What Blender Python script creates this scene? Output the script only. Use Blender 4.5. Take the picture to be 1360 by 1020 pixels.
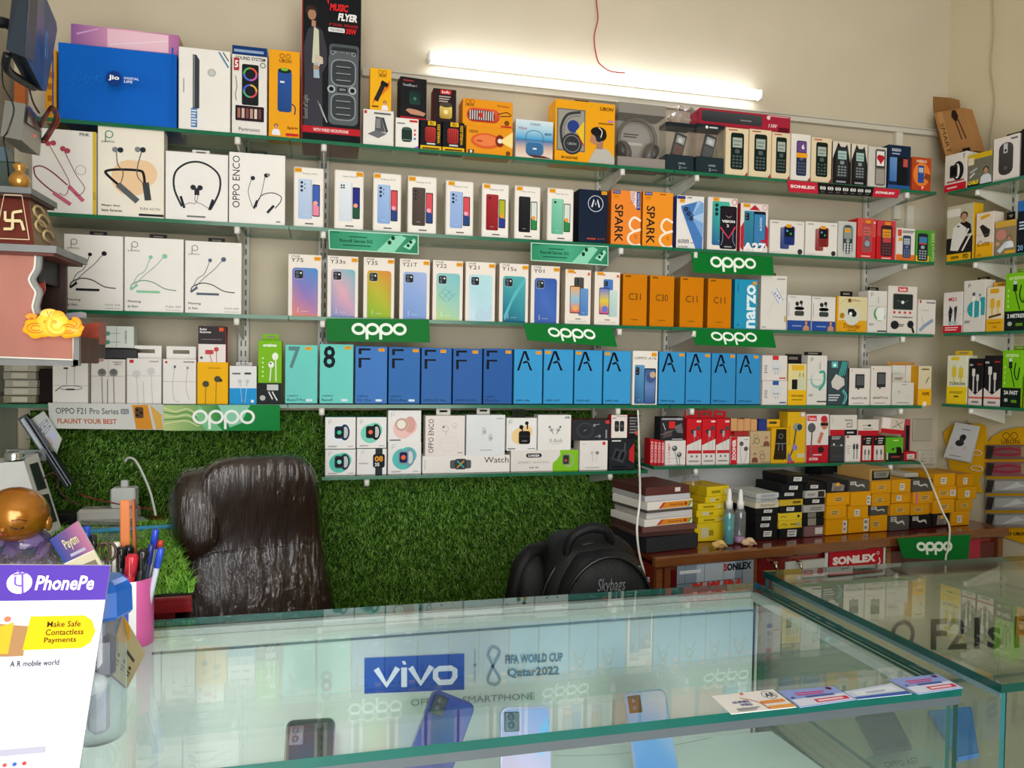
import bpy, math, random
import numpy as np
from math import sin, cos, radians, pi, sqrt
from mathutils import Vector, Matrix, Euler
random.seed(7); rng = np.random.default_rng(7)
for o in list(bpy.data.objects): bpy.data.objects.remove(o)
scene = bpy.context.scene
COL = scene.collection

# ---------------------------------------------------------------- camera
FOC, EYE = 1000.0, 1.45
_a, _p, _r = radians(14), radians(1.5), radians(0.86)
F = np.array([sin(_a)*cos(_p), cos(_a)*cos(_p), -sin(_p)])
R0 = np.array([cos(_a), -sin(_a), 0.0]); U0 = np.cross(R0, F)
RT = R0*cos(_r)+U0*sin(_r); UP = U0*cos(_r)-R0*sin(_r)
ORG = np.array([0, 0, EYE])
cam = bpy.data.objects.new('camera', bpy.data.cameras.new('camera'))
COL.objects.link(cam)
cam.data.sensor_width = 36; cam.data.lens = 36*FOC/1360; cam.data.clip_start = 0.02
M = Matrix.Identity(4)
for i, v in enumerate((RT, UP, -F)):
    for k in range(3): M[k][i] = v[k]
M[0][3], M[1][3], M[2][3] = ORG
cam.matrix_world = M
scene.camera = cam

# ---------------------------------------------------------------- exposure, world, lights
scene.view_settings.view_transform = 'Standard'
scene.view_settings.look = 'None'
scene.view_settings.gamma = 1
scene.view_settings.use_curve_mapping = False
scene.view_settings.exposure = 0.32
scene.cycles.max_bounces = 10; scene.cycles.transparent_max_bounces = 24
scene.cycles.diffuse_bounces = 4; scene.cycles.glossy_bounces = 5
scene.cycles.caustics_reflective = False; scene.cycles.caustics_refractive = False
scene.cycles.sample_clamp_indirect = 4
w = bpy.data.worlds.new('world'); scene.world = w; w.use_nodes = True
bg = w.node_tree.nodes['Background']
bg.inputs[0].default_value = (0.75, 0.87, 1.0, 1); bg.inputs[1].default_value = 1.35
def light(name, kind, loc, energy, col, rot=None, **kw):
    l = bpy.data.lights.new(name, kind); l.energy = energy; l.color = col
    for k, v in kw.items(): setattr(l, k, v)
    o = bpy.data.objects.new(name, l); o.location = loc
    if rot: o.rotation_euler = [radians(q) for q in rot]
    COL.objects.link(o); return o
light('daylight_through_shop_front', 'AREA', (0.1, -1.1, 1.38), 60, (1.0, 0.975, 0.94), (88, 0, -6), shape='RECTANGLE', size=1.8, size_y=2.2)
light('sun', 'SUN', (0, -3, 5), 1.3, (1.0, 0.95, 0.85), (59, 0, -4), angle=0.06)

# ---------------------------------------------------------------- pixel <-> place helpers
def ray(x, y): return F+(x-680)/FOC*RT-(y-510)/FOC*UP
def atY(x, y, Y): d = ray(x, y); return ORG+d*(Y/d[1])
def atZ(x, y, Z): d = ray(x, y); return ORG+d*((Z-EYE)/d[2])
def atPlane(x, y, P, n):
    d = ray(x, y); t = np.dot(np.array(P)-ORG, n)/np.dot(d, n); return ORG+d*t

# ---------------------------------------------------------------- colour + materials
def lin(c):
    if isinstance(c, str):
        c = c.lstrip('#')
        if len(c) == 3: c = ''.join(q*2 for q in c)
        c = tuple(int(c[i:i+2], 16)/255 for i in (0, 2, 4))
    return tuple(((q/12.92) if q <= .04045 else ((q+.055)/1.055)**2.4) for q in c)+(1.0,)
def mix(a, b, t):
    A = lin(a) if isinstance(a, str) else a; B = lin(b) if isinstance(b, str) else b
    return tuple(A[i]*(1-t)+B[i]*t for i in range(3))+(1.0,)
def L4(c): return c if (isinstance(c, tuple) and len(c) == 4) else lin(c)
MAT = {}
def mat(name, rough=.5, metal=0, spec=.5, noise=0, nscale=30, bump=0, bscale=80, coat=0, stretch=None, emit=0, sheen=0):
    m = bpy.data.materials.new(name); m.use_nodes = True; nt = m.node_tree; N = nt.nodes; Lk = nt.links
    b = N['Principled BSDF']; at = N.new('ShaderNodeAttribute'); at.attribute_name = 'Col'
    src = at.outputs['Color']
    tc = N.new('ShaderNodeTexCoord'); mp = N.new('ShaderNodeMapping'); Lk.new(tc.outputs['Object'], mp.inputs[0])
    if stretch: mp.inputs['Scale'].default_value = stretch
    if noise:
        nz = N.new('ShaderNodeTexNoise'); nz.inputs['Scale'].default_value = nscale; nz.inputs['Detail'].default_value = 5
        Lk.new(mp.outputs[0], nz.inputs['Vector'])
        mr = N.new('ShaderNodeMapRange'); mr.inputs[1].default_value = .3; mr.inputs[2].default_value = .7
        mr.inputs[3].default_value = 1-noise; mr.inputs[4].default_value = 1+noise*.4; Lk.new(nz.outputs['Fac'], mr.inputs[0])
        mx = N.new('ShaderNodeVectorMath'); mx.operation = 'SCALE'; Lk.new(src, mx.inputs[0]); Lk.new(mr.outputs[0], mx.inputs['Scale'])
        src = mx.outputs[0]
    Lk.new(src, b.inputs['Base Color'])
    b.inputs['Roughness'].default_value = rough; b.inputs['Metallic'].default_value = metal
    b.inputs['Specular IOR Level'].default_value = spec; b.inputs['Coat Weight'].default_value = coat
    b.inputs['Sheen Weight'].default_value = sheen
    if bump:
        nz = N.new('ShaderNodeTexNoise'); nz.inputs['Scale'].default_value = bscale; nz.inputs['Detail'].default_value = 6
        Lk.new(mp.outputs[0], nz.inputs['Vector'])
        bp = N.new('ShaderNodeBump'); bp.inputs['Strength'].default_value = bump; bp.inputs['Distance'].default_value = .01
        Lk.new(nz.outputs['Fac'], bp.inputs['Height']); Lk.new(bp.outputs[0], b.inputs['Normal'])
    if emit:
        Lk.new(src, b.inputs['Emission Color']); b.inputs['Emission Strength'].default_value = emit
    MAT[name] = m; return m
mat('card', .5, spec=.1, noise=.03, nscale=14)
mat('print', .5, spec=.08)
mat('plastic', .35, spec=.5, noise=.04)
mat('gloss_plastic', .12, spec=.6)
mat('painted_metal', .4, spec=.4, noise=.06, nscale=20)
mat('chrome', .15, metal=1)
mat('gold', .22, metal=.45, noise=.15, nscale=40, coat=.5)
mat('fabric', .85, spec=.15, noise=.25, nscale=60, bump=.4, bscale=300, sheen=.2)
mat('paint', .8, spec=.15, noise=.07, nscale=2.5, bump=.06, bscale=40)
mat('wood', .22, spec=.5, noise=.22, nscale=9, stretch=(1, 1, 9), coat=.4)
mat('laminate', .16, spec=.5, noise=.1, nscale=6, coat=.3)
mat('temple_wood', .55, spec=.3, noise=.16, nscale=12, bump=.15, bscale=30, stretch=(1, 1, .35))
mat('leather', .4, spec=.45, noise=.3, nscale=12, bump=.5, bscale=30, stretch=(1, 1, .35))
mat('grass', .6, spec=.2)
mat('glass_edge', .15, spec=.4, noise=.12, nscale=18)
mat('lamp', .4, emit=8.5)
mat('glow', .4, emit=.38)
mat('nylon', .55, spec=.3, noise=.3, nscale=30, bump=.25, bscale=260)
mat('tile', .3, spec=.4, noise=.05, nscale=5)
def glassmat(name, tint, rough=0.0, boost=1.0, ior=1.5, bump=0, bscale=60, stretch=None, base=0.0, haze=0.0, hazecol=(1, 1, 1, 1)):
    m = bpy.data.materials.new(name); m.use_nodes = True; nt = m.node_tree; N = nt.nodes; Lk = nt.links
    N.remove(N['Principled BSDF']); out = N['Material Output']
    tr = N.new('ShaderNodeBsdfTransparent'); tr.inputs[0].default_value = tint
    gl = N.new('ShaderNodeBsdfGlossy'); gl.inputs['Roughness'].default_value = rough
    fr = N.new('ShaderNodeFresnel'); ge = N.new('ShaderNodeNewGeometry')
    mi = N.new('ShaderNodeMapRange'); mi.inputs[3].default_value = ior; mi.inputs[4].default_value = 1/ior   # same reflectance on both faces of a pane
    Lk.new(ge.outputs['Backfacing'], mi.inputs[0]); Lk.new(mi.outputs[0], fr.inputs[0])
    ml = N.new('ShaderNodeMath'); ml.operation = 'MULTIPLY_ADD'; ml.inputs[1].default_value = boost; ml.inputs[2].default_value = base; ml.use_clamp = True
    Lk.new(fr.outputs[0], ml.inputs[0])
    mx = N.new('ShaderNodeMixShader'); Lk.new(ml.outputs[0], mx.inputs[0]); Lk.new(tr.outputs[0], mx.inputs[1]); Lk.new(gl.outputs[0], mx.inputs[2])
    last = mx
    if haze:
        df = N.new('ShaderNodeBsdfDiffuse'); df.inputs[0].default_value = hazecol
        m2 = N.new('ShaderNodeMixShader'); m2.inputs[0].default_value = haze
        Lk.new(mx.outputs[0], m2.inputs[1]); Lk.new(df.outputs[0], m2.inputs[2]); last = m2
    Lk.new(last.outputs[0], out.inputs[0])
    if bump:
        tc = N.new('ShaderNodeTexCoord'); mp = N.new('ShaderNodeMapping'); Lk.new(tc.outputs['Object'], mp.inputs[0])
        if stretch: mp.inputs['Scale'].default_value = stretch
        nz = N.new('ShaderNodeTexNoise'); nz.inputs['Scale'].default_value = bscale; nz.inputs['Detail'].default_value = 4; Lk.new(mp.outputs[0], nz.inputs['Vector'])
        bp = N.new('ShaderNodeBump'); bp.inputs['Strength'].default_value = bump; bp.inputs['Distance'].default_value = .02
        Lk.new(nz.outputs['Fac'], bp.inputs['Height']); Lk.new(bp.outputs[0], gl.inputs['Normal']); Lk.new(bp.outputs[0], fr.inputs['Normal'])
    MAT[name] = m; return m
glassmat('shelf_glass', (.84, .93, .87, 1))
glassmat('counter_glass', (.94, .975, .97, 1), boost=1.15, haze=.008, hazecol=(.85, .95, .94, 1))
glassmat('clear_plastic', (.96, .96, .96, 1), rough=.06, boost=.7, base=.01, bump=.2, bscale=12, haze=.01)
glassmat('cling_film', (.95, .95, .96, 1), rough=.12, boost=1.0, base=.008, bump=.8, bscale=14, stretch=(4, 4, .22))
glassmat('bottle_plastic', (.85, .93, .95, 1), rough=.05, base=.05, haze=.08)

# ---------------------------------------------------------------- mesh builders
def mesh_from(name, V, FC, cols, mats=('card',), mi=None, smooth=None):
    me = bpy.data.meshes.new(name); me.from_pydata([tuple(map(float, v)) for v in V], [], FC)
    ca = me.color_attributes.new('Col', 'FLOAT_COLOR', 'CORNER')
    buf = np.empty((len(me.loops), 4), dtype=np.float32); k = 0
    for f, c in zip(FC, cols):
        n = len(f)
        if isinstance(c, list):
            for j in range(n): buf[k+j] = c[j]
        else: buf[k:k+n] = c
        k += n
    ca.data.foreach_set('color', buf.ravel())
    for m in mats: me.materials.append(MAT[m])
    if mi: me.polygons.foreach_set('material_index', mi)
    if smooth is not None: me.polygons.foreach_set('use_smooth', smooth)
    me.update(); return me
LABELS = {}
def link(name, me, parent=None, label=None, cat=None, group=None, kind=None, loc=None, rot=None):
    o = bpy.data.objects.new(name, me); COL.objects.link(o)
    if parent is not None: o.parent = parent
    if loc is not None: o.location = [float(q) for q in loc]
    if rot is not None: o.rotation_euler = rot
    if label:
        o['label'] = label
        if parent is None:
            if label in LABELS and LABELS[label] is None: print('DUPLABEL', label)
            LABELS.setdefault('_n', []).append(label); LABELS[label] = group
            n = len(label.split())
            if n > 16 or n < 4: print('LABELLEN', n, label)
    if cat: o['category'] = cat
    if group: o['group'] = group
    if kind: o['kind'] = kind
    return o
def empty(name, loc, label, cat, group=None, rot=None):
    return link(name, None, None, label, cat, group, None, loc, rot)

class MB:
    def __init__(s, T=None): s.V = []; s.F = []; s.C = []; s.MI = []; s.S = []; s.T = T
    def add(s, V, FC, col, mi=0, smooth=False):
        b = len(s.V)
        for v in V:
            s.V.append(tuple(s.T @ Vector([float(q) for q in v])) if s.T else tuple(v))
        for i, f in enumerate(FC):
            s.F.append([b+q for q in f]); s.MI.append(mi); s.S.append(smooth)
            s.C.append(col[i] if isinstance(col, list) else L4(col))
        return s
    def box(s, c, d, col, rot=0, bev=0, mi=0, M=None):
        x, y, z = [q/2 for q in d]
        if bev <= 0:
            V = [(i*x, j*y, k*z) for i in (-1, 1) for j in (-1, 1) for k in (-1, 1)]
            FC = [(0, 1, 3, 2), (4, 6, 7, 5), (0, 4, 5, 1), (2, 3, 7, 6), (0, 2, 6, 4), (1, 5, 7, 3)]
        else:
            b = min(bev, x*.9, y*.9, z*.9); V = []; idx = {}
            for i in (-1, 1):
                for j in (-1, 1):
                    for k in (-1, 1):
                        idx[i, j, k] = len(V)
                        V += [(i*x, j*(y-b), k*(z-b)), (i*(x-b), j*y, k*(z-b)), (i*(x-b), j*(y-b), k*z)]
            FC = []
            def q(a): return idx[a]
            for i in (-1, 1):
                FC.append([q((i, j, k)) for j, k in ((-1, -1), (1, -1), (1, 1), (-1, 1))][::i])
                FC.append([q((j, i, k))+1 for j, k in ((-1, -1), (1, -1), (1, 1), (-1, 1))][::-i])
                FC.append([q((j, k, i))+2 for j, k in ((-1, -1), (1, -1), (1, 1), (-1, 1))][::i])
            for i in (-1, 1):
                for j in (-1, 1):
                    FC.append([q((i, j, -1))+0, q((i, j, -1))+1, q((i, j, 1))+1, q((i, j, 1))+0][::i*j])
                    FC.append([q((i, -1, j))+0, q((i, 1, j))+0, q((i, 1, j))+2, q((i, -1, j))+2][::i*j])
                    FC.append([q((-1, i, j))+1, q((-1, i, j))+2, q((1, i, j))+2, q((1, i, j))+1][::i*j])
                    for k in (-1, 1): FC.append([q((i, j, k)), q((i, j, k))+1, q((i, j, k))+2][::i*j*k])
        ca, sa = cos(rot), sin(rot)
        if M is not None: V = [tuple(M @ Vector(v)) for v in V]
        V = [(c[0]+v[0]*ca-v[1]*sa, c[1]+v[0]*sa+v[1]*ca, c[2]+v[2]) for v in V]
        return s.add(V, FC, col, mi)
    def hexa(s, q, off, col, mi=0, front=None):
        q = [np.array(a, float) for a in q]; off = np.array(off, float)
        V = q+[a+off for a in q]
        FC = [(0, 1, 2, 3), (7, 6, 5, 4), (0, 4, 5, 1), (1, 5, 6, 2), (2, 6, 7, 3), (3, 7, 4, 0)]
        if front: return s.add(V, FC, [L4(front)]+[L4(col)]*5, mi)
        return s.add(V, FC, col, mi)
    def prism(s, pts, off, col, mi=0, side=None):
        n = len(pts); off = np.array(off, float); V = [np.array(a, float) for a in pts]; V = V+[a+off for a in V]
        FC = [list(range(n)), list(range(2*n-1, n-1, -1))]+[(i, i+n, (i+1) % n+n, (i+1) % n) for i in range(n)]
        return s.add(V, FC, [L4(col)]*2+[L4(side or col)]*n, mi)
    def tube(s, pts, r, col, n=8, mi=0, cap=True, closed=False):
        P = [Vector([float(a) for a in p]) for p in pts]; m = len(P)
        rr = r if isinstance(r, (list, tuple)) else [r]*m
        V = []; FC = []; ref = None
        for i, p in enumerate(P):
            if closed: t = P[(i+1) % m]-P[i-1]
            else: t = P[min(i+1, m-1)]-P[max(i-1, 0)]
            t = t.normalized() if t.length > 1e-9 else Vector((0, 0, 1))
            if ref is None: ref = t.cross(Vector((.31, .52, .8))).normalized()
            a = (ref-t*ref.dot(t)).normalized(); b = t.cross(a); ref = a
            for k in range(n):
                th = 2*pi*k/n; V.append(tuple(p+(a*cos(th)+b*sin(th))*rr[i]))
        for i in range(m if closed else m-1):
            for k in range(n):
                j = (i+1) % m
                FC.append((i*n+k, i*n+(k+1) % n, j*n+(k+1) % n, j*n+k))
        if cap and not closed: FC += [tuple(range(n-1, -1, -1)), tuple(range((m-1)*n, m*n))]
        return s.add(V, FC, col, mi, True)
    def lathe(s, prof, c, col, n=24, mi=0, sx=1, sy=1, smooth=True, cols=None):
        V = []; FC = []; cl = []
        for r, z in prof:
            for k in range(n):
                th = 2*pi*k/n; V.append((c[0]+r*cos(th)*sx, c[1]+r*sin(th)*sy, c[2]+z))
        for i in range(len(prof)-1):
            for k in range(n):
                FC.append((i*n+k, i*n+(k+1) % n, (i+1)*n+(k+1) % n, (i+1)*n+k)); cl.append(L4(cols[i]) if cols else L4(col))
        FC += [tuple(range(n-1, -1, -1)), tuple(range((len(prof)-1)*n, len(prof)*n))]; cl += [L4(col)]*2
        return s.add(V, FC, cl, mi, smooth)
    def ell(s, c, r, col, nu=20, nv=12, mi=0, pw=1.0, fn=None, M=None, cf=None):
        V = []; FC = []; cl = []
        sp = lambda a: math.copysign(abs(a)**pw, a)
        for j in range(nv+1):
            ph = -pi/2+pi*j/nv
            for i in range(nu):
                th = 2*pi*i/nu
                d = Vector((sp(cos(ph))*sp(cos(th)), sp(cos(ph))*sp(sin(th)), sp(sin(ph))))
                v = Vector((d.x*r[0], d.y*r[1], d.z*r[2]))
                if fn: v = fn(v, d)
                if M is not None: v = M @ v
                V.append((c[0]+v.x, c[1]+v.y, c[2]+v.z))
        for j in range(nv):
            for i in range(nu):
                FC.append((j*nu+i, j*nu+(i+1) % nu, (j+1)*nu+(i+1) % nu, (j+1)*nu+i))
                cl.append(L4(cf(2*pi*i/nu, -pi/2+pi*(j+.5)/nv)) if cf else L4(col))
        return s.add(V, FC, cl, mi, True)
    def mesh(s, name, mats=('card',)):
        return mesh_from(name, s.V, s.F, s.C, mats, s.MI, s.S)
    def part(s, name, mats, parent=None, **kw):
        if isinstance(mats, str): mats = (mats,)
        return link(name, s.mesh(name, mats), parent, **kw)

def spline(pts, n=6, closed=False):
    P = [np.array(p, float) for p in pts]; out = []; m = len(P)
    for i in range(m if closed else m-1):
        if closed: p0, p1, p2, p3 = P[i-1], P[i], P[(i+1) % m], P[(i+2) % m]
        else: p0, p1, p2, p3 = P[max(i-1, 0)], P[i], P[i+1], P[min(i+2, m-1)]
        for k in range(n):
            t = k/n; out.append(.5*((2*p1)+(-p0+p2)*t+(2*p0-5*p1+4*p2-p3)*t*t+(-p0+3*p1-3*p2+p3)*t**3))
    if not closed: out.append(P[-1])
    return out

# ---------------------------------------------------------------- flat print
TXT = {}
def glyphs(st, bold=0, shear=0):
    k = (st, bold, shear)
    if k in TXT: return TXT[k]
    cu = bpy.data.curves.new('t', 'FONT'); cu.body = st; cu.size = 1; cu.resolution_u = 2; cu.offset = bold; cu.shear = shear
    ob = bpy.data.objects.new('t', cu); COL.objects.link(ob)
    bpy.context.view_layer.update()
    me = bpy.data.meshes.new_from_object(ob.evaluated_get(bpy.context.evaluated_depsgraph_get()))
    V = np.array([v.co[:2] for v in me.vertices]) if len(me.vertices) else np.zeros((0, 2)); FC = [list(p.vertices) for p in me.polygons]
    bpy.data.objects.remove(ob); bpy.data.curves.remove(cu); bpy.data.meshes.remove(me)
    if len(V):
        lo, hi = V.min(0), V.max(0); V = (V-lo)/np.maximum(hi-lo, 1e-6)
    TXT[k] = (V, FC); return TXT[k]
class Canvas:
    """flat print on a quad face; u right, v up, both 0..1; corners are bl, br, tr, tl"""
    def __init__(s, q):
        s.q = [np.array(a, float) for a in q]; s.n = np.cross(s.q[1]-s.q[0], s.q[3]-s.q[0]); s.n /= np.linalg.norm(s.n)
        s.w = np.linalg.norm(s.q[1]-s.q[0]); s.h = np.linalg.norm(s.q[3]-s.q[0])
        s.A = [[], [], []]; s.B = [[], [], []]; s.K = [[], [], []]; s.l = 2
    def pt(s, u, v, k):
        q = s.q; return (q[0]*(1-u)+q[1]*u)*(1-v)+(q[3]*(1-u)+q[2]*u)*v+s.n*(.00009*k+.0001)
    def put(s, D, uv, FC, col):
        b = len(D[0]); s.l += 1
        for u, v in uv: D[0].append(s.pt(u, v, s.l))
        for i, f in enumerate(FC):
            D[1].append([b+q for q in f])
            D[2].append([L4(col(uv[q][0], uv[q][1])) for q in f] if callable(col) else L4(col))
        return s
    def P(s, uv, col, D=None): return s.put(D or s.A, uv, [list(range(len(uv)))], col)
    def R(s, u0, v0, u1, v1, col): return s.P([(u0, v0), (u1, v0), (u1, v1), (u0, v1)], col)
    def G(s, u0, v0, u1, v1, c0, c1, c2=None, n=6, hor=False):
        uv = []; FC = []
        for i in range(n+1):
            t = i/n; uv += [(u0+(u1-u0)*t, v0), (u0+(u1-u0)*t, v1)] if hor else [(u0, v0+(v1-v0)*t), (u1, v0+(v1-v0)*t)]
        for i in range(n): FC.append([2*i, 2*i+1, 2*i+3, 2*i+2])
        def cf(u, v):
            t = (u-u0)/(u1-u0) if hor else (v-v0)/(v1-v0)
            if c2 is None: return mix(c0, c1, t)
            return mix(c0, c1, t*2) if t < .5 else mix(c1, c2, t*2-1)
        return s.put(s.A, uv, FC, cf)
    def RR(s, u0, v0, u1, v1, r, col, col2=None, col3=None):
        """rounded rectangle, radius r as fraction of width; optional vertical gradient"""
        rv = r*s.w/s.h; uv = []
        for cx, cy, a0 in ((u1-r, v1-rv, 0), (u0+r, v1-rv, 90), (u0+r, v0+rv, 180), (u1-r, v0+rv, 270)):
            for k in range(4):
                t = radians(a0+30*k); uv.append((cx+r*cos(t), cy+rv*sin(t)))
        if col2 is None: return s.P(uv, col)
        def cf(u, v):
            t = min(1, max(0, .75*(v-v0)/(v1-v0)+.25*(u-u0)/(u1-u0)))
            if col3 is None: return mix(col, col2, t)
            return mix(col, col2, t*2) if t < .5 else mix(col2, col3, t*2-1)
        c = ((u0+u1)/2, (v0+v1)/2); n = len(uv)
        return s.put(s.A, uv+[c], [[i, (i+1) % n, n] for i in range(n)], cf)
    def E(s, u, v, ru, col, rv=None, n=18, a0=0, a1=360):
        rv = rv if rv is not None else ru*s.w/s.h
        return s.P([(u+ru*cos(radians(a0+(a1-a0)*k/n)), v+rv*sin(radians(a0+(a1-a0)*k/n))) for k in range(n if a1-a0 >= 360 else n+1)], col)
    def L(s, pts, wd, col, smooth=0, closed=False, D=None):
        """stroke; wd is fraction of the face height"""
        pts = [(p[0]*s.w, p[1]*s.h) for p in pts]; wd = wd*s.h
        if smooth: pts = [tuple(p) for p in spline(pts, smooth, closed)]
        P = np.array(pts); m = len(P); uv = []; FC = []
        for i in range(m):
            a = P[i-1] if (closed or i > 0) else P[i]; b = P[(i+1) % m] if (closed or i < m-1) else P[i]
            t = b-a; t = t/max(np.linalg.norm(t), 1e-9); nn = np.array([-t[1], t[0]])*wd/2
            for sg in (1, -1): q = P[i]+nn*sg; uv.append((q[0]/s.w, q[1]/s.h))
        for i in range(m if closed else m-1):
            j = (i+1) % m; FC.append([2*i, 2*i+1, 2*j+1, 2*j])
        return s.put(D or s.A, uv, FC, col)
    def ring(s, u, v, ru, wd, col, rv=None, D=None, n=20):
        rv = rv if rv is not None else ru*s.w/s.h
        return s.L([(u+ru*cos(2*pi*k/n), v+rv*sin(2*pi*k/n)) for k in range(n)], wd, col, closed=True, D=D)
    def T(s, st, u0, v0, u1, v1, col, rot=0, bold=0, shear=0):
        V, FC = glyphs(st, bold, shear)
        if rot == 90: uv = [(u1-(u1-u0)*y, v0+(v1-v0)*x) for x, y in V]
        elif rot == -90: uv = [(u0+(u1-u0)*y, v1-(v1-v0)*x) for x, y in V]
        elif rot == 180: uv = [(u1-(u1-u0)*x, v1-(v1-v0)*y) for x, y in V]
        else: uv = [(u0+(u1-u0)*x, v0+(v1-v0)*y) for x, y in V]
        return s.put(s.B, uv, FC, col)
    def S(s, u0, v0, u1, v1, col='#e8a020'):
        s.put(s.K, [(u0, v0), (u1, v0), (u1, v1), (u0, v1)], [[0, 1, 2, 3]], col)
        du, dv = (u1-u0), (v1-v0)
        s.put(s.K, [(u0+du*.15, v0+dv*.4), (u1-du*.2, v0+dv*.4), (u1-du*.2, v0+dv*.62), (u0+du*.15, v0+dv*.62)], [[0, 1, 2, 3]], mix(L4(col), lin('000'), .35)); return s
    def fine(s, u0, v0, u1, v1, col, n=2):
        """unreadable small print as thin rules"""
        h = (v1-v0)/(2*n-1) if n > 1 else (v1-v0)
        for i in range(n): s.R(u0, v1-h*(2*i+1), u1-(u1-u0)*(.25*((i*7) % 3)/2), v1-h*2*i, col)
        return s
    def finish(s, parent, nm='printed_artwork'):
        for D, name in ((s.A, nm), (s.B, 'lettering'), (s.K, 'price_sticker')):
            if D[0]: link(name, mesh_from(name, D[0], D[1], D[2], ('print',)), parent)
# logos ------------------------------------------------------------
def oppo(c, u0, v0, u1, v1, col, wd=None):
    W, H = u1-u0, v1-v0; wd = wd or .15*H; D = c.B
    rx = W*.104; base = v0+H*.3; ry = H*.37
    cs = [u0+W*(.125+.25*i) for i in range(4)]
    for i, x in enumerate(cs):
        c.ring(x, v0+H*.63, rx, wd, col, rv=ry-wd/2, D=D)
        if i in (1, 2): c.L([(x-rx, v0+H*.63), (x-rx, v0)], wd, col, D=D)
def vivo(c, u0, v0, u1, v1, col, wd=None):
    W, H = u1-u0, v1-v0; D = c.B; wd = wd or .16*H; t = v0+H*.75; m = v0+wd/2
    def X(a): return u0+W*a
    c.L([(X(.0), t), (X(.13), m), (X(.27), t)], wd, col, D=D)
    c.L([(X(.35), t), (X(.35), v0)], wd, col, D=D); c.P([(X(.34), v0+H*.86), (X(.38), v0+H*.86), (X(.36), v1), (X(.32), v1)], col, D)
    c.L([(X(.43), t), (X(.56), m), (X(.70), t)], wd, col, D=D)
    c.L([(X(.80), m), (X(.95), m), (X(1), m+(t-m)*.3), (X(1), m+(t-m)*.7), (X(.95), t-wd/2), (X(.80), t-wd/2), (X(.75), m+(t-m)*.7), (X(.75), m+(t-m)*.3)], wd, col, closed=True, D=D)
# pictures that recur on the cartons -------------------------------
def pic_phone(c, u0, v0, u1, v1, cols, cam='rect', frame=None, r=.05, camcol='#22262a'):
    if frame: c.RR(u0-.012, v0-.006, u1+.012, v1+.006, r, frame)
    c.RR(u0, v0, u1, v1, r, *cols)
    W, H = u1-u0, v1-v0
    if cam == 'rect':
        c.RR(u0+W*.1, v1-H*.26, u0+W*.45, v1-H*.06, .02, camcol)
        c.E(u0+W*.22, v1-H*.11, W*.08, '#5a6068'); c.E(u0+W*.22, v1-H*.20, W*.08, '#5a6068')
    elif cam == 'dots':
        for k in range(3): c.E(u0+W*.25, v1-H*(.09+.1*k), W*.1, '#26303c')
        c.E(u0+W*.48, v1-H*.13, W*.05, '#26303c'); c.E(u0+W*.48, v1-H*.23, W*.05, '#26303c')
    elif cam == 'quad':
        for a in (.2, .38):
            for b in (.09, .15): c.E(u0+W*a, v1-H*b, W*.07, '#26303c')
    elif cam == 'dot':
        c.E(u0+W*.3, v1-H*.1, W*.1, '#26303c')
    c.L([(u0+W*.35, v0+H*.1), (u0+W*.62, v0+H*.1)], .006, mix(cols[0], 'fff', .5))
def pic_screen(c, u0, v0, u1, v1, cols):
    c.RR(u0, v0, u1, v1, .03, '#191b20'); W, H = u1-u0, v1-v0
    a, b, e = cols
    c.R(u0+W*.08, v0+H*.03, u1-W*.1, v1-H*.03, a)
    c.P([(u0+W*.08, v0+H*.03), (u1-W*.1, v0+H*.03), (u1-W*.1, v0+H*.32), (u0+W*.08, v0+H*.42)], e)
    c.E(u0+W*.42, v0+H*.42, W*.3, b)
def person(c, u, v, k, skin='#c99b7a', hair='#2a1d18', shirt='#e8e8ee'):
    q = c.w/c.h
    c.P([(u-k, v), (u+k, v), (u+k*.85, v+k*1.1*q), (u+k*.35, v+k*1.5*q), (u-k*.35, v+k*1.5*q), (u-k*.85, v+k*1.1*q)], shirt)
    c.R(u-k*.15, v+k*1.4*q, u+k*.15, v+k*1.8*q, skin)
    c.E(u, v+k*2.25*q, k*.48, hair); c.E(u, v+k*2.1*q, k*.36, skin, rv=k*.46*q)
def neckband(c, col, col2=None, dy=0):
    col2 = col2 or col
    c.L([(.10, .30), (.14, .37), (.30, .42), (.48, .40), (.68, .32), (.88, .30)], .014, col, 5)
    c.L([(.10, .29), (.22, .36)], .03, col2); c.L([(.20, .27), (.60, .27)], .032, col2)
    c.L([(.14, .36), (.22, .48), (.34, .55), (.43, .72)], .008, col, 5); c.L([(.18, .36), (.32, .48), (.52, .62), (.66, .75)], .008, col, 5)
    c.E(.44, .74, .035, col2); c.E(.68, .76, .045, col2)
def buds(c, u, v, k, col='#2b2b2e', gap=1.0, drop=1.6):
    q = c.w/c.h
    for sg in (-1, 1):
        c.E(u+sg*k*gap, v, k*.5, col); c.L([(u+sg*k*gap, v), (u+sg*k*gap*.8, v-drop*k*q)], k*.22*q, col)
def wires(c, u, v0, v1, k, col='#777', head='#555', up=False):
    for sg in (-1, 1):
        c.L([(u+sg*k, v1), (u+sg*k*.7, (v0+v1)/2), (u+sg*k*.4, v0)], .008, col, 4); c.E(u+sg*k, v1, .07, head)
        c.L([(u+sg*k, v1), (u+sg*k*.8, v1-.12)], .03, head)
def plug(c, u0, v0, u1, v1, col='#cfd2d4', pin='#888'):
    c.RR(u0, v0, u1, v1, .03, col); W = u1-u0
    for a in (.35, .6): c.R(u0+W*a, v0-.09, u0+W*(a+.06), v0, pin)
def cablepic(c, us, v0, v1, col, head=None):
    head = head or col
    for u in us:
        c.R(u-.025, v0, u+.025, v1-.12, col); c.RR(u-.07, v1-.25, u+.07, v1-.06, .04, head); c.R(u-.045, v1-.06, u+.045, v1, '#b9bcc0')
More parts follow.
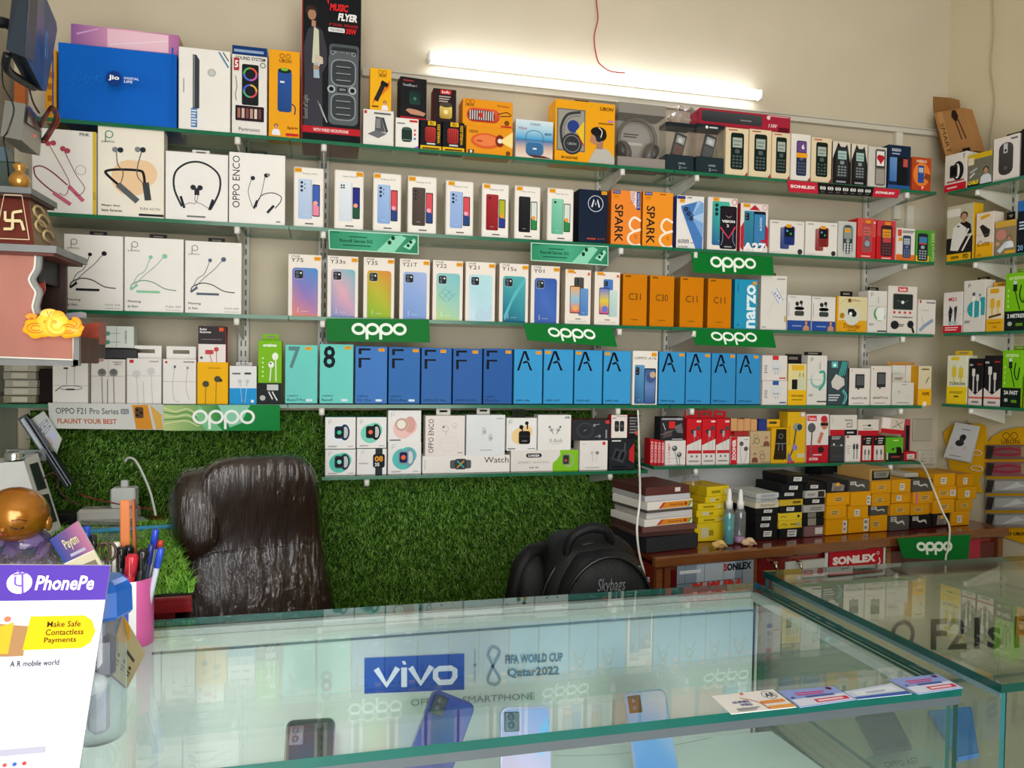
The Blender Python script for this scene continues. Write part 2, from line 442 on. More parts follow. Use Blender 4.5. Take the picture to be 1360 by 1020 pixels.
def watchpic(c, u, v, k, strap='#22262c', blob=None, face='#111', dial='#39d0a0'):
    q = c.w/c.h
    if blob: c.E(u-.05, v-.05, k*1.25, blob); c.E(u+.1, v+.06, k*1.0, blob)
    c.E(u+k*.55, v, k*.62, strap, rv=k*1.05*q); c.E(u+k*.62, v, k*.34, mix(strap, 'fff', .55) if isinstance(strap, str) else strap, rv=k*.75*q)
    c.RR(u-k*.75, v-k*.8*q, u+k*.45, v+k*.8*q, k*.3, strap); c.RR(u-k*.6, v-k*.62*q, u+k*.3, v+k*.62*q, k*.22, face)
    c.E(u-k*.15, v, k*.28, dial)

# ---------------------------------------------------------------- cartons
class Rail:
    def __init__(s, P, d, z):
        d = np.array(d, float); s.d = np.array([d[0], d[1], 0])/np.linalg.norm(d); s.P = np.array([P[0], P[1], 0.]); s.z = z
        s.n = np.array([s.d[1], -s.d[0], 0]); s.ang = math.atan2(s.d[1], s.d[0])
    def hit(s, x, y, off): p = atPlane(x, y, s.P-s.n*off, s.n); return np.dot(p-s.P, s.d), p[2]
def tabpart(root, w, d, h, u0, u1, th, col, back=.5):
    x0, x1 = -w/2+u0*w, -w/2+u1*w; W = x1-x0; y = -d/2+d*back; m = MB()
    a, b, e = W*.22, th*.42, th*.72
    for q in ((x0, 0, x1, b), (x0, e, x1, th), (x0, b, x0+a, e), (x1-a, b, x1, e)):
        m.box(((q[0]+q[2])/2, y, h+(q[1]+q[3])/2), (q[2]-q[0], .0012, q[3]-q[1]), col)
    m.part('hang_tab', 'card', root)
TOPZ = {}
def carton(rail, x0, x1, yt, col, art=None, label='', name='phone_box', dep=.05, off=.008, zb=None, yb=None, group=None, side=None, top=None,
           rot=0, bev=.0008, tab=None, cat='box', roll=0, gap=.0006, matn='card', ybr=None):
    yb_ = yb if yb is not None else (rail.zpix(x0) if hasattr(rail, 'zpix') else yt+60)
    ym = (yt+(yb or yb_))/2
    s0, _ = rail.hit(x0, ym, off); s1, _ = rail.hit(x1, ym, off)
    xm = (x0+x1)/2
    _, zt = rail.hit(xm, yt, off)
    if zb is None: zb = rail.z
    if zb == 'px': zb = rail.hit(xm, yb, off)[1]
    w = abs(s1-s0)-2*gap; h = zt-zb-.0002; sc = (s0+s1)/2
    c = rail.P+rail.d*sc-rail.n*(off+dep/2)
    m = MB(); C = L4(col); sd = L4(side) if side else C; tp = L4(top) if top else sd
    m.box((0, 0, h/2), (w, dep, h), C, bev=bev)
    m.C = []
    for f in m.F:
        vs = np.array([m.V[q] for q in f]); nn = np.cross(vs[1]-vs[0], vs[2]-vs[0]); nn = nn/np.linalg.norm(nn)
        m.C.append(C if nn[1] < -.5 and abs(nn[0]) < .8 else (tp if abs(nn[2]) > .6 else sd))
    R = Euler((0, roll, rail.ang+rot))
    o = link(name, m.mesh(name, (matn,)), None, label, cat, group, None, (c[0], c[1], zb), R)
    if art:
        cv = Canvas([(-w/2, -dep/2, 0), (w/2, -dep/2, 0), (w/2, -dep/2, h), (-w/2, -dep/2, h)])
        art(cv); cv.finish(o)
    if tab: tabpart(o, w, dep, h, *tab)
    o['_z'] = zb+h; o['_w'] = w; o['_h'] = h; o['_d'] = dep
    del o['_z'], o['_w'], o['_h'], o['_d']
    TOPZ[o.name] = zb+h
    return o
# ================================================================ THE ROOM
YW = 2.38
XC = 2.263                       # right corner of the back wall
XL = -.84
rd = np.array([.17, -.985, 0]); rn = np.array([-.985, -.17, 0])
def struct(name, m, mats='paint', parent=None, **kw):
    return m.part(name, mats, parent, kind=None if parent else 'structure', **kw)
WALL = '#cbc0a9'
YF = -1.2
RX = XC+(.17/.985)*(YW-YF)
struct('floor', MB().box(((XL+RX)/2, (YF+YW)/2, -.05), (RX-XL+.4, YW-YF+.4, .1), '#bdb6aa'), 'tile')
struct('ceiling', MB().box(((XL+RX)/2, (YF+YW)/2, 3.15), (RX-XL+.4, YW-YF+.4, .1), '#e4e1d8'))
struct('wall_back', MB().box(((XL+XC)/2, YW+.06, 1.55), (XC-XL+.3, .12, 3.1), WALL))
struct('wall_left', MB().box((XL-.06, (YF+YW)/2, 1.55), (.12, YW-YF, 3.1), '#b3ae9c'))
ln = (YW-YF)/.985; mid = np.array([XC, YW, 0])+rd*ln/2-rn*.06
struct('wall_right', MB().box((mid[0], mid[1], 1.55), (ln, .12, 3.1), '#cfc4a6', rot=math.atan2(rd[1], rd[0])))
m = MB()   # unseen shop front: open doorway, lintel and right pier shaped to limit daylight
m.box(((XL+RX)/2, YF-.06, 2.93), (RX-XL+.4, .12, .36), '#c9c4b8'); m.box((RX-.65, YF-.06, 1.37), (1.5, .12, 2.75), '#c9c4b8')
struct('wall_front', m)
m = MB(); m.box((1.52, YF-1.0, 2.72), (3.2, 1.9, .06), '#8a8a86'); struct('trim_sun_block', m, 'painted_metal')  # unseen slab added outside to keep sun off all but the left side
m = MB(); m.box((1.0, -7.3, -.06), (14, 12, .1), '#c9c2b4'); struct('floor_pavement', m, 'paint')  # unseen pavement, extended and lightened to bounce light into the shop

# pvc wiring trunk along the back wall under the lamp, drop strips
a = atY(481, 98, 2.37); b = atY(1241, 176, 2.37)
struct('trim_wiring_trunk', MB().box(((a[0]+XC)/2-.01, 2.368, (a[2]+b[2])/2), (XC-a[0]-.02, .02, .024), '#cfcabb').box(((a[0]+XC)/2, 2.356, (a[2]+b[2])/2+.006), (XC-a[0]-.04, .004, .003), '#b5b0a2'))
c = atY(1192, 210, 2.37)
struct('trim_drop_strip', MB().box((c[0], 2.37, 2.17), (.028, .016, .33), '#d9d4c6').box((c[0]+.06, 2.372, 1.95), (.03, .012, .22), '#d9d4c6'))
# pale render patch below the right lower shelf: white painted band
struct('trim_white_dado', MB().box((1.48, 2.374, 1.075), (.86, .008, .11), '#ececea'), parent=None)

# tiled strip on the left wall
m = MB()
tl = link('trim_tiles', None, kind='structure'); 
for i in range(3):
    for j in range(5):
        t = MB().box((0, 0, 0), (.008, .29, .17), '#c5c6b8', bev=.002).mesh('tile', ('tile',)) if i == 0 and j == 0 else t
        link('tile', t, tl, loc=(XL+.005, 2.22-i*.3, .72+j*.18))

# slotted shelf standards and brackets
SH = {1: 2.064, 2: 1.823, 3: 1.575, 4: 1.329, 5: 1.127, 6: 1.138}
GT = .010
def standard(x, z0, z1, nm, lab, y=2.366, ang=0, xy=None):
    m = MB(); h = z1-z0
    m.box((0, 0, h/2), (.032, .016, h), '#cfcdc2', bev=.002)
    n = int(h/.03)
    for k in range(n):
        for sx in (-1, 1): m.box((sx*.006, -.0083, .015+k*.03), (.0035, .001, .017), '#2b2c2a')
    return m.part(nm, 'painted_metal', loc=(xy or (x, y))[:2]+(z0,), rot=(0, 0, ang), label=lab, cat='shelf rail', group='slotted wall rails')
UX = [(atY(325, 250, 2.37)[0], 'second from the left behind the neckband boxes', 1.335, 2.13),
      (atY(430, 250, 2.37)[0], 'between the first two phone box columns', 1.335, 2.13),
      (atY(795, 355, 2.37)[0], 'left one of the middle pair', 1.14, 2.13), (atY(887, 363, 2.37)[0], 'right one of the middle pair', 1.14, 2.13),
      (atY(1149, 376, 2.37)[0], 'near the right end of the back wall', 1.13, 2.10)]
for x, s_, z0, z1 in UX: standard(x, z0, z1, 'shelf_standard', 'white slotted metal rail on the back wall, '+s_)
def bracket(x, z, where, y=2.357, ang=0, yy=None, ln=.178):
    m = MB(); hy = .055
    prof = [(0, 0), (-ln+.01, 0), (-ln, -.004), (-ln, -.016), (-ln+.008, -.020), (0, -hy)]
    m.prism([(-.0025, p[0], p[1]) for p in prof], (.005, 0, 0), '#dcdad0')
    m.box((0, -ln/2, -.0015), (.016, ln, .003), '#d5d3c8'); m.tube([(0, -ln-.002, -.001), (0, -ln-.002, -.019)], .008, '#e6e4dc', 10)
    return m.part('shelf_bracket', 'painted_metal', loc=(x, y, z-GT-.0005), rot=(0, 0, ang), label='white tapered steel bracket under '+where, cat='bracket', group='shelf brackets')
names = {1: 'the top glass shelf', 2: 'the second glass shelf', 3: 'the third glass shelf', 4: 'the fourth glass shelf', 5: 'the short left bottom shelf', 6: 'the short right bottom shelf'}
ux_names = ['left of the first phone box', 'at the left phone box column', 'near the middle, left of pair', 'near the middle, right of pair', 'at the right end']
for i, (x, s_, z0, z1) in enumerate(UX):
    for k in ((1, 2, 3, 4) if i < 1 else (1, 2, 3, 4)):
        bracket(x, SH[k], names[k]+', '+ux_names[i])
for x in (.12, .86): bracket(x, SH[5], names[5]+(', left one' if x < .5 else ', right one'))
for x in (1.15, 1.88): bracket(x, SH[6], names[6]+(', left one' if x < 1.5 else ', right one'))

# glass shelves
def glass_slab(name, x0, x1, y0, y1, z, label, th=GT, edge='#1d6b4a', mats=('shelf_glass', 'glass_edge'), M=None, cat='shelf', group=None, loc=None, ang=0):
    V = [(x, y, zz) for x in (x0, x1) for y in (y0, y1) for zz in (z-th, z)]
    FC = [(0, 1, 3, 2), (4, 6, 7, 5), (0, 4, 5, 1), (2, 3, 7, 6), (0, 2, 6, 4), (1, 5, 7, 3)]
    m = MB(); m.add(V, FC, edge); m.MI = [1, 1, 1, 1, 0, 0]
    return m.part(name, mats, loc=loc, rot=(0, 0, ang), label=label, cat=cat, group=group)
xj1, xj2 = atY(384, 300, 2.18)[0], atY(894, 300, 2.18)[0]
SY0, SY1 = 2.176, 2.356
for k in (1, 2, 3, 4):
    nm = {1: 'top', 2: 'second', 3: 'third', 4: 'fourth'}[k]
    xe = {1: 2.035, 2: 2.035, 3: 2.04, 4: 2.0}[k]
    for a, b, s_ in ((-.78 if k != 4 else -.80, xj1-.001, 'left'), (xj1+.001, xj2-.001, 'middle'), (xj2+.001, xe, 'right')):
        if k == 4 and s_ == 'left': continue
        glass_slab('glass_shelf', a, b, SY0, SY1, SH[k], f'green-edged glass pane, {s_} part of the {nm} back wall shelf', group='glass shelf panes')
glass_slab('glass_shelf', -.80, xj1-.001, SY0, SY1, SH[4], 'green-edged glass pane behind the two wide banners at the left', group='glass shelf panes')
glass_slab('glass_shelf', -.005, 1.0-.02, 2.165, SY1, SH[5], 'short glass shelf holding the smartwatch boxes over the grass wall', group='glass shelf panes')
glass_slab('glass_shelf', 1.0, 2.0, 2.165, SY1, SH[6], 'short glass shelf holding the red earphone boxes', group='glass shelf panes')
# right wall shelves
RP = np.array([2.068, 2.165, 0]); RR_ = {}
def zr(pts): return np.mean([atPlane(x, y, RP, rn)[2] for x, y in pts])
RZ = {1: zr([(1258, 255), (1355, 234)]), 2: zr([(1260, 347.5), (1355, 335.5)]), 3: zr([(1256, 442.5), (1355, 438.5)]), 4: zr([(1256, 536), (1355, 542)])}
rang = math.atan2(rd[1], rd[0])
for k in (1, 2, 3, 4):
    nm = {1: 'top', 2: 'second', 3: 'third', 4: 'bottom'}[k]
    glass_slab('glass_shelf', 0.003, 1.0, 0, .19, 0, f'green-edged glass pane, {nm} shelf on the right wall', loc=(RP[0], RP[1], RZ[k]), ang=rang, group='glass shelf panes')
    p = RP-rn*.186+rd*.10
    bracket(p[0], RZ[k], f'the {nm} right wall shelf, near corner', y=p[1], ang=rang, ln=.17)
    p = RP-rn*.186+rd*.70
    bracket(p[0], RZ[k], f'the {nm} right wall shelf, far end', y=p[1], ang=rang, ln=.17)
for s_, l_ in ((.10, 'beside the corner'), (.70, 'away from the corner')):
    p = RP-rn*.196+rd*s_
    standard(0, 1.30, 2.16, 'shelf_standard', 'white slotted metal rail on the right wall, '+l_, ang=rang, xy=(p[0], p[1]))

# LED batten lamp
a = atY(568, 75, 2.34); b = atY(1012, 126, 2.34); xm = (a[0]+b[0])/2; L_ = b[0]-a[0]; zm = (a[2]+b[2])/2
t = empty('tube_light', (xm, 2.35, zm), 'long white tube lamp glowing on the back wall', 'lamp')
MB().box((0, -.004, 0), (L_-.024, .030, .030), '#eef3ff', bev=.008).part('diffuser', 'lamp', t)
MB().box((-L_/2+.006, -.004, 0), (.012, .034, .034), '#f0f0ec', bev=.004).part('end_cap', 'plastic', t)
MB().box((L_/2-.006, -.004, 0), (.012, .034, .034), '#f0f0ec', bev=.004).part('end_cap', 'plastic', t)
MB().box((0, .018, 0), (L_-.02, .012, .02), '#dddddd').part('mounting_rail', 'painted_metal', t)
def wire(nm, pix, r, col, lab, n=6, m_='plastic', cat='cable'):
    pts = [atY(x, y, Y) for x, y, Y in pix]; return MB().tube(spline(pts, n), r, col, 6).part(nm, m_, label=lab, cat=cat)
wire('lamp_wire', [(790, -60, 2.36), (792, 0, 2.36), (794, 25, 2.355), (789, 50, 2.36), (793, 78, 2.35), (800, 88, 2.33), (812, 95, 2.325), (830, 97, 2.325)], .0022, '#a8362c', 'thin red wire hanging down to the tube lamp')
pw = [atPlane(x, y, RP-rn*.215, rn) for x, y in ((1326, -60), (1320, 0), (1321, 40), (1317, 90), (1322, 130), (1318, 170), (1314, 205))]
MB().tube(spline(pw, 6), .0022, '#b8ad94', 6).part('wall_cable', 'plastic', label='thin beige cable running down the right wall', cat='cable')

# artificial grass on the wall
def grass(name, x0, x1, z0, z1, nb, ln, parent=None, **kw):
    pass
def blades(P, N, H, lean, wd, cols, name, parent=None, **kw):
    """P base points, N direction of growth, H heights"""
    n = len(P); th = rng.uniform(0, 2*pi, n)
    ref = np.array([0., 0, 1]) if abs(N[2]) < .5 else np.array([1., 0, 0])
    a = np.cross(N, ref); a /= np.linalg.norm(a); b = np.cross(N, a)
    dirn = np.outer(np.cos(th), a)+np.outer(np.sin(th), b); sd = np.outer(-np.sin(th), a)+np.outer(np.cos(th), b)
    Hc = H[:, None]; N = np.array(N)[None]
    mid = P+N*Hc*.55+dirn*Hc*lean*.35; tip = P+N*Hc*(.95-lean*.25)+dirn*Hc*lean
    V = np.stack([P-sd*wd/2, P+sd*wd/2, mid+sd*wd*.45, mid-sd*wd*.45, tip], 1).reshape(-1, 3)
    i = np.arange(n)[:, None]*5
    me = bpy.data.meshes.new(name); me.vertices.add(n*5); me.vertices.foreach_set('co', V.astype(np.float32).ravel())
    lp = np.concatenate([i+0, i+1, i+2, i+3, i+3, i+2, i+4], 1).ravel()
    me.loops.add(n*7); me.loops.foreach_set('vertex_index', lp)
    me.polygons.add(n*2)
    st = (np.arange(n)[:, None]*7+np.array([0, 4])[None]).ravel(); me.polygons.foreach_set('loop_start', st)
    try: me.polygons.foreach_set('loop_total', np.tile([4, 3], n))
    except Exception: pass
    me.update(calc_edges=True)
    ca = me.color_attributes.new('Col', 'FLOAT_COLOR', 'CORNER')
    C = np.array([lin(c) for c in cols])[rng.integers(0, len(cols), n)]; ca.data.foreach_set('color', np.repeat(C, 7, 0).astype(np.float32).ravel())
    me.materials.append(MAT['grass']); me.validate()
    return link(name, me, parent, **kw)
gx0, gx1, gz0, gz1 = -.80, 1.035, .62, 1.30
gw = empty('artificial_grass_wall', (0, YW, 0), 'dark green artificial turf panel covering the wall under the shelves', 'turf')
gw.location = (0, 0, 0)
MB().box(((gx0+gx1)/2, YW-.004, (gz0+gz1)/2), (gx1-gx0, .006, gz1-gz0), '#20400f').part('turf_backing', 'fabric', gw)
n = 85000
P = np.stack([rng.uniform(gx0, gx1, n), np.full(n, YW-.007), rng.uniform(gz0, gz1, n)], 1)
blades(P, (0, -.88, -.47), rng.uniform(.008, .020, n), .9, .0019, ['#5a8c22', '#6ca42e', '#88bc48', '#3c6414', '#a4cc70', '#5c9426'], 'grass_blades', gw, kind='stuff')
# ================================================================ CARTONS ON THE SHELVES
S = {k: Rail((0, 2.18), (1, 0), SH[k]) for k in SH}
RW = {k: Rail(RP[:2], rd[:2], RZ[k]) for k in RZ}
W_, K_ = '#eeeae4', '#15171b'
G1, G2, G3, G4, G5, G6 = ('boxes on the top shelf', 'boxes on the second shelf', 'boxes on the third shelf', 'boxes on the fourth shelf',
                         'boxes on the short left bottom shelf', 'boxes on the short right bottom shelf')
# ---- top shelf
def a_big(c):
    for i in range(520):
        u = random.gauss(.5, .24); v = random.gauss(.52, .055)
        if .03 < u < .97: c.R(u, v, u+.006, v+.007, '#1c62c4' if u > .5 else '#1f86e6')
    c.E(.5, .52, .068, '#123a84'); c.T('Jio', .455, .49, .545, .565, '#fff', bold=.03)
    c.T('DIGITAL', .585, .525, .71, .555, '#dfe9f8', bold=.02); c.T('LIFE', .585, .48, .655, .512, '#dfe9f8', bold=.02)
    c.R(0, 0, .012, 1, '#0d4aa0'); c.R(.985, 0, 1, 1, '#0f55b4')
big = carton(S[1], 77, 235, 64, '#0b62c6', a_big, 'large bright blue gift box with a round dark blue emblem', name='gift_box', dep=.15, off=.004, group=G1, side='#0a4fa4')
def a_pink(c):
    c.G(0, 0, 1, 1, '#8d5a9a', '#e8a8c4', '#b06aa0', hor=True); c.R(.33, .2, .9, .95, '#eec4d4'); c.L([(.35, .3), (.9, .7)], .03, '#f6e4ec'); c.L([(.05, .6), (.25, .9)], .06, '#cfa8d6')
carton(S[1], 94, 238, 39, '#b878ac', a_pink, 'flat pink shrink-wrapped box lying on the big blue box', name='wrapped_box', dep=.10, off=.035, zb=TOPZ[big.name], group=G1, side='#c9a89c', top='#c9b0a0')
carton(S[1], 60, 75.5, 66, '#e09a20', lambda c: c.fine(.2, .3, .8, .7, '#b06a10', 3), 'narrow orange box squeezed left of the big blue box', name='speaker_box', dep=.10, off=.05, group=G1)
def a_tab(c):
    c.P([(.27, .27), (.40, .27), (.40, .86), (.34, .92), (.27, .92)], '#3c4046'); c.R(.28, .28, .31, .91, '#7c828a')
    c.E(.64, .72, .085, '#b9bab6'); c.E(.64, .72, .05, '#c9cac6'); c.R(.24, .04, .36, .27, '#4a78b8'); c.fine(.25, .06, .35, .25, '#dfe6ee', 6)
    c.L([(.78, .98), (.97, .80)], .02, '#5a8ab0'); c.L([(.86, .98), (.97, .88)], .012, '#333'); c.fine(.09, .45, .11, .62, '#999', 1)
carton(S[1], 237, 306, 65, W_, a_tab, 'white tablet box with a slim grey tablet edge pictured', name='tablet_box', dep=.05, off=.004, group=G1)
def a_port(c):
    c.R(0, .90, 1, 1, '#16386e'); c.fine(.05, .93, .9, .96, '#8fa4c8', 1); c.T('SOUND SYSTEM', .1, .845, .95, .885, '#333', bold=.02)
    c.RR(.28, .34, .76, .80, .05, '#1e2024')
    for v, cs in ((.69, ('#e05a40', '#58b060', '#4a70d0', '#c060b0')), (.50, ('#d8b040', '#5060d0', '#50b080', '#d05060'))):
        for i in range(4): c.L([(.52+.18*cos(radians(a)), v+.18*sin(radians(a))*c.w/c.h) for a in range(i*90, i*90+91, 18)], .02, cs[i])
    c.RR(.10, .16, .92, .33, .03, '#2a1a20')
    for i in range(6): c.R(.16+.12*i, .19, .24+.12*i, .30, ['#a06a60', '#d0b0a0', '#804a50', '#b89a8a', '#e0c8b8', '#6a4048'][i])
    c.R(.05, .72, .2, .86, '#b03038'); c.T('5', .08, .75, .17, .83, '#fff', bold=.03); c.ring(.88, .80, .07, .008, '#555')
    c.L([(.1, .66), (.14, .55), (.1, .45), (.13, .38)], .006, '#444', 4); c.T('Portronics', .2, .045, .8, .085, '#444')
carton(S[1], 308, 355, 62, '#e6e2dc', a_port, 'white party speaker box with two rainbow ring lights and blue top band', name='speaker_box', dep=.06, group=G1)
def a_spirit(c):
    c.RR(.28, .30, .74, .78, .1, '#24467e', '#2c57a4'); c.E(.51, .77, .22, '#1a2e20', rv=.03); c.E(.5, .785, .12, '#7ab83c', rv=.018); c.R(.36, .63, .5, .65, '#dfe6f0')
    c.L([(.74, .40), (.86, .36), (.84, .28)], .012, '#1a2c50', 4); person(c, .24, .03, .14)
    c.T('UBON', .33, .86, .72, .90, '#7a4a10', bold=.02); c.ring(.42, .935, .07, .008, '#a06012'); c.ring(.62, .935, .07, .008, '#a06012')
    c.T('Spirit', .60, .10, .95, .14, '#7a1c10', bold=.02); c.R(.55, .03, .97, .06, '#c62828')
carton(S[1], 357, 398.5, 67, '#eca31c', a_spirit, 'orange box picturing a tall blue cylinder speaker', name='speaker_box', dep=.06, group=G1)
def a_music(c):
    c.R(0, .055, 1, .10, '#b8202a'); c.R(0, 0, 1, .055, '#141418'); c.T('WITH WIRED MICROPHONE', .2, .066, .8, .088, '#f2d8d8', bold=.02)
    c.P([(.04, .10), (.36, .10), (.34, .45), (.42, .52), (.42, .62), (.34, .74), (.22, .77), (.10, .74), (.03, .62), (.05, .4)], '#3b3a42')
    c.P([(.17, .52), (.30, .50), (.28, .74), (.20, .76)], '#c8cab0'); c.P([(.2, .5), (.36, .52), (.35, .56), (.24, .58)], '#c7b9a8'); c.R(.16, .76, .23, .80, '#b08468')
    c.E(.15, .862, .10, '#3a2a26', rv=.036); c.E(.165, .838, .07, '#a87c62', rv=.036); c.R(.12, .868, .23, .874, '#3a2a26'); c.P([(.2, .42), (.3, .42), (.28, .52), (.2, .52)], '#9fb4c4')
    c.E(.24, .49, .05, '#b08468', rv=.016); c.L([(.3, .25), (.43, .13)], .008, '#aeb2b8'); c.L([(.27, .27), (.38, .16)], .006, '#787c84')
    c.RR(.46, .55, .97, .66, .06, '#50555a'); c.RR(.50, .58, .93, .64, .04, '#2c2f33'); c.T('BOOM BOX', .56, .60, .86, .615, '#a8acb0')
    c.RR(.45, .12, .96, .60, .09, '#595e63'); c.ring(.52, .6, .03, .006, '#8a8e92'); c.ring(.88, .6, .03, .006, '#8a8e92')
    for v0, v1 in ((.38, .56), (.15, .33)):
        c.RR(.49, v0, .92, v1, .12, '#8b9196'); c.RR(.51, v0+.008, .90, v1-.008, .11, '#3c4044')
        for k in range(3): c.RR(.58, v0+.035+.045*k, .83, v0+.043+.045*k, .01, '#8b9196'); c.R(.58, v0+.03+.045*k, .83, v0+.036+.045*k, '#1c1e20')
    for u in (.50, .86): c.ring(u, .355, .055, .01, '#b0b4b8'); c.E(u, .355, .035, '#1b1c1e')
    c.R(.60, .34, .77, .372, '#25282b'); c.T('UBON', .63, .348, .74, .364, '#c0c4c8')
    c.T('MUSIC', .46, .875, .78, .925, '#d4282c', bold=.05, shear=.2); c.T('FLYER', .60, .815, .93, .865, '#ece8e6', bold=.05, shear=.2); c.P([(.41, .95), (.45, .94), (.44, .91)], '#d4282c')
    c.T('4" DUAL SPEAKER', .45, .775, .95, .795, '#b0282c', bold=.02); c.RR(.44, .735, .72, .765, .02, '#dddddd'); c.T('TRUE WIRELESS', .47, .742, .70, .757, '#222'); c.T('30W', .74, .73, .92, .768, '#d4282c', bold=.04)
    c.E(.66, .985, .03, '#ddd'); c.T('LIGHT', .72, .975, .88, .99, '#ddd'); c.T('Sound of Light', .03, .14, .13, .30, '#9a9690', rot=90, shear=.2)
    c.R(0, 0, .02, 1, '#8a1820')
carton(S[1], 401, 480, -10, '#17181c', a_music, 'very tall black trolley speaker box picturing a suited man', name='speaker_box', dep=.16, group=G1, side='#801820')
def a_stand(c):
    c.P([(.38, .42), (.40, .82), (.60, .80), (.72, .40)], '#55585c'); c.P([(.14, .32), (.5, .22), (.78, .36), (.42, .44)], '#6b6e72'); c.R(.42, .50, .56, .76, '#85888c')
    c.P([(.60, .80), (.68, .8), (.82, .42), (.74, .38)], '#3f4246'); c.R(.03, .88, .12, .96, '#c03030'); c.fine(.35, .88, .9, .93, '#666', 1)
b1 = carton(S[1], 482, 523, 146, '#e4e0da', a_stand, 'white box picturing a grey folding phone stand', name='stand_box', dep=.06, group=G1)
def a_torch(c):
    c.P([(.1, .12), (.9, .55), (.95, .75), (.2, .3)], '#e07818'); c.L([(.28, .22), (.62, .62)], .11, '#2a2724'); c.L([(.52, .68), (.84, .60)], .10, '#1c1b1a')
    person(c, .7, .01, .16); c.T('UBON', .4, .80, .75, .86, '#6a400c', bold=.02); c.ring(.48, .91, .09, .012, '#a06012'); c.ring(.68, .91, .09, .012, '#a06012'); c.fine(.1, .06, .4, .1, '#7a4a10', 1)
carton(S[1], 491, 520, 91, '#f0b01c', a_torch, 'orange box with black microphone picture standing on the stand box', name='microphone_box', dep=.04, zb=TOPZ[b1.name], group=G1)
def a_mini(c):
    c.RR(.26, .22, .72, .68, .12, '#20372f'); c.E(.49, .66, .2, '#38564c', rv=.05); c.fine(.3, .28, .68, .3, '#90a8a0', 1); c.R(.6, .88, .95, .95, '#c83030'); c.fine(.06, .80, .4, .84, '#777', 1)
    for k in range(3): c.E(.84, .62-.14*k, .05, ['#e07030', '#d03840', '#3080c0'][k])
    c.P([(.7, 0), (1, 0), (1, .12)], '#9060c0')
b2 = carton(S[1], 525, 556, 157, '#ebe7e2', a_mini, 'small white box picturing a dark green mini speaker', name='speaker_box', dep=.05, group=G1)
def a_drum(c):
    c.RR(.34, .36, .76, .68, .08, '#26453c', '#142a26'); c.E(.55, .50, .06, '#4c7468'); c.P([(.2, .2), (.4, .12), (.9, .10), (.97, .18), (.6, .24), (.3, .25)], '#c08a72')
    c.T('SoundDrum 1', .1, .78, .62, .84, '#cfcfd4'); c.fine(.1, .9, .5, .93, '#a03038', 1); c.R(0, 0, 1, .05, '#a82028')
carton(S[1], 530, 566, 103, '#1d1c20', a_drum, 'black speaker box tilted on the small white speaker box', name='speaker_box', dep=.05, off=.012, zb=TOPZ[b2.name], group=G1, rot=.1)
def a_ub(c):
    c.R(0, 0, 1, .16, '#e8b820'); c.fine(.1, .05, .9, .1, '#504010', 1); c.RR(.22, .28, .72, .78, .1, '#8e1f22', '#c04038')
    for k in range(5): c.R(.26+.09*k, .34, .28+.09*k, .74, '#5c1416')
    c.fine(.3, .2, .7, .25, '#cfcfcf', 1); c.R(.35, .84, .72, .98, '#e8b820'); c.T('EU', .45, .86, .62, .96, '#3a2c08', bold=.03); c.T('WIRELESS', .80, .25, .93, .9, '#d8a820', rot=90, bold=.03)
b3 = carton(S[1], 558, 586.5, 160, K_, a_ub, 'left small black box with a red drum speaker and yellow base', name='speaker_box', dep=.05, group=G1)
b4 = carton(S[1], 587.5, 617, 162, K_, a_ub, 'right small black box with a red drum speaker and yellow base', name='speaker_box', dep=.05, group=G1)
def a_gold(c):
    c.RR(.28, .10, .82, .50, .1, '#a88428', '#e8cc70'); c.E(.55, .52, .27, '#4c4438', rv=.08); c.E(.55, .3, .1, '#f0e0a0'); c.RR(.30, .84, .78, .97, .04, '#c82c2c'); c.T('boAt', .38, .86, .70, .95, '#fff')
    c.fine(.25, .6, .75, .78, '#b8a8a0', 3)
carton(S[1], 575, 606, 118, '#2a1c1e', a_gold, 'dark box with a gold drum speaker stacked on the black boxes', name='speaker_box', dep=.05, zb=TOPZ[b3.name], group=G1, side='#a42028', rot=.0)
def a_or1(c):
    c.RR(.08, .16, .74, .68, .12, '#a82a20', '#e0603a'); c.RR(.11, .22, .64, .60, .1, '#5a1c18')
    for k in range(11): c.R(.14+.045*k, .24, .158+.045*k, .58, '#dfe0e2')
    c.E(.36, .42, .05, '#c03428'); c.L([(.7, .5), (.88, .60), (.96, .48), (.75, .44)], .03, '#2a2022', 4); c.T('UBON', .05, .72, .22, .80, '#7a4810', bold=.02)
    c.T('Wireless', .68, .78, .92, .86, '#8a2818'); c.ring(.1, .88, .04, .02, '#a06012'); c.ring(.19, .88, .04, .02, '#a06012'); c.E(.88, .2, .05, '#7a4810'); c.R(.76, .03, .98, .09, '#c83030')
def a_or2(c):
    c.E(.42, .5, .33, '#d8602c', rv=.28); c.E(.42, .52, .26, '#e88048', rv=.2); c.E(.72, .54, .1, '#7c2c1c', rv=.22); c.E(.72, .54, .05, '#e8e4da'); c.P([(.76, .6), (1, .9), (1, .3), (.76, .48)], '#f6dc90')
    c.R(.22, .46, .34, .52, '#b84828'); c.T('UBON', .05, .76, .24, .86, '#7a4810', bold=.02); c.E(.9, .12, .05, '#7a4810'); c.R(.04, .04, .16, .16, '#50281a'); c.T('5', .07, .05, .13, .14, '#fff', bold=.03)
b5 = carton(S[1], 619, 681, 169, '#e8961c', a_or2, 'orange box with an orange torch speaker, lower of two', name='speaker_box', dep=.07, group=G1)
carton(S[1], 614, 681, 133, '#e8961c', a_or1, 'orange box with a red grille speaker, stacked on the lower one', name='speaker_box', dep=.07, zb=TOPZ[b5.name], group=G1, top='#f0cfa0')
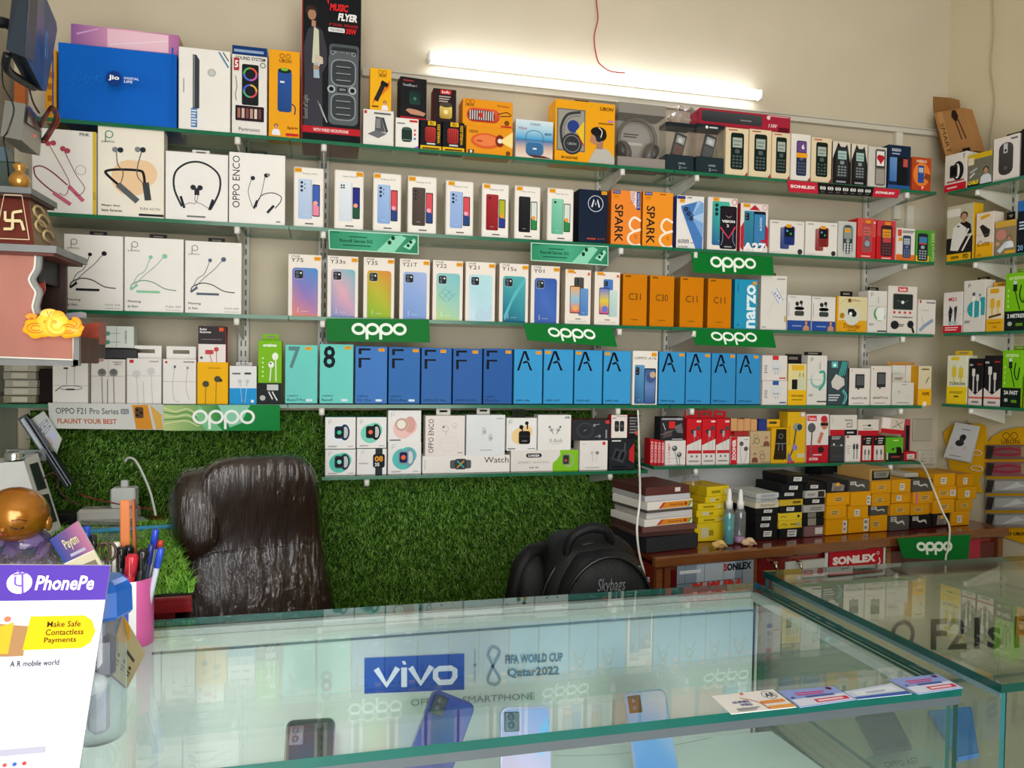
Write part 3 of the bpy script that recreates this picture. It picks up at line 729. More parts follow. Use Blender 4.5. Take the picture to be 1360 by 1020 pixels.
def a_sea(c):
    c.G(0, .5, 1, 1, '#3f9ad0', '#a8d0e4', '#d8e4ea'); c.G(0, 0, 1, .5, '#ecdcd0', '#d8b8a8', '#3070a8'); c.RR(.27, .10, .75, .46, .1, '#27507c', '#5c98c8'); c.RR(.30, .14, .72, .42, .08, '#3a6c9c'); c.R(.46, .25, .56, .29, '#e0e8f0')
    c.L([(.27, .42), (.30, .66), (.5, .74), (.7, .66), (.75, .42)], .02, '#4d7898', 5); c.P([(.3, .1), (.75, .1), (.98, .04), (.5, .04)], '#5c2c28')
    c.T('Vibes', .06, .74, .3, .82, '#b02838', shear=.2); c.T('BASS', .78, .64, .96, .70, '#1c2c5c', bold=.02); c.T('SONILEX', .38, .87, .66, .93, '#26324c')
carton(S[1], 684.5, 734.5, 160, '#d8dce0', a_sea, 'beach scene box picturing a blue round-topped speaker', name='speaker_box', dep=.06, group=G1)
def hpbox(x0, x1, yt, col, label, win, art, tab=None, inner='#8d8a84', hp='#3a3b3e', yb=None, hpc=None):
    """headphone carton with an open window, cavity, headphones and film"""
    o = carton(S[1], x0, x1, yt, col, art, label, name='headphone_box', dep=.075, group=G1, tab=tab)
    return o
def a_hp1(c):
    c.R(.03, .18, .50, .86, '#6f6c64'); c.R(.05, .20, .48, .84, '#99968c')
    c.L([(.12, .30), (.10, .55), (.20, .76), (.42, .82)], .045, '#3c3d40', 6); c.L([(.17, .30), (.15, .55), (.24, .72), (.42, .76)], .02, '#74757a', 6)
    c.E(.28, .30, .17, '#34363a'); c.ring(.28, .30, .13, .012, '#85878c'); c.T('UBON', .21, .28, .35, .32, '#b8b8bc')
    c.E(.30, .58, .1, '#2b3f86'); c.P([(.34, .5), (.48, .68), (.48, .3)], '#e8c030'); c.P([(.35, .5), (.37, .48), (.48, .30), (.47, .27)], '#c04030')
    c.T('UBON', .74, .88, .97, .94, '#4c2c0c', bold=.02, shear=.2); c.T('BIG DADDY BASS', .11, .055, .38, .095, '#5c3408', bold=.03); c.fine(.72, .66, .97, .68, '#8a5a14', 1); c.R(.88, .70, .97, .73, '#c080c0')
    c.P([(.56, .02), (1, .02), (1, .12), (.90, .24), (.80, .28), (.68, .26), (.62, .16)], '#b9b6ae'); c.P([(.68, .25), (.80, .25), (.80, .40), (.70, .36)], '#a87c60')
    c.P([(.58, .36), (.60, .46), (.64, .56), (.80, .56), (.82, .38), (.66, .32)], '#b48468'); c.E(.72, .53, .13, '#1e1815', rv=.08); c.E(.76, .48, .1, '#1e1815', rv=.10)
    c.E(.73, .42, .055, '#26282c'); c.L([(.72, .60), (.78, .54), (.76, .44)], .014, '#e8e8ea', 4)
carton(S[1], 737, 817, 135, '#eda41a', a_hp1, 'orange headphone box with window and a man wearing headphones', name='headphone_box', dep=.075, group=G1, tab=(.38, .62, .016, '#1c1c1e'))
# clear box with grey headphones: real geometry
def hp_clear():
    s0, zb = S[1].hit(821, 180, .008); s1, _ = S[1].hit(884, 180, .008); zt = S[1].hit(852, 138, .008)[1]; w = s1-s0; h = zt-SH[1]; x = (s0+s1)/2; dp = .075
    o = MB().box((0, dp/2, h/2), (w, .002, h), '#b0aaa2').box((0, 0, .016), (w, dp, .032), '#8f8780').box((0, 0, h-.016), (w, dp, .032), '#8b857e').part('headphone_box', 'card', loc=(x, 2.188+dp/2, SH[1]), label='clear-fronted grey box with a pair of grey headphones inside', cat='box', group=G1)
    m = MB(); m.box((-w/2, 0, h/2), (.0008, dp-.004, h-.066), '#fff'); m.box((w/2, 0, h/2), (.0008, dp-.004, h-.066), '#fff'); m.box((0, -dp/2+.001, h/2), (w, .0008, h-.066), '#fff'); m.part('clear_window', 'clear_plastic', o)
    m = MB(); arc = [(w*.40*cos(radians(t)), 0, h*.50+h*.33*sin(radians(t))) for t in range(-20, 201, 20)]
    m.tube(arc, .0055, '#6d6458', 8); m.part('headband', 'plastic', o)
    for sg in (-1, 1):
        m = MB(); Mx = Matrix.Rotation(sg*.35, 3, 'Y'); m.ell((sg*w*.27, 0, h*.30), (w*.14, .02, h*.17), '#57504a', M=Mx); m.ell((sg*w*.34, -.004, h*.30), (w*.10, .021, h*.14), '#2c2b2b', M=Mx); m.part('ear_cup', 'plastic', o)
    cv = Canvas([(-w/2, dp/2-.002, 0), (w/2, dp/2-.002, 0), (w/2, dp/2-.002, h), (-w/2, dp/2-.002, h)]); cv.fine(.3, .58, .62, .64, '#4c4842', 2); cv.fine(.3, .46, .7, .5, '#d8d2ca', 1)
    cv.n = np.array([0, -1, 0]); cv.finish(o)
hp_clear()
def clearphone(x0, x1, yt, lab, scr):
    s0, _ = S[1].hit(x0, 195, .010); s1, _ = S[1].hit(x1, 195, .010); zt = S[1].hit((x0+x1)/2, yt, .01)[1]; w = s1-s0-.001; h = zt-SH[1]; dp = .055
    o = MB().box((0, 0, h*.17), (w, dp, h*.34), '#223036', bev=.001).part('phone_box', 'card', loc=((s0+s1)/2, 2.19+dp/2, SH[1]), label=lab, cat='box', group=G1)
    MB().box((0, 0, h-.006), (w, dp, .012), '#1d2529').part('top_flap', 'card', o)
    m = MB()
    for sx in (-1, 1): m.box((sx*(w/2-.0005), 0, h*.64), (.0008, dp-.002, h*.58), '#fff')
    m.box((0, -dp/2+.0005, h*.64), (w-.002, .0008, h*.58), '#fff'); m.part('clear_window', 'clear_plastic', o)
    ph = MB(Matrix.Translation((-.002, 0, h*.33)) @ Matrix.Rotation(.28, 4, 'Y') @ Matrix.Rotation(-.1, 4, 'X')); ph.box((0, 0, h*.24), (w*.42, .011, h*.60), '#30363b', bev=.003)
    p = ph.part('display_phone', 'plastic', o)
    q = MB(ph.T); q.box((0, -.0062, h*.39), (w*.30, .0008, h*.16), scr); q.box((0, -.0062, h*.15), (w*.32, .0008, h*.22), '#6e4a48' if scr != '#c2c8cc' else '#4a5258'); q.ell((0, -.0066, h*.38), (w*.09, .0008, w*.09), '#e8e6e0'); q.part('phone_face', 'plastic', p)
    cv = Canvas([(-w/2, -dp/2, 0), (w/2, -dp/2, 0), (w/2, -dp/2, h), (-w/2, -dp/2, h)]); cv.T('HMD', .45, .15, .7, .19, '#b8c4c8'); cv.T('2', .46, .06, .53, .12, '#b8c4c8'); cv.T('2000', .54, .07, .75, .10, '#8a989c')
    if scr == '#c2c8cc': cv.R(.2, .9, .8, .97, '#2c3438'); cv.E(.36, .935, .05, '#e8e8e8'); cv.fine(.45, .92, .75, .95, '#c8ccce', 1)
    cv.finish(o)
clearphone(884.5, 922, 163, 'left of two clear-top black cartons with a keypad phone inside', '#a8b4b0')
clearphone(924.5, 962, 165, 'right of two clear-top black cartons with a keypad phone inside', '#c2c8cc')
def keypad(c, u0, v0, u1, v1, body='#1f2a2e', scr='#a9b4aa', keys='#54605e', scrart=None):
    W, H = u1-u0, v1-v0; c.RR(u0, v0, u1, v1, W*.16, body); c.R(u0+W*.14, v1-H*.40, u1-W*.14, v1-H*.13, scr)
    c.fine(u0+W*.2, v1-H*.35, u1-W*.2, v1-H*.2, mix(scr, '000', .4), 2)
    c.RR(u0+W*.32, v0+H*.44, u0+W*.68, v0+H*.55, W*.08, keys)
    for j in range(4):
        for i in range(3): c.R(u0+W*(.14+.26*i), v0+H*(.06+.09*j), u0+W*(.32+.26*i), v0+H*(.11+.09*j), keys)
def a_key(c): keypad(c, .22, .14, .80, .90, '#172420'); c.P([(.82, 0), (.97, 0), (.97, .1), (.9, .06)], '#a82c30'); c.fine(.1, .94, .5, .96, '#b04040', 1)
for i, (x0, x1, yt) in enumerate(((963.5, 994, 170), (995, 1024.5, 172), (1025, 1049.5, 176))):
    carton(S[1], x0, x1, yt, '#e2cfae', a_key, f"cream box with a black keypad phone, {['left','middle','right'][i]} of three side by side", dep=.05, group=G1)
def a_vio(c): keypad(c, .27, .12, .80, .86, '#2b3148', '#5a3c7c', '#56607a'); c.R(.3, .62, .78, .84, '#6b4a86'); c.R(.27, .50, .82, .60, '#e8a020'); c.T('6', .52, .68, .66, .78, '#fff', bold=.02); c.P([(.8, 0), (1, 0), (1, .1)], '#a82c30')
carton(S[1], 1050.5, 1076.5, 178, '#e6e0da', a_vio, 'white box with a purple-screened keypad phone and orange sticker', dep=.05, group=G1)
def a_key2(c): a_key(c); c.E(.5, .4, .12, '#0d1212'); c.E(.5, .4, .07, '#39464a')
carton(S[1], 1077.5, 1104.5, 183, '#e2cfae', a_key2, 'cream keypad phone box between the purple and the black ones', dep=.05, group=G1)
def a_die(c): c.P([(0, 0), (1, 0), (1, .5), (.8, .95), (.55, .8), (.3, .98), (0, .6)], '#1f1d1c'); keypad(c, .2, .16, .86, .88, '#2d3134', '#a8c4c0', '#8b9296'); c.fine(.2, .05, .75, .09, '#99a', 1)
carton(S[1], 1105.5, 1129.5, 188, '#d8cfc0', a_die, 'first of two boxes with a slanted black keypad phone print', dep=.05, group=G1, side='#403a36')
carton(S[1], 1130.5, 1152, 191, '#d8cfc0', a_die, 'second of two boxes with a slanted black keypad phone print', dep=.05, group=G1, side='#403a36')
def a_flip(c): c.RR(.36, .06, .94, .95, .1, '#6c6664'); c.RR(.40, .50, .90, .92, .06, '#2a2a2c'); c.R(.44, .54, .86, .90, '#e8e4e2'); c.E(.60, .74, .14, '#b82030'); c.E(.74, .74, .12, '#b82030'); c.P([(.47, .73), (.87, .73), (.67, .58)], '#b82030'); c.R(.42, .1, .88, .46, '#a09890')
carton(S[1], 1153, 1177.5, 195, '#cfcac2', a_flip, 'silver grey box with a slim phone showing a red heart', dep=.05, group=G1)
def a_dz(c):
    c.R(0, 0, 1, .10, '#2c5a9c'); c.T('DIZO', .15, .86, .55, .92, '#dde6f2', bold=.03); c.fine(.15, .79, .5, .82, '#9ab0cc', 1); c.RR(.06, .18, .44, .72, .04, '#3b6cb0', '#6c98d0'); c.RR(.38, .10, .86, .74, .05, '#15191f'); c.R(.66, .52, .86, .70, '#c05048')
carton(S[1], 1179.5, 1209.5, 193, '#182742', a_dz, 'navy blue box picturing a blue and a black keypad phone', dep=.05, group=G1, top='#101a2c')
def a_hero(c):
    c.E(.5, .5, .45, '#e88030', rv=.35); keypad(c, .30, .25, .62, .76, '#2b4c98', '#c8d0d0', '#3860b8'); c.P([(.6, .4), (.95, .3), (.95, .5), (.7, .55)], '#8a4420'); c.T('HERO', .2, .84, .75, .92, '#f6d8b0', bold=.03); c.E(.55, .1, .12, '#e03030'); c.T('P', .5, .06, .6, .15, '#fff')
carton(S[1], 1211, 1236.5, 209, '#b8461e', a_hero, 'small orange-red box with a blue keypad phone at the shelf end', dep=.05, group=G1)
# sound bar package lying on the boxes
zt = TOPZ['phone_box'] if 'phone_box' in TOPZ else 2.3
t0 = S[1].hit(930, 160, .03); t1 = S[1].hit(1051, 176, .03)
o = MB().box((0, 0, .030), (t1[0]-t0[0], .07, .060), '#a3243a', bev=.002).part('soundbar_box', 'card', loc=((t0[0]+t1[0])/2, 2.25, max(TOPZ[n] for n in TOPZ if bpy.data.objects[n].location.x < t1[0] and bpy.data.objects[n].location.x > t0[0] and TOPZ[n] < 2.3)+.001), label='long red shrink-wrapped sound bar box lying on the phone boxes', cat='box', group=G1)
cv = Canvas([((t0[0]-t1[0])/2, -.035, 0), ((t1[0]-t0[0])/2, -.035, 0), ((t1[0]-t0[0])/2, -.035, .06), ((t0[0]-t1[0])/2, -.035, .06)])
cv.RR(.02, .30, .68, .88, .02, '#2f3134', '#4a4c50'); cv.R(.44, .5, .56, .56, '#888'); cv.E(.75, .82, .02, '#e8c8c8'); cv.T('110V', .75, .3, .85, .5, '#f0d8d8', bold=.02, shear=.2); cv.R(.86, .10, .98, .35, '#5c1420'); cv.fine(.75, .9, .98, .95, '#e0a8b0', 1); cv.finish(o)
m = MB(); m.ell((0, 0, 0), (.052, .036, .038), '#f4f2ee', nu=14, nv=9, fn=lambda v, d: v*(1+.28*sin(9*d.x+5*d.z)*cos(7*d.z+4*d.y))); m.part('film_wrap', 'cling_film', o, loc=((t0[0]-t1[0])/2-.035, .0, .025))

# ---- second shelf
def a_pinkneck(c):
    c.L([(.03, .50), (.04, .53), (.15, .545), (.32, .48), (.55, .34)], .016, '#8a3a48', 5); c.L([(.03, .50), (.06, .42), (.2, .32), (.35, .24)], .016, '#8a3a48', 5)
    c.L([(.33, .24), (.60, .11)], .045, '#c8687c'); c.L([(.57, .33), (.80, .16)], .045, '#c8687c'); c.L([(.27, .80), (.5, .5), (.58, .36), (.52, .22), (.42, .24)], .008, '#8a3a48', 5); c.L([(.50, .75), (.68, .48), (.82, .32), (.72, .22), (.66, .26)], .008, '#8a3a48', 5)
    for u, v in ((.25, .82), (.33, .83), (.48, .77), (.55, .75)): c.E(u, v, .045, '#b04a5c')
    c.ring(.76, .53, .08, .006, '#999'); c.T('PINK', .74, .94, .90, .975, '#555', bold=.02); c.R(.95, 0, 1, 1, '#d8b828'); c.fine(.05, .08, .25, .12, '#aaa', 2); c.T('OUT', .955, .18, .995, .28, '#5a4a10', rot=90)
carton(S[2], 42, 128, 172, W_, a_pinkneck, 'white neckband box with pink cord and a yellow right edge', name='earphone_box', dep=.05, off=.004, group=G2)
def peblogo(c, u, v, k, col='#666'):
    c.ring(u, v, k*.4, .01, col); c.L([(u-k*.35, v), (u-k*.4, v-k*.9*c.w/c.h)], .01, col); 
def a_peb(c):
    c.E(.50, .44, .30, '#ecc9a0'); c.E(.68, .50, .22, '#ecc9a0')
    c.L([(.30, .36), (.14, .46), (.13, .50), (.3, .525), (.62, .53), (.69, .49), (.71, .36)], .028, '#1f2326', 5)
    c.L([(.30, .36), (.60, .18)], .065, '#5a6064'); c.L([(.72, .40), (.76, .20)], .07, '#3f4448'); c.L([(.28, .72), (.30, .58), (.38, .50), (.35, .38)], .010, '#555', 5); c.L([(.66, .74), (.60, .58), (.60, .46), (.70, .38)], .010, '#555', 5)
    for u in (.26, .34, .60, .68): c.E(u, .745 if u < .5 else .765, .045, '#2c3236' if u in (.34, .68) else '#7f8488')
    peblogo(c, .17, .91, .14, '#3f8a78'); c.T('pebble', .06, .81, .25, .845, '#555'); c.T('Magic that', .06, .105, .34, .13, '#555', bold=.02); c.T('lasts forever.', .06, .05, .38, .08, '#555', bold=.02); c.T('FLEX ACTIV', .64, .09, .95, .115, '#666'); c.R(.62, .02, 1, .045, '#262a2e')
carton(S[2], 129.5, 218, 170, '#efe7d8', a_peb, 'tall cream neckband box with a beige blob behind black earphones', name='earphone_box', dep=.05, off=.003, group=G2)
def a_neck3(c):
    pts = [(.26, .20), (.14, .45), (.15, .68), (.30, .82), (.5, .87), (.7, .82), (.86, .68), (.86, .45), (.72, .18)]
    c.L(pts, .028, '#2f353a', 6); c.L([(.3, .18), (.24, .35)], .035, '#22262a'); c.L([(.70, .17), (.76, .33)], .035, '#22262a')
    c.L([(.26, .2), (.38, .26), (.48, .26), (.52, .40), (.46, .46)], .008, '#555', 5); c.L([(.72, .18), (.58, .25), (.47, .30), (.50, .45)], .008, '#555', 5); c.E(.44, .49, .045, '#2c3034'); c.E(.55, .49, .045, '#2c3034'); c.R(.46, .38, .54, .48, '#2c3034')
    c.fine(.34, .05, .64, .075, '#777', 1)
carton(S[2], 219.5, 303, 203, '#f0ece8', a_neck3, 'white neckband box with a round black loop and no colour blob', name='earphone_box', dep=.05, off=.004, group=G2, tab=(.40, .68, .014, '#e8e6e2'))
def a_enco(c):
    c.T('OPPO ENCO', .06, .22, .19, .95, '#1f2224', rot=90); c.L([(.42, .24), (.34, .45), (.40, .64)], .008, '#444', 5); c.L([(.44, .24), (.56, .40), (.64, .70)], .008, '#444', 5)
    c.L([(.48, .24), (.56, .40), (.75, .46), (.92, .42), (.92, .34), (.82, .24)], .012, '#33373a', 5); c.L([(.44, .22), (.50, .34)], .03, '#2c3034'); c.L([(.68, .17), (.80, .28)], .035, '#2c3034'); c.E(.42, .65, .04, '#2a2e32'); c.E(.66, .70, .04, '#2a2e32'); c.E(.70, .71, .03, '#888'); c.fine(.84, .04, .92, .06, '#888', 1)
carton(S[2], 304, 379, 204, '#f0ece8', a_enco, 'white neckband box with large sideways black lettering', name='earphone_box', dep=.05, off=.004, group=G2, tab=(.38, .66, .014, '#2a2c2e'))
def a_sam(back, scr, cam, st, line='Galaxy A23'):
    def f(c):
        c.T(line, .28, .875, .78, .905, '#333'); pic_phone(c, .15, .14, .60, .80, back, cam); pic_screen(c, .62, .19, .87, .72, scr); c.fine(.38, .055, .66, .075, '#555', 1)
        c.P([(.58, .14), (.60, .16), (.60, .78), (.58, .80)], mix(back[0], '000', .25)); c.S(st, .905, st+.23, .975)
    return f
BL = ('#a9c0e2', '#c6d4ea'); scr1 = ('#3f62b8', '#f0a890', '#e88aa8'); scr2 = ('#2a2c86', '#e8a080', '#22583a'); scr3 = ('#d8505a', '#f0a8c0', '#2c4680'); scr4 = ('#b0b030', '#f09830', '#2c3c90'); scr5 = ('#d8e0d8', '#f09838', '#2c8a48')
for x0, x1, yt, bk, sc_, cm, st, lb, ln in ((389.5, 430, 222, BL, scr1, 'dots', .03, 'first rounded white phone box, pale blue back, left of the wall rail', 'Galaxy A23'),
        (443.5, 483, 226, ('#cfd8e4', '#e6eaf0'), scr2, 'quad', .74, 'white phone box with a silver phone and four camera dots', 'Galaxy A22 5G'),
        (495, 533, 230, ('#86a8dc', '#a8c2ea'), scr3, 'dots', .03, 'white phone box with a sky blue phone next to the brown one', 'Galaxy A13'),
        (541, 580, 234, ('#4a3f3a', '#5c4c46'), scr3, 'dots', .03, 'white phone box with a brown phone pictured', 'Galaxy A13'),
        (591.5, 629, 240, ('#8ea8dc', '#a4bce8'), scr3, 'dots', .08, 'white phone box with a blue phone between the brown and red ones', 'Galaxy A13'),
        (639.5, 676, 244, ('#8a1c22', '#a83034'), scr4, 'dot', .06, 'white phone box with a dark red phone pictured', 'Galaxy A03'),
        (683, 718, 247, ('#17181a', '#26282a'), scr5, 'dot', .06, 'white phone box with a matte black phone pictured', 'Galaxy A03 Core'),
        (726.5, 762, 250, ('#5cae90', '#8cd0b4'), scr5, 'dot', .06, 'white phone box with a mint green phone pictured', 'Galaxy A03 Core')):
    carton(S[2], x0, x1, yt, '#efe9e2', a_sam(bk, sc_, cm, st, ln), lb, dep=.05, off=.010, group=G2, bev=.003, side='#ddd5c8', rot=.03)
def a_moto(c):
    c.ring(.58, .745, .26, .012, '#cfd6de'); P_ = [(.45, .68), (.52, .82), (.58, .72), (.64, .82), (.71, .68)]
    c.L(P_, .028, '#e8ecf0'); c.T('moto', .30, .075, .60, .11, '#e0503a', bold=.03); c.T('e', .66, .078, .72, .10, '#e0503a'); c.fine(.75, .09, .92, .10, '#a04a40', 1); c.S(.78, .92, .97, .985)
carton(S[2], 768.5, 807, 252, '#152238', a_moto, 'dark navy phone box with a white M in a circle', dep=.055, group=G2, side='#0d1626')
def a_spark(st):
    def f(c):
        c.T('SPARK', .12, .05, .40, .74, '#26221e', rot=-90, bold=.015); c.L([(1.0, .46), (.78, .52), (.64, .44), (.64, .34), (.80, .27), (1, .31)], .042, '#fbe9d4', 4)
        c.L([(1, .31), (.80, .27), (.60, .19), (.60, .08), (.78, .01), (1, .03)], .042, '#fbe9d4', 4); c.T('C', .80, .14, .88, .20, '#3a2a20'); c.R(.05, .93, .30, .99, '#283a7c'); c.T('TECNO', .07, .945, .28, .975, '#d8dcec')
        c.S(.08, .84, .26, .92, '#e88c14')
        if st: c.P([(.62, .99), (.96, .99), (.96, .66), (.86, .66), (.64, .84)], '#e8dcd8'); c.R(.84, .66, .97, .99, '#2c3c88'); c.T('NOTICE', .87, .69, .94, .96, '#e8e8f4', rot=-90); c.fine(.64, .78, .8, .97, '#c88070', 6)
        else: c.fine(.55, .95, .75, .97, '#a05810', 1)
    return f
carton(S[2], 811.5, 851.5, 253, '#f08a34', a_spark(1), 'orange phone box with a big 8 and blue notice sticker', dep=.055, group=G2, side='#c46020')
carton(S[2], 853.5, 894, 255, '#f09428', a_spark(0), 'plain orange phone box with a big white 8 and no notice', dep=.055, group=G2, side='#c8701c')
def a_6000(c):
    c.P([(.15, .80), (.16, .75), (.72, 0), (.96, 0), (.98, .88), (.84, .92), (.80, .91)], '#4a7cc0'); c.P([(.98, .88), (.84, .92), (.55, .6), (.98, .2)], '#7aa8dc'); c.P([(.98, .7), (.55, .6), (.98, .5)], '#a8c8ec'); c.P([(.9, .9), (.55, .62), (.75, .91)], '#9cc0e8')
    c.L([(.30, .76), (.52, .58)], .16, '#3c68a8')
    for k in range(3): c.E(.33+.1*k, .745-.085*k, .075, '#1c2430'); c.E(.33+.1*k, .745-.085*k, .035, '#4c5c70')
    c.T('6000', .06, .10, .46, .18, '#2c2c30'); c.T('5G POWER', .06, .02, .42, .055, '#444'); c.T('POP', .38, .945, .55, .975, '#222', bold=.03); c.R(0, .93, .3, .985, '#283a7c'); c.S(.10, .86, .28, .93); c.fine(.5, .11, .62, .12, '#666', 1)
carton(S[2], 898.5, 935, 260, '#e8e4e2', a_6000, 'white phone box with a slanted shiny blue phone and 6000', dep=.055, group=G2, side='#34428c')
def a_vis(c):
    pic_phone(c, .14, .10, .72, .92, ('#2a5a9c', '#3fa0a0', '#4cb8a0'), 'dots'); c.RR(.40, .04, .96, .84, .06, '#15161c'); c.RR(.43, .06, .93, .82, .05, '#241c26')
    c.L([(.42, .44), (.70, .24), (.92, .46)], .03, '#d0405c'); c.L([(.44, .1), (.5, .2), (.5, .36)], .01, '#78a8d0'); c.L([(.92, .1), (.84, .2), (.84, .36)], .01, '#78a8d0'); c.T('VISION', .46, .53, .90, .58, '#eee', bold=.04); c.T('2', .62, .45, .70, .50, '#eee', bold=.03); c.L([(.6, .66), (.7, .63), (.78, .66)], .012, '#999', 4)
    c.ring(.87, .92, .08, .01, '#c84858'); c.S(.16, .92, .36, .985); c.fine(.55, .07, .8, .09, '#a0a8b4', 1)
carton(S[2], 940, 980, 262, '#e8e2dc', a_vis, 'white phone box showing a black phone with pink chevron over a teal one', dep=.05, group=G2, bev=.003, side='#cfc6ba')
def a_a27(c):
    c.P([(.30, .86), (.5, .97), (.70, .86)], '#b8283a'); c.P([(0, .5), (.12, .62), (.12, 0), (0, .1)], '#b8283a'); c.P([(.88, .6), (1, .5), (1, .1), (.88, .2)], '#b8283a'); pic_phone(c, .12, .10, .52, .84, ('#2c6c90', '#3c90a8'), 'rect'); c.RR(.46, .10, .90, .84, .05, '#16202c'); c.R(.48, .12, .88, .78, '#3c80b4')
    c.T('6000', .68, .45, .76, .72, '#e0e8f0', rot=90); c.T('A27', .08, .02, .92, .20, '#f2eeee', bold=.05); c.ring(.86, .92, .08, .01, '#c84858'); c.S(.08, .91, .32, .98); c.R(.72, .22, .9, .27, '#b8283a')
carton(S[2], 983.5, 1020.5, 270, '#e6ddd8', a_a27, 'white and red phone box with large white A27', dep=.05, group=G2, side='#b02c38', bev=.002)
def a_nok(col, rd_):
    def f(c):
        c.RR(.30, .16, .56, .80, .04, col, mix(col, 'fff', .15)); c.RR(.40, .28, .72, .84, .05, col); c.R(.43, .52, .68, .80, '#16181c'); c.E(.5, .7, .03, '#4aa0e0'); c.E(.6, .62, .03, '#3aa860'); c.fine(.45, .32, .66, .48, mix(col, '000', .4), 4)
        c.E(.88, .10, .07, '#333'); c.T('NOKIA', .78, .90, .93, .93, '#444'); c.fine(.05, .91, .24, .94, '#999', 1); c.S(.46, .80, .62, .89); c.fine(.05, .05, .3, .06, '#bbb', 1)
    return f
carton(S[2], 1022, 1068, 293, '#e3ded8', a_nok('#24387c', 0), 'wide white box with a blue keypad slider phone', dep=.05, group=G2)
carton(S[2], 1069.5, 1112, 295, '#e3ded8', a_nok('#8c2c2c', 1), 'wide white box with a dark red keypad slider phone', dep=.05, group=G2)
def a_3310(c):
    c.RR(.2, .06, .86, .95, .25, '#b8bcbe'); c.RR(.26, .12, .80, .90, .2, '#3a4044'); c.RR(.30, .52, .76, .84, .08, '#8a9490'); c.S(.36, .70, .64, .80); c.E(.53, .46, .1, '#9aa0a2')
    for j in range(4):
        for i in range(3): c.E(.36+.17*i, .16+.07*j, .06, '#c4c8ca')
carton(S[2], 1113, 1137, 294, '#c9c7c2', a_3310, 'grey box with a rounded grey keypad phone and orange dot', dep=.05, group=G2)
def a_red(body):
    def f(c): c.R(0, .55, 1, 1, '#d05048'); keypad(c, .24, .16, .80, .88, body, '#c86860', '#58646c'); c.E(.52, .38, .14, '#8aa0b0'); c.fine(.2, .05, .7, .08, '#f0c0c0', 1); c.S(.42, .88, .68, .95); c.E(.9, .9, .05, '#f0d0d0')
    return f
carton(S[2], 1138.5, 1163, 290, '#c8282e', a_red('#b04c50'), 'red box with a pink and grey keypad phone, left of two', dep=.05, group=G2)
def a_red2(c): c.R(0, .6, 1, 1, '#c8424c'); keypad(c, .2, .10, .84, .88, '#46282c', '#e09838', '#70484c'); c.R(.3, .44, .74, .56, '#c04850'); c.fine(.25, .03, .75, .06, '#f0c0c0', 1); c.S(.4, .89, .7, .96)
carton(S[2], 1164.5, 1189, 293, '#c42228', a_red2, 'red box with a maroon keypad phone, right of two', dep=.05, group=G2)
def a_wor(c): c.R(0, 0, 1, .2, '#e0702c'); keypad(c, .34, .1, .78, .78, '#3a4264', '#b0bcc4', '#7480a0'); c.R(.05, .75, .25, .95, '#d05030'); c.fine(.3, .86, .95, .92, '#444', 2); c.S(.1, .6, .3, .7)
carton(S[2], 1190, 1215, 303, '#e4dcd6', a_wor, 'small white and orange box with a navy keypad phone', dep=.05, group=G2)
def a_guru(c): c.R(0, .1, .72, 1, '#4c9a3a'); c.R(.72, 0, 1, 1, '#5c9c34'); c.R(0, 0, .7, .2, '#e8c02c'); keypad(c, .08, .04, .62, .90, '#242a30', '#c8583c', '#a8b0b4'); c.R(.15, .6, .55, .78, '#3c80b0'); c.T('Guru1200', .78, .05, .95, .92, '#cfe0a8', rot=90)
carton(S[2], 1216, 1241.5, 306, '#5a9c38', a_guru, 'green and yellow keypad phone box at the shelf end', dep=.05, group=G2)

# ---- third shelf
def a_flex(c1, c2):
    def f(c):
        neckband(c, c1, c2); peblogo(c, .17, .90, .13, '#888'); c.T('pebble', .06, .80, .26, .83, '#666'); c.T('Flexing', .06, .115, .28, .15, '#666', bold=.02); c.T('is fun.', .06, .055, .24, .085, '#666', bold=.02); c.T('FLEX AIR', .70, .065, .96, .09, '#888')
        c.fine(.70, .03, .96, .035, '#999', 1)
    return f
for x0, x1, yt, c1, c2, lb in ((84.5, 163.5, 312, '#3a3a3e', '#202228', 'white neckband box with dark grey earphones, left of three'), (165, 244, 316, '#7aa08a', '#8cc8a4', 'white neckband box with pale green earphones, middle of three'), (245.5, 321, 321, '#4c5058', '#5a6678', 'white neckband box with blue-grey earphones, right of three')):
    carton(S[3], x0, x1, yt, W_, a_flex(c1, c2), lb, name='earphone_box', dep=.055, off=.003, group=G3, tab=(.38, .68, .014, '#232426'))
def a_vivo(nm, cols, cam='rect', st=.78, ex=None):
    def f(c):
        vivo(c, .08, .955, .34, .985, '#555', wd=.007); c.T(nm, .08, .875, .08+.125*len(nm), .94, '#34302e')
        pic_phone(c, .12, -.02 if 0 else .005, .90, .785, cols, 'none', r=.1)
        c.R(.12, .0, .90, .03, cols[0])
        c.RR(.18, .60, .46, .75, .05, '#b8c0c8' if cam == 'light' else mix(cols[1], 'fff', .25)); c.RR(.19, .61, .45, .745, .05, '#282c30'); c.E(.27, .705, .05, '#59626c'); c.E(.27, .645, .05, '#59626c'); c.E(.38, .70, .03, '#dfe4e8')
        c.T('vivo', .26, .06, .32, .14, mix(cols[0], 'fff', .6), rot=90); c.S(st, .91, st+.2, .97)
        if ex: ex(c)
    return f
def x_grid(c):
    for k in range(3): c.L([(.2+.15*k, .42-.05*k), (.45+.15*k, .56-.05*k)], .008, '#6aa8b0'); c.L([(.45+.12*k, .30+.05*k), (.2+.12*k, .42+.05*k)], .008, '#6aa8b0')
def x_dia(c): c.P([(.3, .1), (.5, .25), (.7, .16), (.88, .3), (.88, .05), (.4, .02)], '#b8d4e4')
def x_shine(c): c.P([(.15, .1), (.5, .5), (.88, .78), (.88, .7), (.45, .35), (.2, .02)], '#5cb8c4')
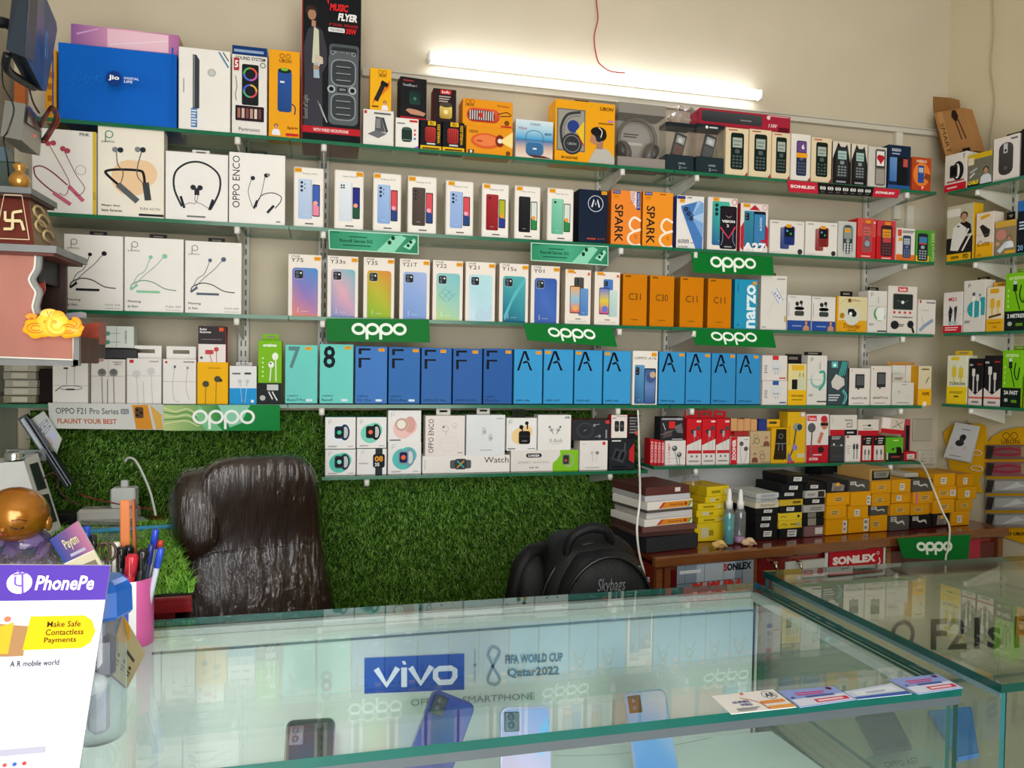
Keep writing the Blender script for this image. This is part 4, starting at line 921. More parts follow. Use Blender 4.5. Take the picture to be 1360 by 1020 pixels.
VV = ((382.5, 427, 338, 'Y75', ('#e08a78', '#8a78c0', '#4a90cc'), 'vivo phone box'), (434.5, 476, 340, 'Y33s', ('#7a90c0', '#e0a8b8', '#6ab8c8'), ''), (482.5, 524, 342, 'Y35', ('#7ab030', '#b8b83c', '#d88840'), ''), (530.5, 571, 344, 'Y21T', ('#7a98d0', '#8aa8dc', '#a8b8e4'), ''),
      (574.5, 615, 346, 'Y22', ('#b8d490', '#98ccc4', '#7cc0c8'), ''), (618, 658, 348, 'Y21', ('#cfe4f0', '#b0d8e4', '#b8e0e4'), ''), (663, 702, 350, 'Y15s', ('#1c5c80', '#3c98a4', '#58b0b0'), ''), (705, 743.5, 353, 'Y01', ('#3c5ca8', '#4a70c0', '#3858a8'), ''))
VL = ('with a blue to coral gradient phone', 'with a blue and pink shimmering phone', 'with a lime and orange phone', 'with a plain periwinkle phone', 'with a mint lattice-patterned phone', 'with a pale ice-blue diamond phone', 'with a teal phone', 'with a royal blue phone')
VX = (None, None, None, None, x_grid, x_dia, x_shine, None)
for (x0, x1, yt, nm, cl, _), lb, ex in zip(VV, VL, VX):
    carton(S[3], x0, x1, yt, '#ede3da', a_vivo(nm, cl, ex=ex), 'slim white phone box '+lb, dep=.05, group=G3, side='#d8c8b8')
def a_redmi(back, scr, b2):
    def f(c):
        pic_phone(c, .34, .36, .72, .86, back, 'rect'); pic_phone(c, .52, .16, .90, .66, b2, 'none'); c.RR(.18, .20, .58, .70, .04, '#16181c')
        c.G(.20, .215, .56, .685, *scr); c.E(.4, .3, .12, scr[2]); c.fine(.4, .09, .62, .105, '#666', 1); c.R(.86, .90, .95, .95, '#e0582c'); c.fine(.3, .93, .4, .95, '#c44', 1); c.S(.08, .93, .34, .99); c.fine(.15, .05, .85, .06, '#bbb', 1)
    return f
carton(S[3], 750.5, 785, 358, '#ece2d8', a_redmi(('#3c3836', '#54504e'), ('#e06a50', '#8cc0d8', '#e8a860'), ('#4c78b8', '#6c98d0')), 'white phone box with grey and blue phones behind an orange screen', dep=.045, group=G3, side='#d0c0b0')
carton(S[3], 789.5, 823.5, 361, '#ece2d8', a_redmi(('#3c68b8', '#4c80c8'), ('#c84890', '#e0c840', '#6878c8'), ('#a8c8c8', '#c8dcd8')), 'white phone box with blue and silver phones behind a rainbow screen', dep=.045, group=G3, side='#d0c0b0')
def a_rm(t, v=.5):
    def f(c): c.T(t, .24, v, .74, v+.13, '#4c3414'); c.T('realme', .34, .11, .64, .145, '#7a5010', bold=.02); c.fine(.1, .94, .32, .97, '#7a5010', 1); c.fine(.1, .06, .6, .065, '#b07818', 1); c.S(.82, .935, .95, .955, '#c88818')
    return f
for x0, x1, yt, t, lb in ((827, 859.5, 364, 'C31', 'orange phone box reading C31'), (863, 895.5, 366, 'C30', 'orange phone box reading C30'), (903, 934.5, 368, 'C11', 'orange phone box reading C11, left of two'), (940, 971.5, 370, 'C11', 'orange phone box reading C11, right of two')):
    carton(S[3], x0, x1, yt, '#cf7b02', a_rm(t), lb, dep=.055, group=G3, side='#a86404', matn='card')
def a_nz(c): c.T('narzo', .52, .02, .93, .90, '#dff0f4', rot=90, bold=.03); c.fine(.12, .75, .16, .93, '#1c6c8c', 1); c.S(.78, .90, .95, .96); c.E(.16, .08, .04, '#15607c')
carton(S[3], 975.5, 1006, 371, '#2694bc', a_nz, 'cyan phone box with big sideways white lettering', dep=.055, group=G3, side='#176c8c')
def a_pw(c): c.L([(.5, .74), (.78, .52)], .12, '#7c80a0'); c.L([(.5, .74), (.78, .52)], .10, '#d8dae4'); 
def a_pwb(c):
    a_pw(c)
    for k in range(3): c.R(.52+.08*k, .655-.04*k, .57+.08*k, .69-.04*k, '#6c7090')
    c.L([(.5, .55), (.35, .35), (.2, .3)], .006, '#bbb', 4); c.fine(.6, .93, .92, .95, '#888', 1); c.R(.92, .15, .97, .26, '#c8a020'); c.fine(.05, .04, .2, .06, '#999', 1); c.ring(.82, .70, .05, .006, '#bbb')
carton(S[3], 1010.5, 1045, 366, '#dcd8d2', a_pwb, 'tall white power bank box with a slanted grey device', name='charger_box', dep=.05, group=G3, side='#b8b2a6', tab=(.5, .72, .012, '#33312c'))
def a_tws(c):
    c.R(0, 0, 1, .29, '#2c4c98'); c.RR(.30, .42, .70, .56, .06, '#404440'); c.RR(.30, .58, .70, .68, .1, '#2e3230'); c.E(.40, .76, .08, '#2c2e2c'); c.E(.57, .80, .07, '#2c2e2c'); c.L([(.57, .82), (.60, .70)], .03, '#2c2e2c'); c.L([(.4, .76), (.43, .70)], .03, '#2c2e2c')
    person(c, .80, 0, .14, '#c89070', '#7a3a24', '#c08c70'); c.fine(.2, .12, .6, .15, '#8ca0d0', 1); c.fine(.06, .93, .35, .95, '#999', 1); c.fine(.04, .4, .06, .8, '#999', 1)
carton(S[3], 1045.5, 1077, 392, '#ddd9d4', a_tws, 'white and blue earbud box, left of two alike', name='earphone_box', dep=.05, group=G3)
carton(S[3], 1078, 1109.5, 394, '#ddd9d4', a_tws, 'white and blue earbud box, right of two alike', name='earphone_box', dep=.05, group=G3)
def a_trun(c):
    c.R(.05, .33, 1, 1, '#d8cca0'); c.E(.5, .45, .26, '#cfd0c4'); c.RR(.36, .48, .58, .66, .05, '#1c2024'); c.E(.56, .52, .09, '#1c2024'); c.E(.45, .52, .05, '#f0f0ec'); c.E(.17, .46, .08, '#b07c18'); c.L([(.05, .75), (.3, .92), (.7, .9)], .01, '#c8a858', 4); c.R(.36, .84, .46, .94, '#6a4a14'); c.T('pTron', .50, .86, .76, .92, '#6a5020', bold=.02)
    c.T('Trunder', .22, .10, .80, .24, '#7a3410', shear=.3); c.fine(.35, .05, .65, .065, '#7a3410', 1)
carton(S[3], 1111, 1151.5, 394, '#dca01e', a_trun, 'yellow earbud box with a black earphone case and handwriting-like script', name='earphone_box', dep=.05, group=G3, tab=(.26, .66, .020, '#1c1c1e'))
def a_gr(c): c.E(.62, .45, .32, '#4a9858'); c.E(.66, .47, .27, '#d8dcd4'); c.RR(.48, .30, .84, .60, .06, '#e6e8e2'); peblogo(c, .2, .92, .14); c.R(.5, .70, .56, .86, '#b4b8b0'); c.fine(.06, .18, .3, .22, '#777', 2); c.R(.5, .03, 1, .06, '#24282c'); c.R(0, .63, 1, .635, '#888')
carton(S[3], 1152.5, 1178, 386, '#dad6d0', a_gr, 'narrow white charger box with a green ring', name='charger_box', dep=.05, group=G3, tab=(.2, .8, .014, '#232323'))
def a_air(c):
    c.RR(.16, .50, .86, .84, .04, '#8c8a84'); c.RR(.18, .51, .84, .83, .04, '#2c3230'); c.L([(.3, .7), (.5, .66), (.7, .7)], .02, '#50605c', 3); c.E(.5, .66, .05, '#e4e8e6'); c.R(.33, .88, .66, .98, '#c83438'); c.T('boAt', .38, .90, .61, .96, '#fff', bold=.02)
    for k in range(4): c.RR(.18+.18*k, .42, .26+.18*k, .47, .02, '#c84448')
    c.T('TWS EARBUDS', .16, .33, .84, .36, '#333', bold=.03); c.E(.24, .18, .14, '#24282a', rv=.09); c.E(.78, .2, .11, '#24282a', rv=.08); c.L([(.8, .2), (.9, .02)], .05, '#24282a'); c.fine(.36, .15, .56, .2, '#444', 2)
carton(S[3], 1179, 1218, 380, '#dcd4cc', a_air, 'large white earbud box with a dark picture window', name='earphone_box', dep=.05, group=G3, side='#b8aea2')
def a_hair(c): c.L([(.1, .10), (.40, .25), (.85, .42)], .10, '#8c9cb4', 4); c.L([(.2, .5), (.3, .3), (.1, .15)], .012, '#a09a90', 4); c.fine(.45, .90, .95, .93, '#555', 1); c.R(.06, .90, .16, .98, '#c83438'); c.fine(.2, .68, .6, .7, '#aaa', 1)
carton(S[3], 1219, 1242.5, 398, '#dad4cc', a_hair, 'white box with a slanted blue-grey device at the third shelf end', name='charger_box', dep=.05, group=G3)

# ---- fourth shelf, left
def a_c1(c):
    c.R(0, .43, 1, .436, '#777'); 
    for u, h in ((.40, .84), (.62, .90)): c.L([(u, .45), (u, h)], .008, '#555'); c.R(u-.09, h-.02, u+.04, h+.02, '#3a3a3c')
    c.ring(.52, .38, .32, .014, '#55585c', rv=.05); c.R(.38, .33, .62, .36, '#2c2c2e'); c.L([(.2, .38), (.08, .30)], .02, '#444')
def a_c2(c):
    c.R(0, .62, 1, .626, '#777'); c.R(.5, 0, .506, 1, '#777')
    for u in (.32, .66): c.E(u, .70, .13, '#8a8886'); c.E(u, .72, .09, '#6c6a68'); c.L([(u, .6), (u+.02, 0)], .016, '#6c6a68')
    c.L([(.48, .55), (.48, 0)], .014, '#777'); c.T('CONCH', .64, .92, .92, .95, '#444', bold=.02); c.T('BETA', .70, .87, .88, .90, '#444', bold=.02); c.R(.06, .90, .18, .97, '#c83838')
def a_c3(c):
    c.R(0, .62, 1, .625, '#888')
    for u, v in ((.28, .66), (.70, .72)): c.E(u, v, .12, '#d0cecc'); c.L([(u, v), (u+.05, 0)], .014, '#c4c2c0')
    c.L([(.48, .5), (.5, 0)], .012, '#bbb'); c.T('CONCH', .64, .92, .92, .95, '#444', bold=.02); c.R(.08, .90, .2, .97, '#c83838')
def a_c4(c):
    c.R(0, .50, 1, .505, '#555'); c.L([(.35, .85), (.3, .4), (.35, .1), (.5, .05)], .010, '#aaa', 4); c.L([(.75, .80), (.7, .4), (.8, .1)], .010, '#aaa', 4); c.R(.33, .80, .39, .86, '#555'); c.R(.71, .78, .78, .84, '#999'); c.fine(.62, .93, .95, .95, '#666', 1); c.E(.1, .93, .04, '#c44')
for x0, x1, yt, f, cl, lb, tb in ((69.5, 117, 480, a_c1, W_, 'white earphone box with a coiled cable below two stems', None), (120.5, 166.5, 477, a_c2, '#e2ddd6', 'white earphone box with large grey earpieces', (.2, .98, .03, '#2c2c2e')),
        (168, 214.5, 476, a_c3, '#e9e5e0', 'white earphone box with pale white earpieces', (.05, .95, .035, '#e9e5e0')), (216, 260.5, 477, a_c4, '#e9e5e0', 'white earphone box crossed by a dark band, left of the yellow one', (.05, .95, .035, '#e9e5e0'))):
    q = carton(S[4], x0, x1, yt, cl, f, lb, name='earphone_box', dep=.05, group=G4, tab=tb)
    if x0 == 120.5: q2 = q
def a_mint(c): 
    c.R(.5, 0, .51, 1, '#666'); 
    for v in (.65, .25): c.E(.25, v, .07, '#4c9c84'); c.L([(.28, v), (.62, v+.02)], .02, '#7a8a84')
    c.T('CONCH', .74, .2, .80, .8, '#444', rot=90, bold=.02)
carton(S[4], 131, 178, 433, '#d6dcd6', a_mint, 'pale box with mint earphones lying on the grey earpiece box', name='earphone_box', dep=.04, off=.022, zb=TOPZ[q2.name]+.031, group=G4)
MB().box((0, 0, .015), (.11, .034, .030), '#232325', bev=.003).part('cable_pouch', 'plastic', loc=(q2.location.x+.012, 2.225, TOPZ[q2.name]), label='flat black pouch under the pale mint earphone box', cat='pouch')
def a_yel(c): c.E(.28, .48, .11, '#4a4a3c'); c.E(.66, .60, .11, '#4a4a3c'); c.E(.76, .57, .06, '#38382c'); c.L([(.28, .45), (.27, 0)], .014, '#6c5c2c'); c.L([(.62, .58), (.61, 0)], .014, '#6c5c2c'); c.fine(.35, .85, .75, .87, '#b07c10', 1)
qy = carton(S[4], 261.5, 303, 481, '#f2b50c', a_yel, 'yellow earphone box with two dark earpieces', name='earphone_box', dep=.05, group=G4)
def a_mi(c): c.R(0, .5, 1, 1, '#3c3436'); c.T('Redmi', .06, .88, .3, .94, '#fff', bold=.02); c.T('Earphones', .06, .79, .46, .86, '#fff', bold=.02); c.R(.76, .86, .92, .96, '#e0582c'); c.fine(.1, .62, .85, .64, '#777', 1); c.RR(.25, .22, .56, .34, .05, '#c44850'); c.E(.66, .36, .09, '#c44850'); c.L([(.42, .22), (.5, 0)], .02, '#c87078'); c.L([(.66, .3), (.68, 0)], .02, '#c87078'); c.E(.12, .12, .05, '#444')
carton(S[4], 263, 300, 433, '#e9e2dc', a_mi, 'red-backed earphone box stacked on the yellow earphone box', name='earphone_box', dep=.045, zb=TOPZ[qy.name], group=G4, side='#b81c28', top='#b81c28')
def a_wb(c): c.R(0, 0, 1, .42, '#2496d8'); wires(c, .52, .05, .6, .14, '#d8d8dc', '#c4c4c8'); c.fine(.1, .78, .4, .82, '#666', 1); c.R(.55, .78, .8, .83, '#444'); c.E(.85, .08, .06, '#eee')
carton(S[4], 304.5, 341, 486, '#e6e6e6', a_wb, 'small white and blue earphone box', name='earphone_box', dep=.05, group=G4, top='#444444', tab=(.2, .8, .010, '#cfcfcf'))
def a_ora(c):
    c.R(0, 0, 1, .335, '#23282a'); c.T('oraimo', .2, .90, .78, .95, '#fff', bold=.03)
    c.E(.55, .62, .12, '#eef4e8', rv=.05); c.E(.72, .75, .13, '#eef4e8', rv=.06); c.L([(.55, .6), (.5, .36)], .02, '#dfe8d8'); c.L([(.74, .75), (.76, .36)], .02, '#dfe8d8'); c.E(.53, .64, .04, '#333')
    for k in range(5): c.E(.2, .72-.07*k, .045, '#cfe89a')
    c.R(.38, .22, .86, .31, '#c8ccc8'); c.L([(.45, .2), (.62, .08)], .02, '#ddd'); c.L([(.6, .2), (.82, .06)], .02, '#ddd'); c.E(.2, .1, .12, '#b8bcb8')
carton(S[4], 342.5, 374.5, 452, '#7ab818', a_ora, 'tall lime green earphone box with black base and handle', name='earphone_box', dep=.05, group=G4, tab=(.15, .85, .018, '#7ab818'))
# ---- fourth shelf, the tall phone boxes
def F_(c):
    k = '#0b101c'; c.P([(.10, .86), (.19, .86), (.19, .93), (.47, .93), (.47, .965), (.10, .965)], k); c.P([(.10, .63), (.19, .63), (.19, .77), (.47, .77), (.47, .80), (.10, .80)], k)
def A_(c):
    k = '#0b101c'; c.P([(.10, .62), (.19, .62), (.38, .95), (.46, .86), (.40, .76), (.46, .76), (.50, .80), (.44, .97), (.32, .97)], k) if 0 else None
    c.P([(.10, .62), (.18, .62), (.36, .93), (.32, .97)], k); c.P([(.30, .97), (.42, .97), (.55, .80), (.46, .80), (.36, .93)], k); c.P([(.32, .74), (.46, .76), (.56, .62), (.64, .62), (.52, .76), (.44, .80), (.30, .77)], k)
def a_ph(glyph, l1, l2, st=.78, badge=False, ink='#0c1420', col=None):
    def f(c):
        if glyph == 'F': F_(c)
        elif glyph == 'A': A_(c)
        else: c.T(glyph, .10, .60, .46, .97, ink if glyph == '8' else '#5c8484', bold=.02)
        if l1: c.T(l1, .07, .125, .40, .155, '#20344c', bold=.01)
        c.T(l2, .07, .055, .07+min(.062*len(l2), .8), .095, '#20344c', bold=.01)
        if badge: c.RR(.64, .05, .84, .09, .03, '#d8e8f4')
        c.S(st, .915, st+.19, .97); c.R(0, 0, 1, .018, '#1a2c44')
    return f
TQ, BF, BA = '#6ecfc4', '#4a82c4', '#3a9ad4'
PH = ((378.5, 422, 458, TQ, a_ph('7', 'OPPO', 'Reno7 Pro', .62, True), 'turquoise phone box with a large grey 7'),
      (424.5, 469.5, 457, TQ, a_ph('8', 'OPPO', 'Reno8', .74, True), 'turquoise phone box with a large black 8'),
      (471.5, 514.5, 460, '#4279c2', a_ph('F', 'OPPO', 'F21 Pro', .72, True), 'blue phone box with black F, lightest and first of five'),
      (516, 558, 461, '#356db2', a_ph('F', 'OPPO', 'F21s Pro', .76, True), 'blue phone box with black F, second of five'),
      (559.5, 600, 462, '#3569ae', a_ph('F', '', 'OPPO F21 Pro', .62), 'blue phone box with black F, third of five'),
      (601.5, 640.5, 463, '#3262a8', a_ph('F', '', 'OPPO F21 Pro', .66), 'blue phone box with black F, fourth of five'),
      (642, 680.5, 463, '#2c5ea4', a_ph('F', 'OPPO', 'F21s Pro', .76), 'blue phone box with black F, last of five'),
      (682.5, 720.5, 464, BA, a_ph('A', '', 'OPPO A96', .76), 'sky blue phone box with A, next to the last F box'),
      (722, 761.5, 464, BA, a_ph('A', '', 'OPPO A77', .04), 'sky blue phone box with A, second after the F boxes'),
      (763, 800, 465, BA, a_ph('A', '', 'OPPO A57', .04), 'sky blue phone box with A, third after the F boxes'),
      (801.5, 838, 466, BA, a_ph('A', '', 'OPPO A57', .04), 'sky blue phone box with A, left neighbour of the white box'),
      (875, 910, 467, '#3892cc', a_ph('A', '', 'OPPO A16e', .76), 'sky blue phone box with A, right neighbour of the white box'),
      (911, 944, 468, '#3892cc', a_ph('A', '', 'OPPO A16e', .76), 'sky blue phone box with A, second right of the white box'),
      (945, 977, 469, '#368cc6', a_ph('A', '', 'OPPO A16e', .76), 'sky blue phone box with A, third right of the white box'),
      (978, 1010, 470, '#368cc6', a_ph('A', '', 'OPPO A16e', .70), 'sky blue phone box with A, last at the right'))
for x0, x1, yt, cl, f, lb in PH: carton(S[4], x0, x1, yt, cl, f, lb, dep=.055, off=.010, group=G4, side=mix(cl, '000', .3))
def a_a16(c): c.T('OPPO A16', .07, .84, .93, .89, '#333'); pic_phone(c, .08, .02, .48, .74, ('#35507c', '#4c88b8', '#6098c4'), 'rect'); c.RR(.46, .02, .93, .68, .05, '#1c2838'); c.G(.49, .03, .90, .66, '#3c5c94', '#6888c0', '#3c5c90'); c.E(.72, .5, .18, '#40588c'); c.E(.8, .56, .12, '#c8a888'); c.S(.74, .90, .95, .97)
carton(S[4], 840, 873.5, 466, '#e9e4dc', a_a16, 'white phone box with two blue phones amid the sky blue boxes', dep=.055, group=G4)
def a_chg(col):
    def f(c): plug(c, .36, .34, .76, .78); c.R(.40, .82, .64, .99, col); c.fine(.08, .3, .2, .6, '#888', 4); c.fine(.68, .08, .94, .13, col, 1); c.R(0, 0, 1, .01, '#777'); c.fine(.42, .44, .66, .5, '#aaa', 1)
    return f
l1 = carton(S[4], 1012, 1045.5, 505.5, '#dcd6d2', a_chg('#2c5aa0'), 'white charger box with a blue tag, lower of two', name='charger_box', dep=.05, group=G4)
carton(S[4], 1012, 1045.5, 472, '#dcd6d2', a_chg('#c8343c'), 'white charger box with a red tag, upper of two', name='charger_box', dep=.05, zb=TOPZ[l1.name], group=G4)
def a_yc(c): c.R(0, 0, 1, .36, '#e8b41c'); c.RR(.18, .84, .86, .97, .03, '#e0b030'); c.RR(.20, .38, .50, .62, .03, '#1c1c1c'); c.RR(.52, .38, .90, .66, .03, '#c8ccb0'); c.R(.60, .68, .64, .78, '#555'); c.R(.80, .68, .84, .78, '#555'); c.T('TRAVEL CHARGER', .18, .2, .84, .25, '#5c4808', bold=.02); c.fine(.2, .12, .8, .14, '#7a6010', 1)
carton(S[4], 1046.5, 1071, 483, '#e0d498', a_yc, 'yellow and cream charger box with black hanging flap', name='charger_box', dep=.05, group=G4, side='#c49a20', tab=(.05, .95, .032, '#1b1b1d'))
def a_tc(c): c.E(.52, .50, .36, '#8cb8ac'); c.E(.52, .53, .30, '#dadad4'); c.L([(.6, .66), (.85, .66), (.85, .45), (.6, .3)], .05, '#3ca08c', 4); peblogo(c, .22, .93, .14); c.R(0, .51, 1, .515, '#888'); c.fine(.08, .18, .3, .22, '#777', 2); c.R(.5, .06, 1, .085, '#33383a'); c.R(.6, .72, .66, .86, '#b0a8a0')
carton(S[4], 1072, 1098.5, 472, '#dad6d0', a_tc, 'tall white charger box with a teal round cable', name='charger_box', dep=.05, group=G4, tab=(.05, .95, .012, '#1b1b1d'))
def a_dt(c):
    for k in range(4): c.L([(.5+.1*k, .62+.02*k), (.72+.07*k, .98)], .02, '#48b8b4')
    c.L([(.75, .35), (.95, .2), (.8, .02)], .02, '#7ccfd4', 4); c.L([(.7, .32), (.86, .2), (.74, .02)], .02, '#48b8b4', 4); c.P([(.15, .52), (.38, .70), (.78, .60), (.82, .46), (.5, .34), (.2, .40)], '#cfc8c4'); c.R(.15, .84, .46, .98, '#58b0b0'); c.E(.3, .9, .07, '#dfe'); c.fine(.03, .1, .6, .24, '#c8ccd0', 3)
carton(S[4], 1099.5, 1126.5, 479, '#3c4a50', a_dt, 'dark slate box with a white plug and teal cables', name='charger_box', dep=.05, group=G4)
def a_ad(t):
    def f(c): c.RR(.28, .46, .72, .84, .02, '#303336'); c.RR(.34, .54, .68, .80, .02, '#585a5c'); c.R(.4, .42, .48, .46, '#333'); c.T(t, .1, .16, .86, .22, '#444', bold=.01); c.fine(.2, .05, .7, .07, '#999', 1); c.E(.1, .93, .03, '#c66')
    return f
carton(S[4], 1127.5, 1155.5, 489, '#dfd8d2', a_ad('ADAPTO 80'), 'white charger box with black top flap and dark adapter', name='charger_box', dep=.05, group=G4, top='#1d1d1d', side='#1d1d1d')
carton(S[4], 1156.5, 1183.5, 486, '#dcd4cc', a_ad('ADAPTO 62'), 'white charger box with cream top and dark adapter', name='charger_box', dep=.05, group=G4, top='#c8b8a0')
def a_sm(c): c.fine(.42, .9, .66, .92, '#333', 1); c.L([(.1, .52), (.4, .52), (.5, .58)], .012, '#a8c0b4', 3); c.E(.3, .6, .05, '#9ab8ac'); c.L([(.6, .4), (.95, .36)], .01, '#b0b0a8'); c.fine(.22, .1, .76, .13, '#777', 1)
q = carton(S[4], 1184.5, 1213.5, 508, '#d4d0c8', a_sm, 'short pale grey charger box in front of tall white ones', name='charger_box', dep=.028, group=G4)
carton(S[4], 1185, 1200.5, 497, '#c8c0b4', lambda c: c.fine(.15, .35, .85, .6, '#5c4c3c', 2), 'tiny grey box on top of the short pale charger box', name='adapter_box', dep=.026, zb=TOPZ[q.name], group=G4)
for i, (x0, x1) in enumerate(((1184.5, 1202), (1202.5, 1221))): carton(S[4], x0, x1, 485, '#d8d6ce', lambda c: c.R(0, .0, 1, .3, '#e0c060'), ['left', 'right'][i]+' of two white box spines with orange flaps behind', name='charger_box', dep=.05, off=.042, group=G4, top='#d89020', tab=(.02, .98, .010, '#d89020'))
def a_hope(c): c.R(0, 0, 1, .42, '#e8ac18'); c.T('HOPE', .3, .25, .84, .34, '#6a4410', bold=.05); c.E(.5, .04, .16, '#e8e0c8'); c.T('S', .42, .9, .5, .95, '#6a4410'); c.fine(.2, .9, .8, .93, '#6a5020', 1); c.L([(.62, .62), (.8, .72)], .02, '#555'); c.L([(.55, .56), (.66, .63)], .02, '#555')
carton(S[4], 1219.5, 1237, 486, '#d6cba8', a_hope, 'cream and yellow box at the fourth shelf end', name='charger_box', dep=.05, off=.006, group=G4, side='#d89c18')

# ---- short left bottom shelf
wt = '#eceae8'
def a_w(strap, blob, dial, face='#15171c'):
    def f(c): watchpic(c, .50, .52, .26, strap, blob, face, dial); peblogo(c, .16, .88, .12, '#999'); c.fine(.1, .06, .4, .1, '#888', 2); c.fine(.75, .07, .93, .09, '#999', 1)
    return f
def a_w08(c): c.RR(.62, 0, .86, 1, .02, '#2c3438'); c.RR(.54, .26, .94, .80, .08, '#1c2226'); c.T('08', .60, .50, .88, .72, '#f0a030', bold=.03); c.T('35', .60, .32, .76, .46, '#e8e8e8', bold=.03); peblogo(c, .2, .9, .12, '#999'); c.fine(.06, .42, .4, .46, '#888', 2)
a1 = carton(S[5], 431.5, 472.5, 597, wt, a_w('#2b3a44', '#5cc8b4', '#8fe0d0'), 'lower left smartwatch box with teal blob, dark strap', name='watch_box', dep=.06, group=G5, top='#2ba8a0')
a2 = carton(S[5], 473.5, 513.5, 596, wt, a_w08, 'smartwatch box showing 08 35 in orange and white', name='watch_box', dep=.06, group=G5, top='#2ba8a0')
carton(S[5], 431.5, 472.5, 554, wt, a_w('#22324c', '#e8ecf4', '#40c8a0'), 'upper left smartwatch box with navy strap on white', name='watch_box', dep=.06, zb=TOPZ[a1.name]+.002, group=G5, top='#2ba8a0')
carton(S[5], 473.5, 513.5, 554, wt, a_w('#15181c', '#7cd4bc', '#f07050'), 'upper smartwatch box with black strap over green blob', name='watch_box', dep=.06, zb=TOPZ[a2.name]+.002, group=G5, top='#2ba8a0')
a3 = carton(S[5], 515, 559.5, 587, wt, a_w('#7c9cac', '#5cc0bc', '#f06848', '#1c2450'), 'taller smartwatch box with grey-blue strap, lower one', name='watch_box', dep=.06, group=G5)
def a_wp(c):
    c.E(.45, .42, .3, '#f0c4c0'); c.E(.62, .5, .26, '#f0c4c0'); c.E(.66, .55, .17, '#d8a49c', rv=.26); c.E(.42, .55, .2, '#d8b8a8'); c.ring(.40, .56, .17, .03, '#b89888'); c.E(.40, .56, .13, '#efe8dc'); peblogo(c, .14, .9, .12, '#999'); c.fine(.05, .05, .38, .08, '#333', 1)
carton(S[5], 515, 559.5, 545, wt, a_wp, 'pink smartwatch box with a round pink dial, upper one', name='watch_box', dep=.06, zb=TOPZ[a3.name], group=G5)
def a_wl(c): c.RR(.31, .25, .55, .75, .02, '#565a5c'); c.RR(.36, .2, .50, .82, .03, '#3c4043'); c.L([(.39, .3), (.47, .7)], .07, '#e89038'); c.L([(.39, .7), (.47, .3)], .07, '#4aa8c8'); c.E(.43, .5, .015, '#40c060'); c.T('Watch', .70, .56, .985, .90, '#33302e'); c.fine(.025, .2, .03, .8, '#aaa', 1)
bl = carton(S[5], 560.5, 677, 605, '#ece7e2', a_wl, 'long white smartwatch box with a coloured X dial', name='watch_box', dep=.06, group=G5)
def a_e1(c): c.T('OPPO ENCO', .08, .08, .21, .92, '#1f2224', rot=90); c.ring(.60, .30, .24, .008, '#d8c4bc', rv=.17); c.L([(.40, .33), (.80, .33)], .006, '#d8c4bc'); c.ring(.50, .68, .08, .01, '#b8aca8'); c.L([(.52, .62), (.52, .52)], .012, '#b8aca8'); c.ring(.74, .76, .06, .01, '#c4b8b4'); c.L([(.76, .76), (.72, .66)], .012, '#c4b8b4'); c.E(.46, .72, .025, '#666'); c.fine(.82, .06, .94, .09, '#aaa', 1)
carton(S[5], 564.5, 617.5, 552, '#eadfda', a_e1, 'off-white earbud box with sideways lettering on the long box', name='earphone_box', dep=.05, zb=TOPZ[bl.name], group=G5, tab=(.3, .66, .02, '#dcd8d2'))
def a_e2(c): c.E(.45, .60, .06, '#c8ccd0', rv=.1); c.E(.62, .44, .06, '#c8ccd0', rv=.1); c.E(.47, .58, .03, '#9aa0a6'); c.E(.63, .42, .03, '#9aa0a6'); c.fine(.36, .12, .66, .14, '#aaa', 1); c.fine(.76, .9, .94, .92, '#aaa', 1)
carton(S[5], 619, 671, 551, '#e2e4e6', a_e2, 'cool white earbud box with two faint grey buds', name='earphone_box', dep=.05, zb=TOPZ[bl.name], group=G5, tab=(.3, .64, .02, '#cfcac6'))
def a_sw(c):
    c.P([(.62, 0), (1, 0), (1, 1), (.72, 1), (.73, .8), (.68, .55), (.62, .4), (.61, .15)], '#84c424'); c.RR(.22, .66, .45, .86, .03, '#222'); c.T('C-NOZA', .25, .70, .42, .81, '#fff', bold=.03); c.T('SMART WATCH', .10, .38, .55, .48, '#999'); c.T('SW 78', .27, .14, .40, .22, '#555', bold=.02)
    c.E(.86, .5, .07, '#a8ac9c', rv=.34); c.E(.87, .5, .045, '#84c424', rv=.26); c.RR(.76, .30, .87, .78, .02, '#6c7064'); c.RR(.775, .34, .85, .74, .015, '#2c3436'); c.E(.81, .5, .02, '#c05048')
br = carton(S[5], 678, 768, 598, '#e6e0da', a_sw, 'long smartwatch box with a lime green right end', name='watch_box', dep=.06, group=G5)
def a_pe(c): c.E(.42, .44, .26, '#f0cf94'); c.E(.66, .58, .2, '#f0cf94'); c.RR(.40, .20, .78, .60, .07, '#18191b'); c.R(.40, .44, .78, .45, '#444'); c.E(.48, .72, .07, '#18191b'); c.L([(.50, .72), (.52, .60)], .04, '#18191b'); c.E(.66, .84, .06, '#18191b'); c.L([(.68, .84), (.68, .66)], .04, '#18191b'); c.fine(.5, .28, .68, .31, '#888', 1); peblogo(c, .12, .9, .12, '#555'); c.fine(.04, .04, .3, .08, '#555', 2); c.fine(.7, .05, .95, .07, '#888', 1)
carton(S[5], 672.5, 713, 555, wt, a_pe, 'white earbud box with black earbuds over a peach blob', name='earphone_box', dep=.05, zb=max(TOPZ[bl.name], TOPZ[br.name]), group=G5, tab=(.26, .68, .024, '#1d1e20'))
def a_axl(c): c.T('AXL', .80, .90, .96, .96, '#222', bold=.04, shear=.2); c.T('X-Buds', .34, .22, .74, .33, '#8c8c8c'); c.fine(.4, .17, .66, .18, '#aaa', 1)
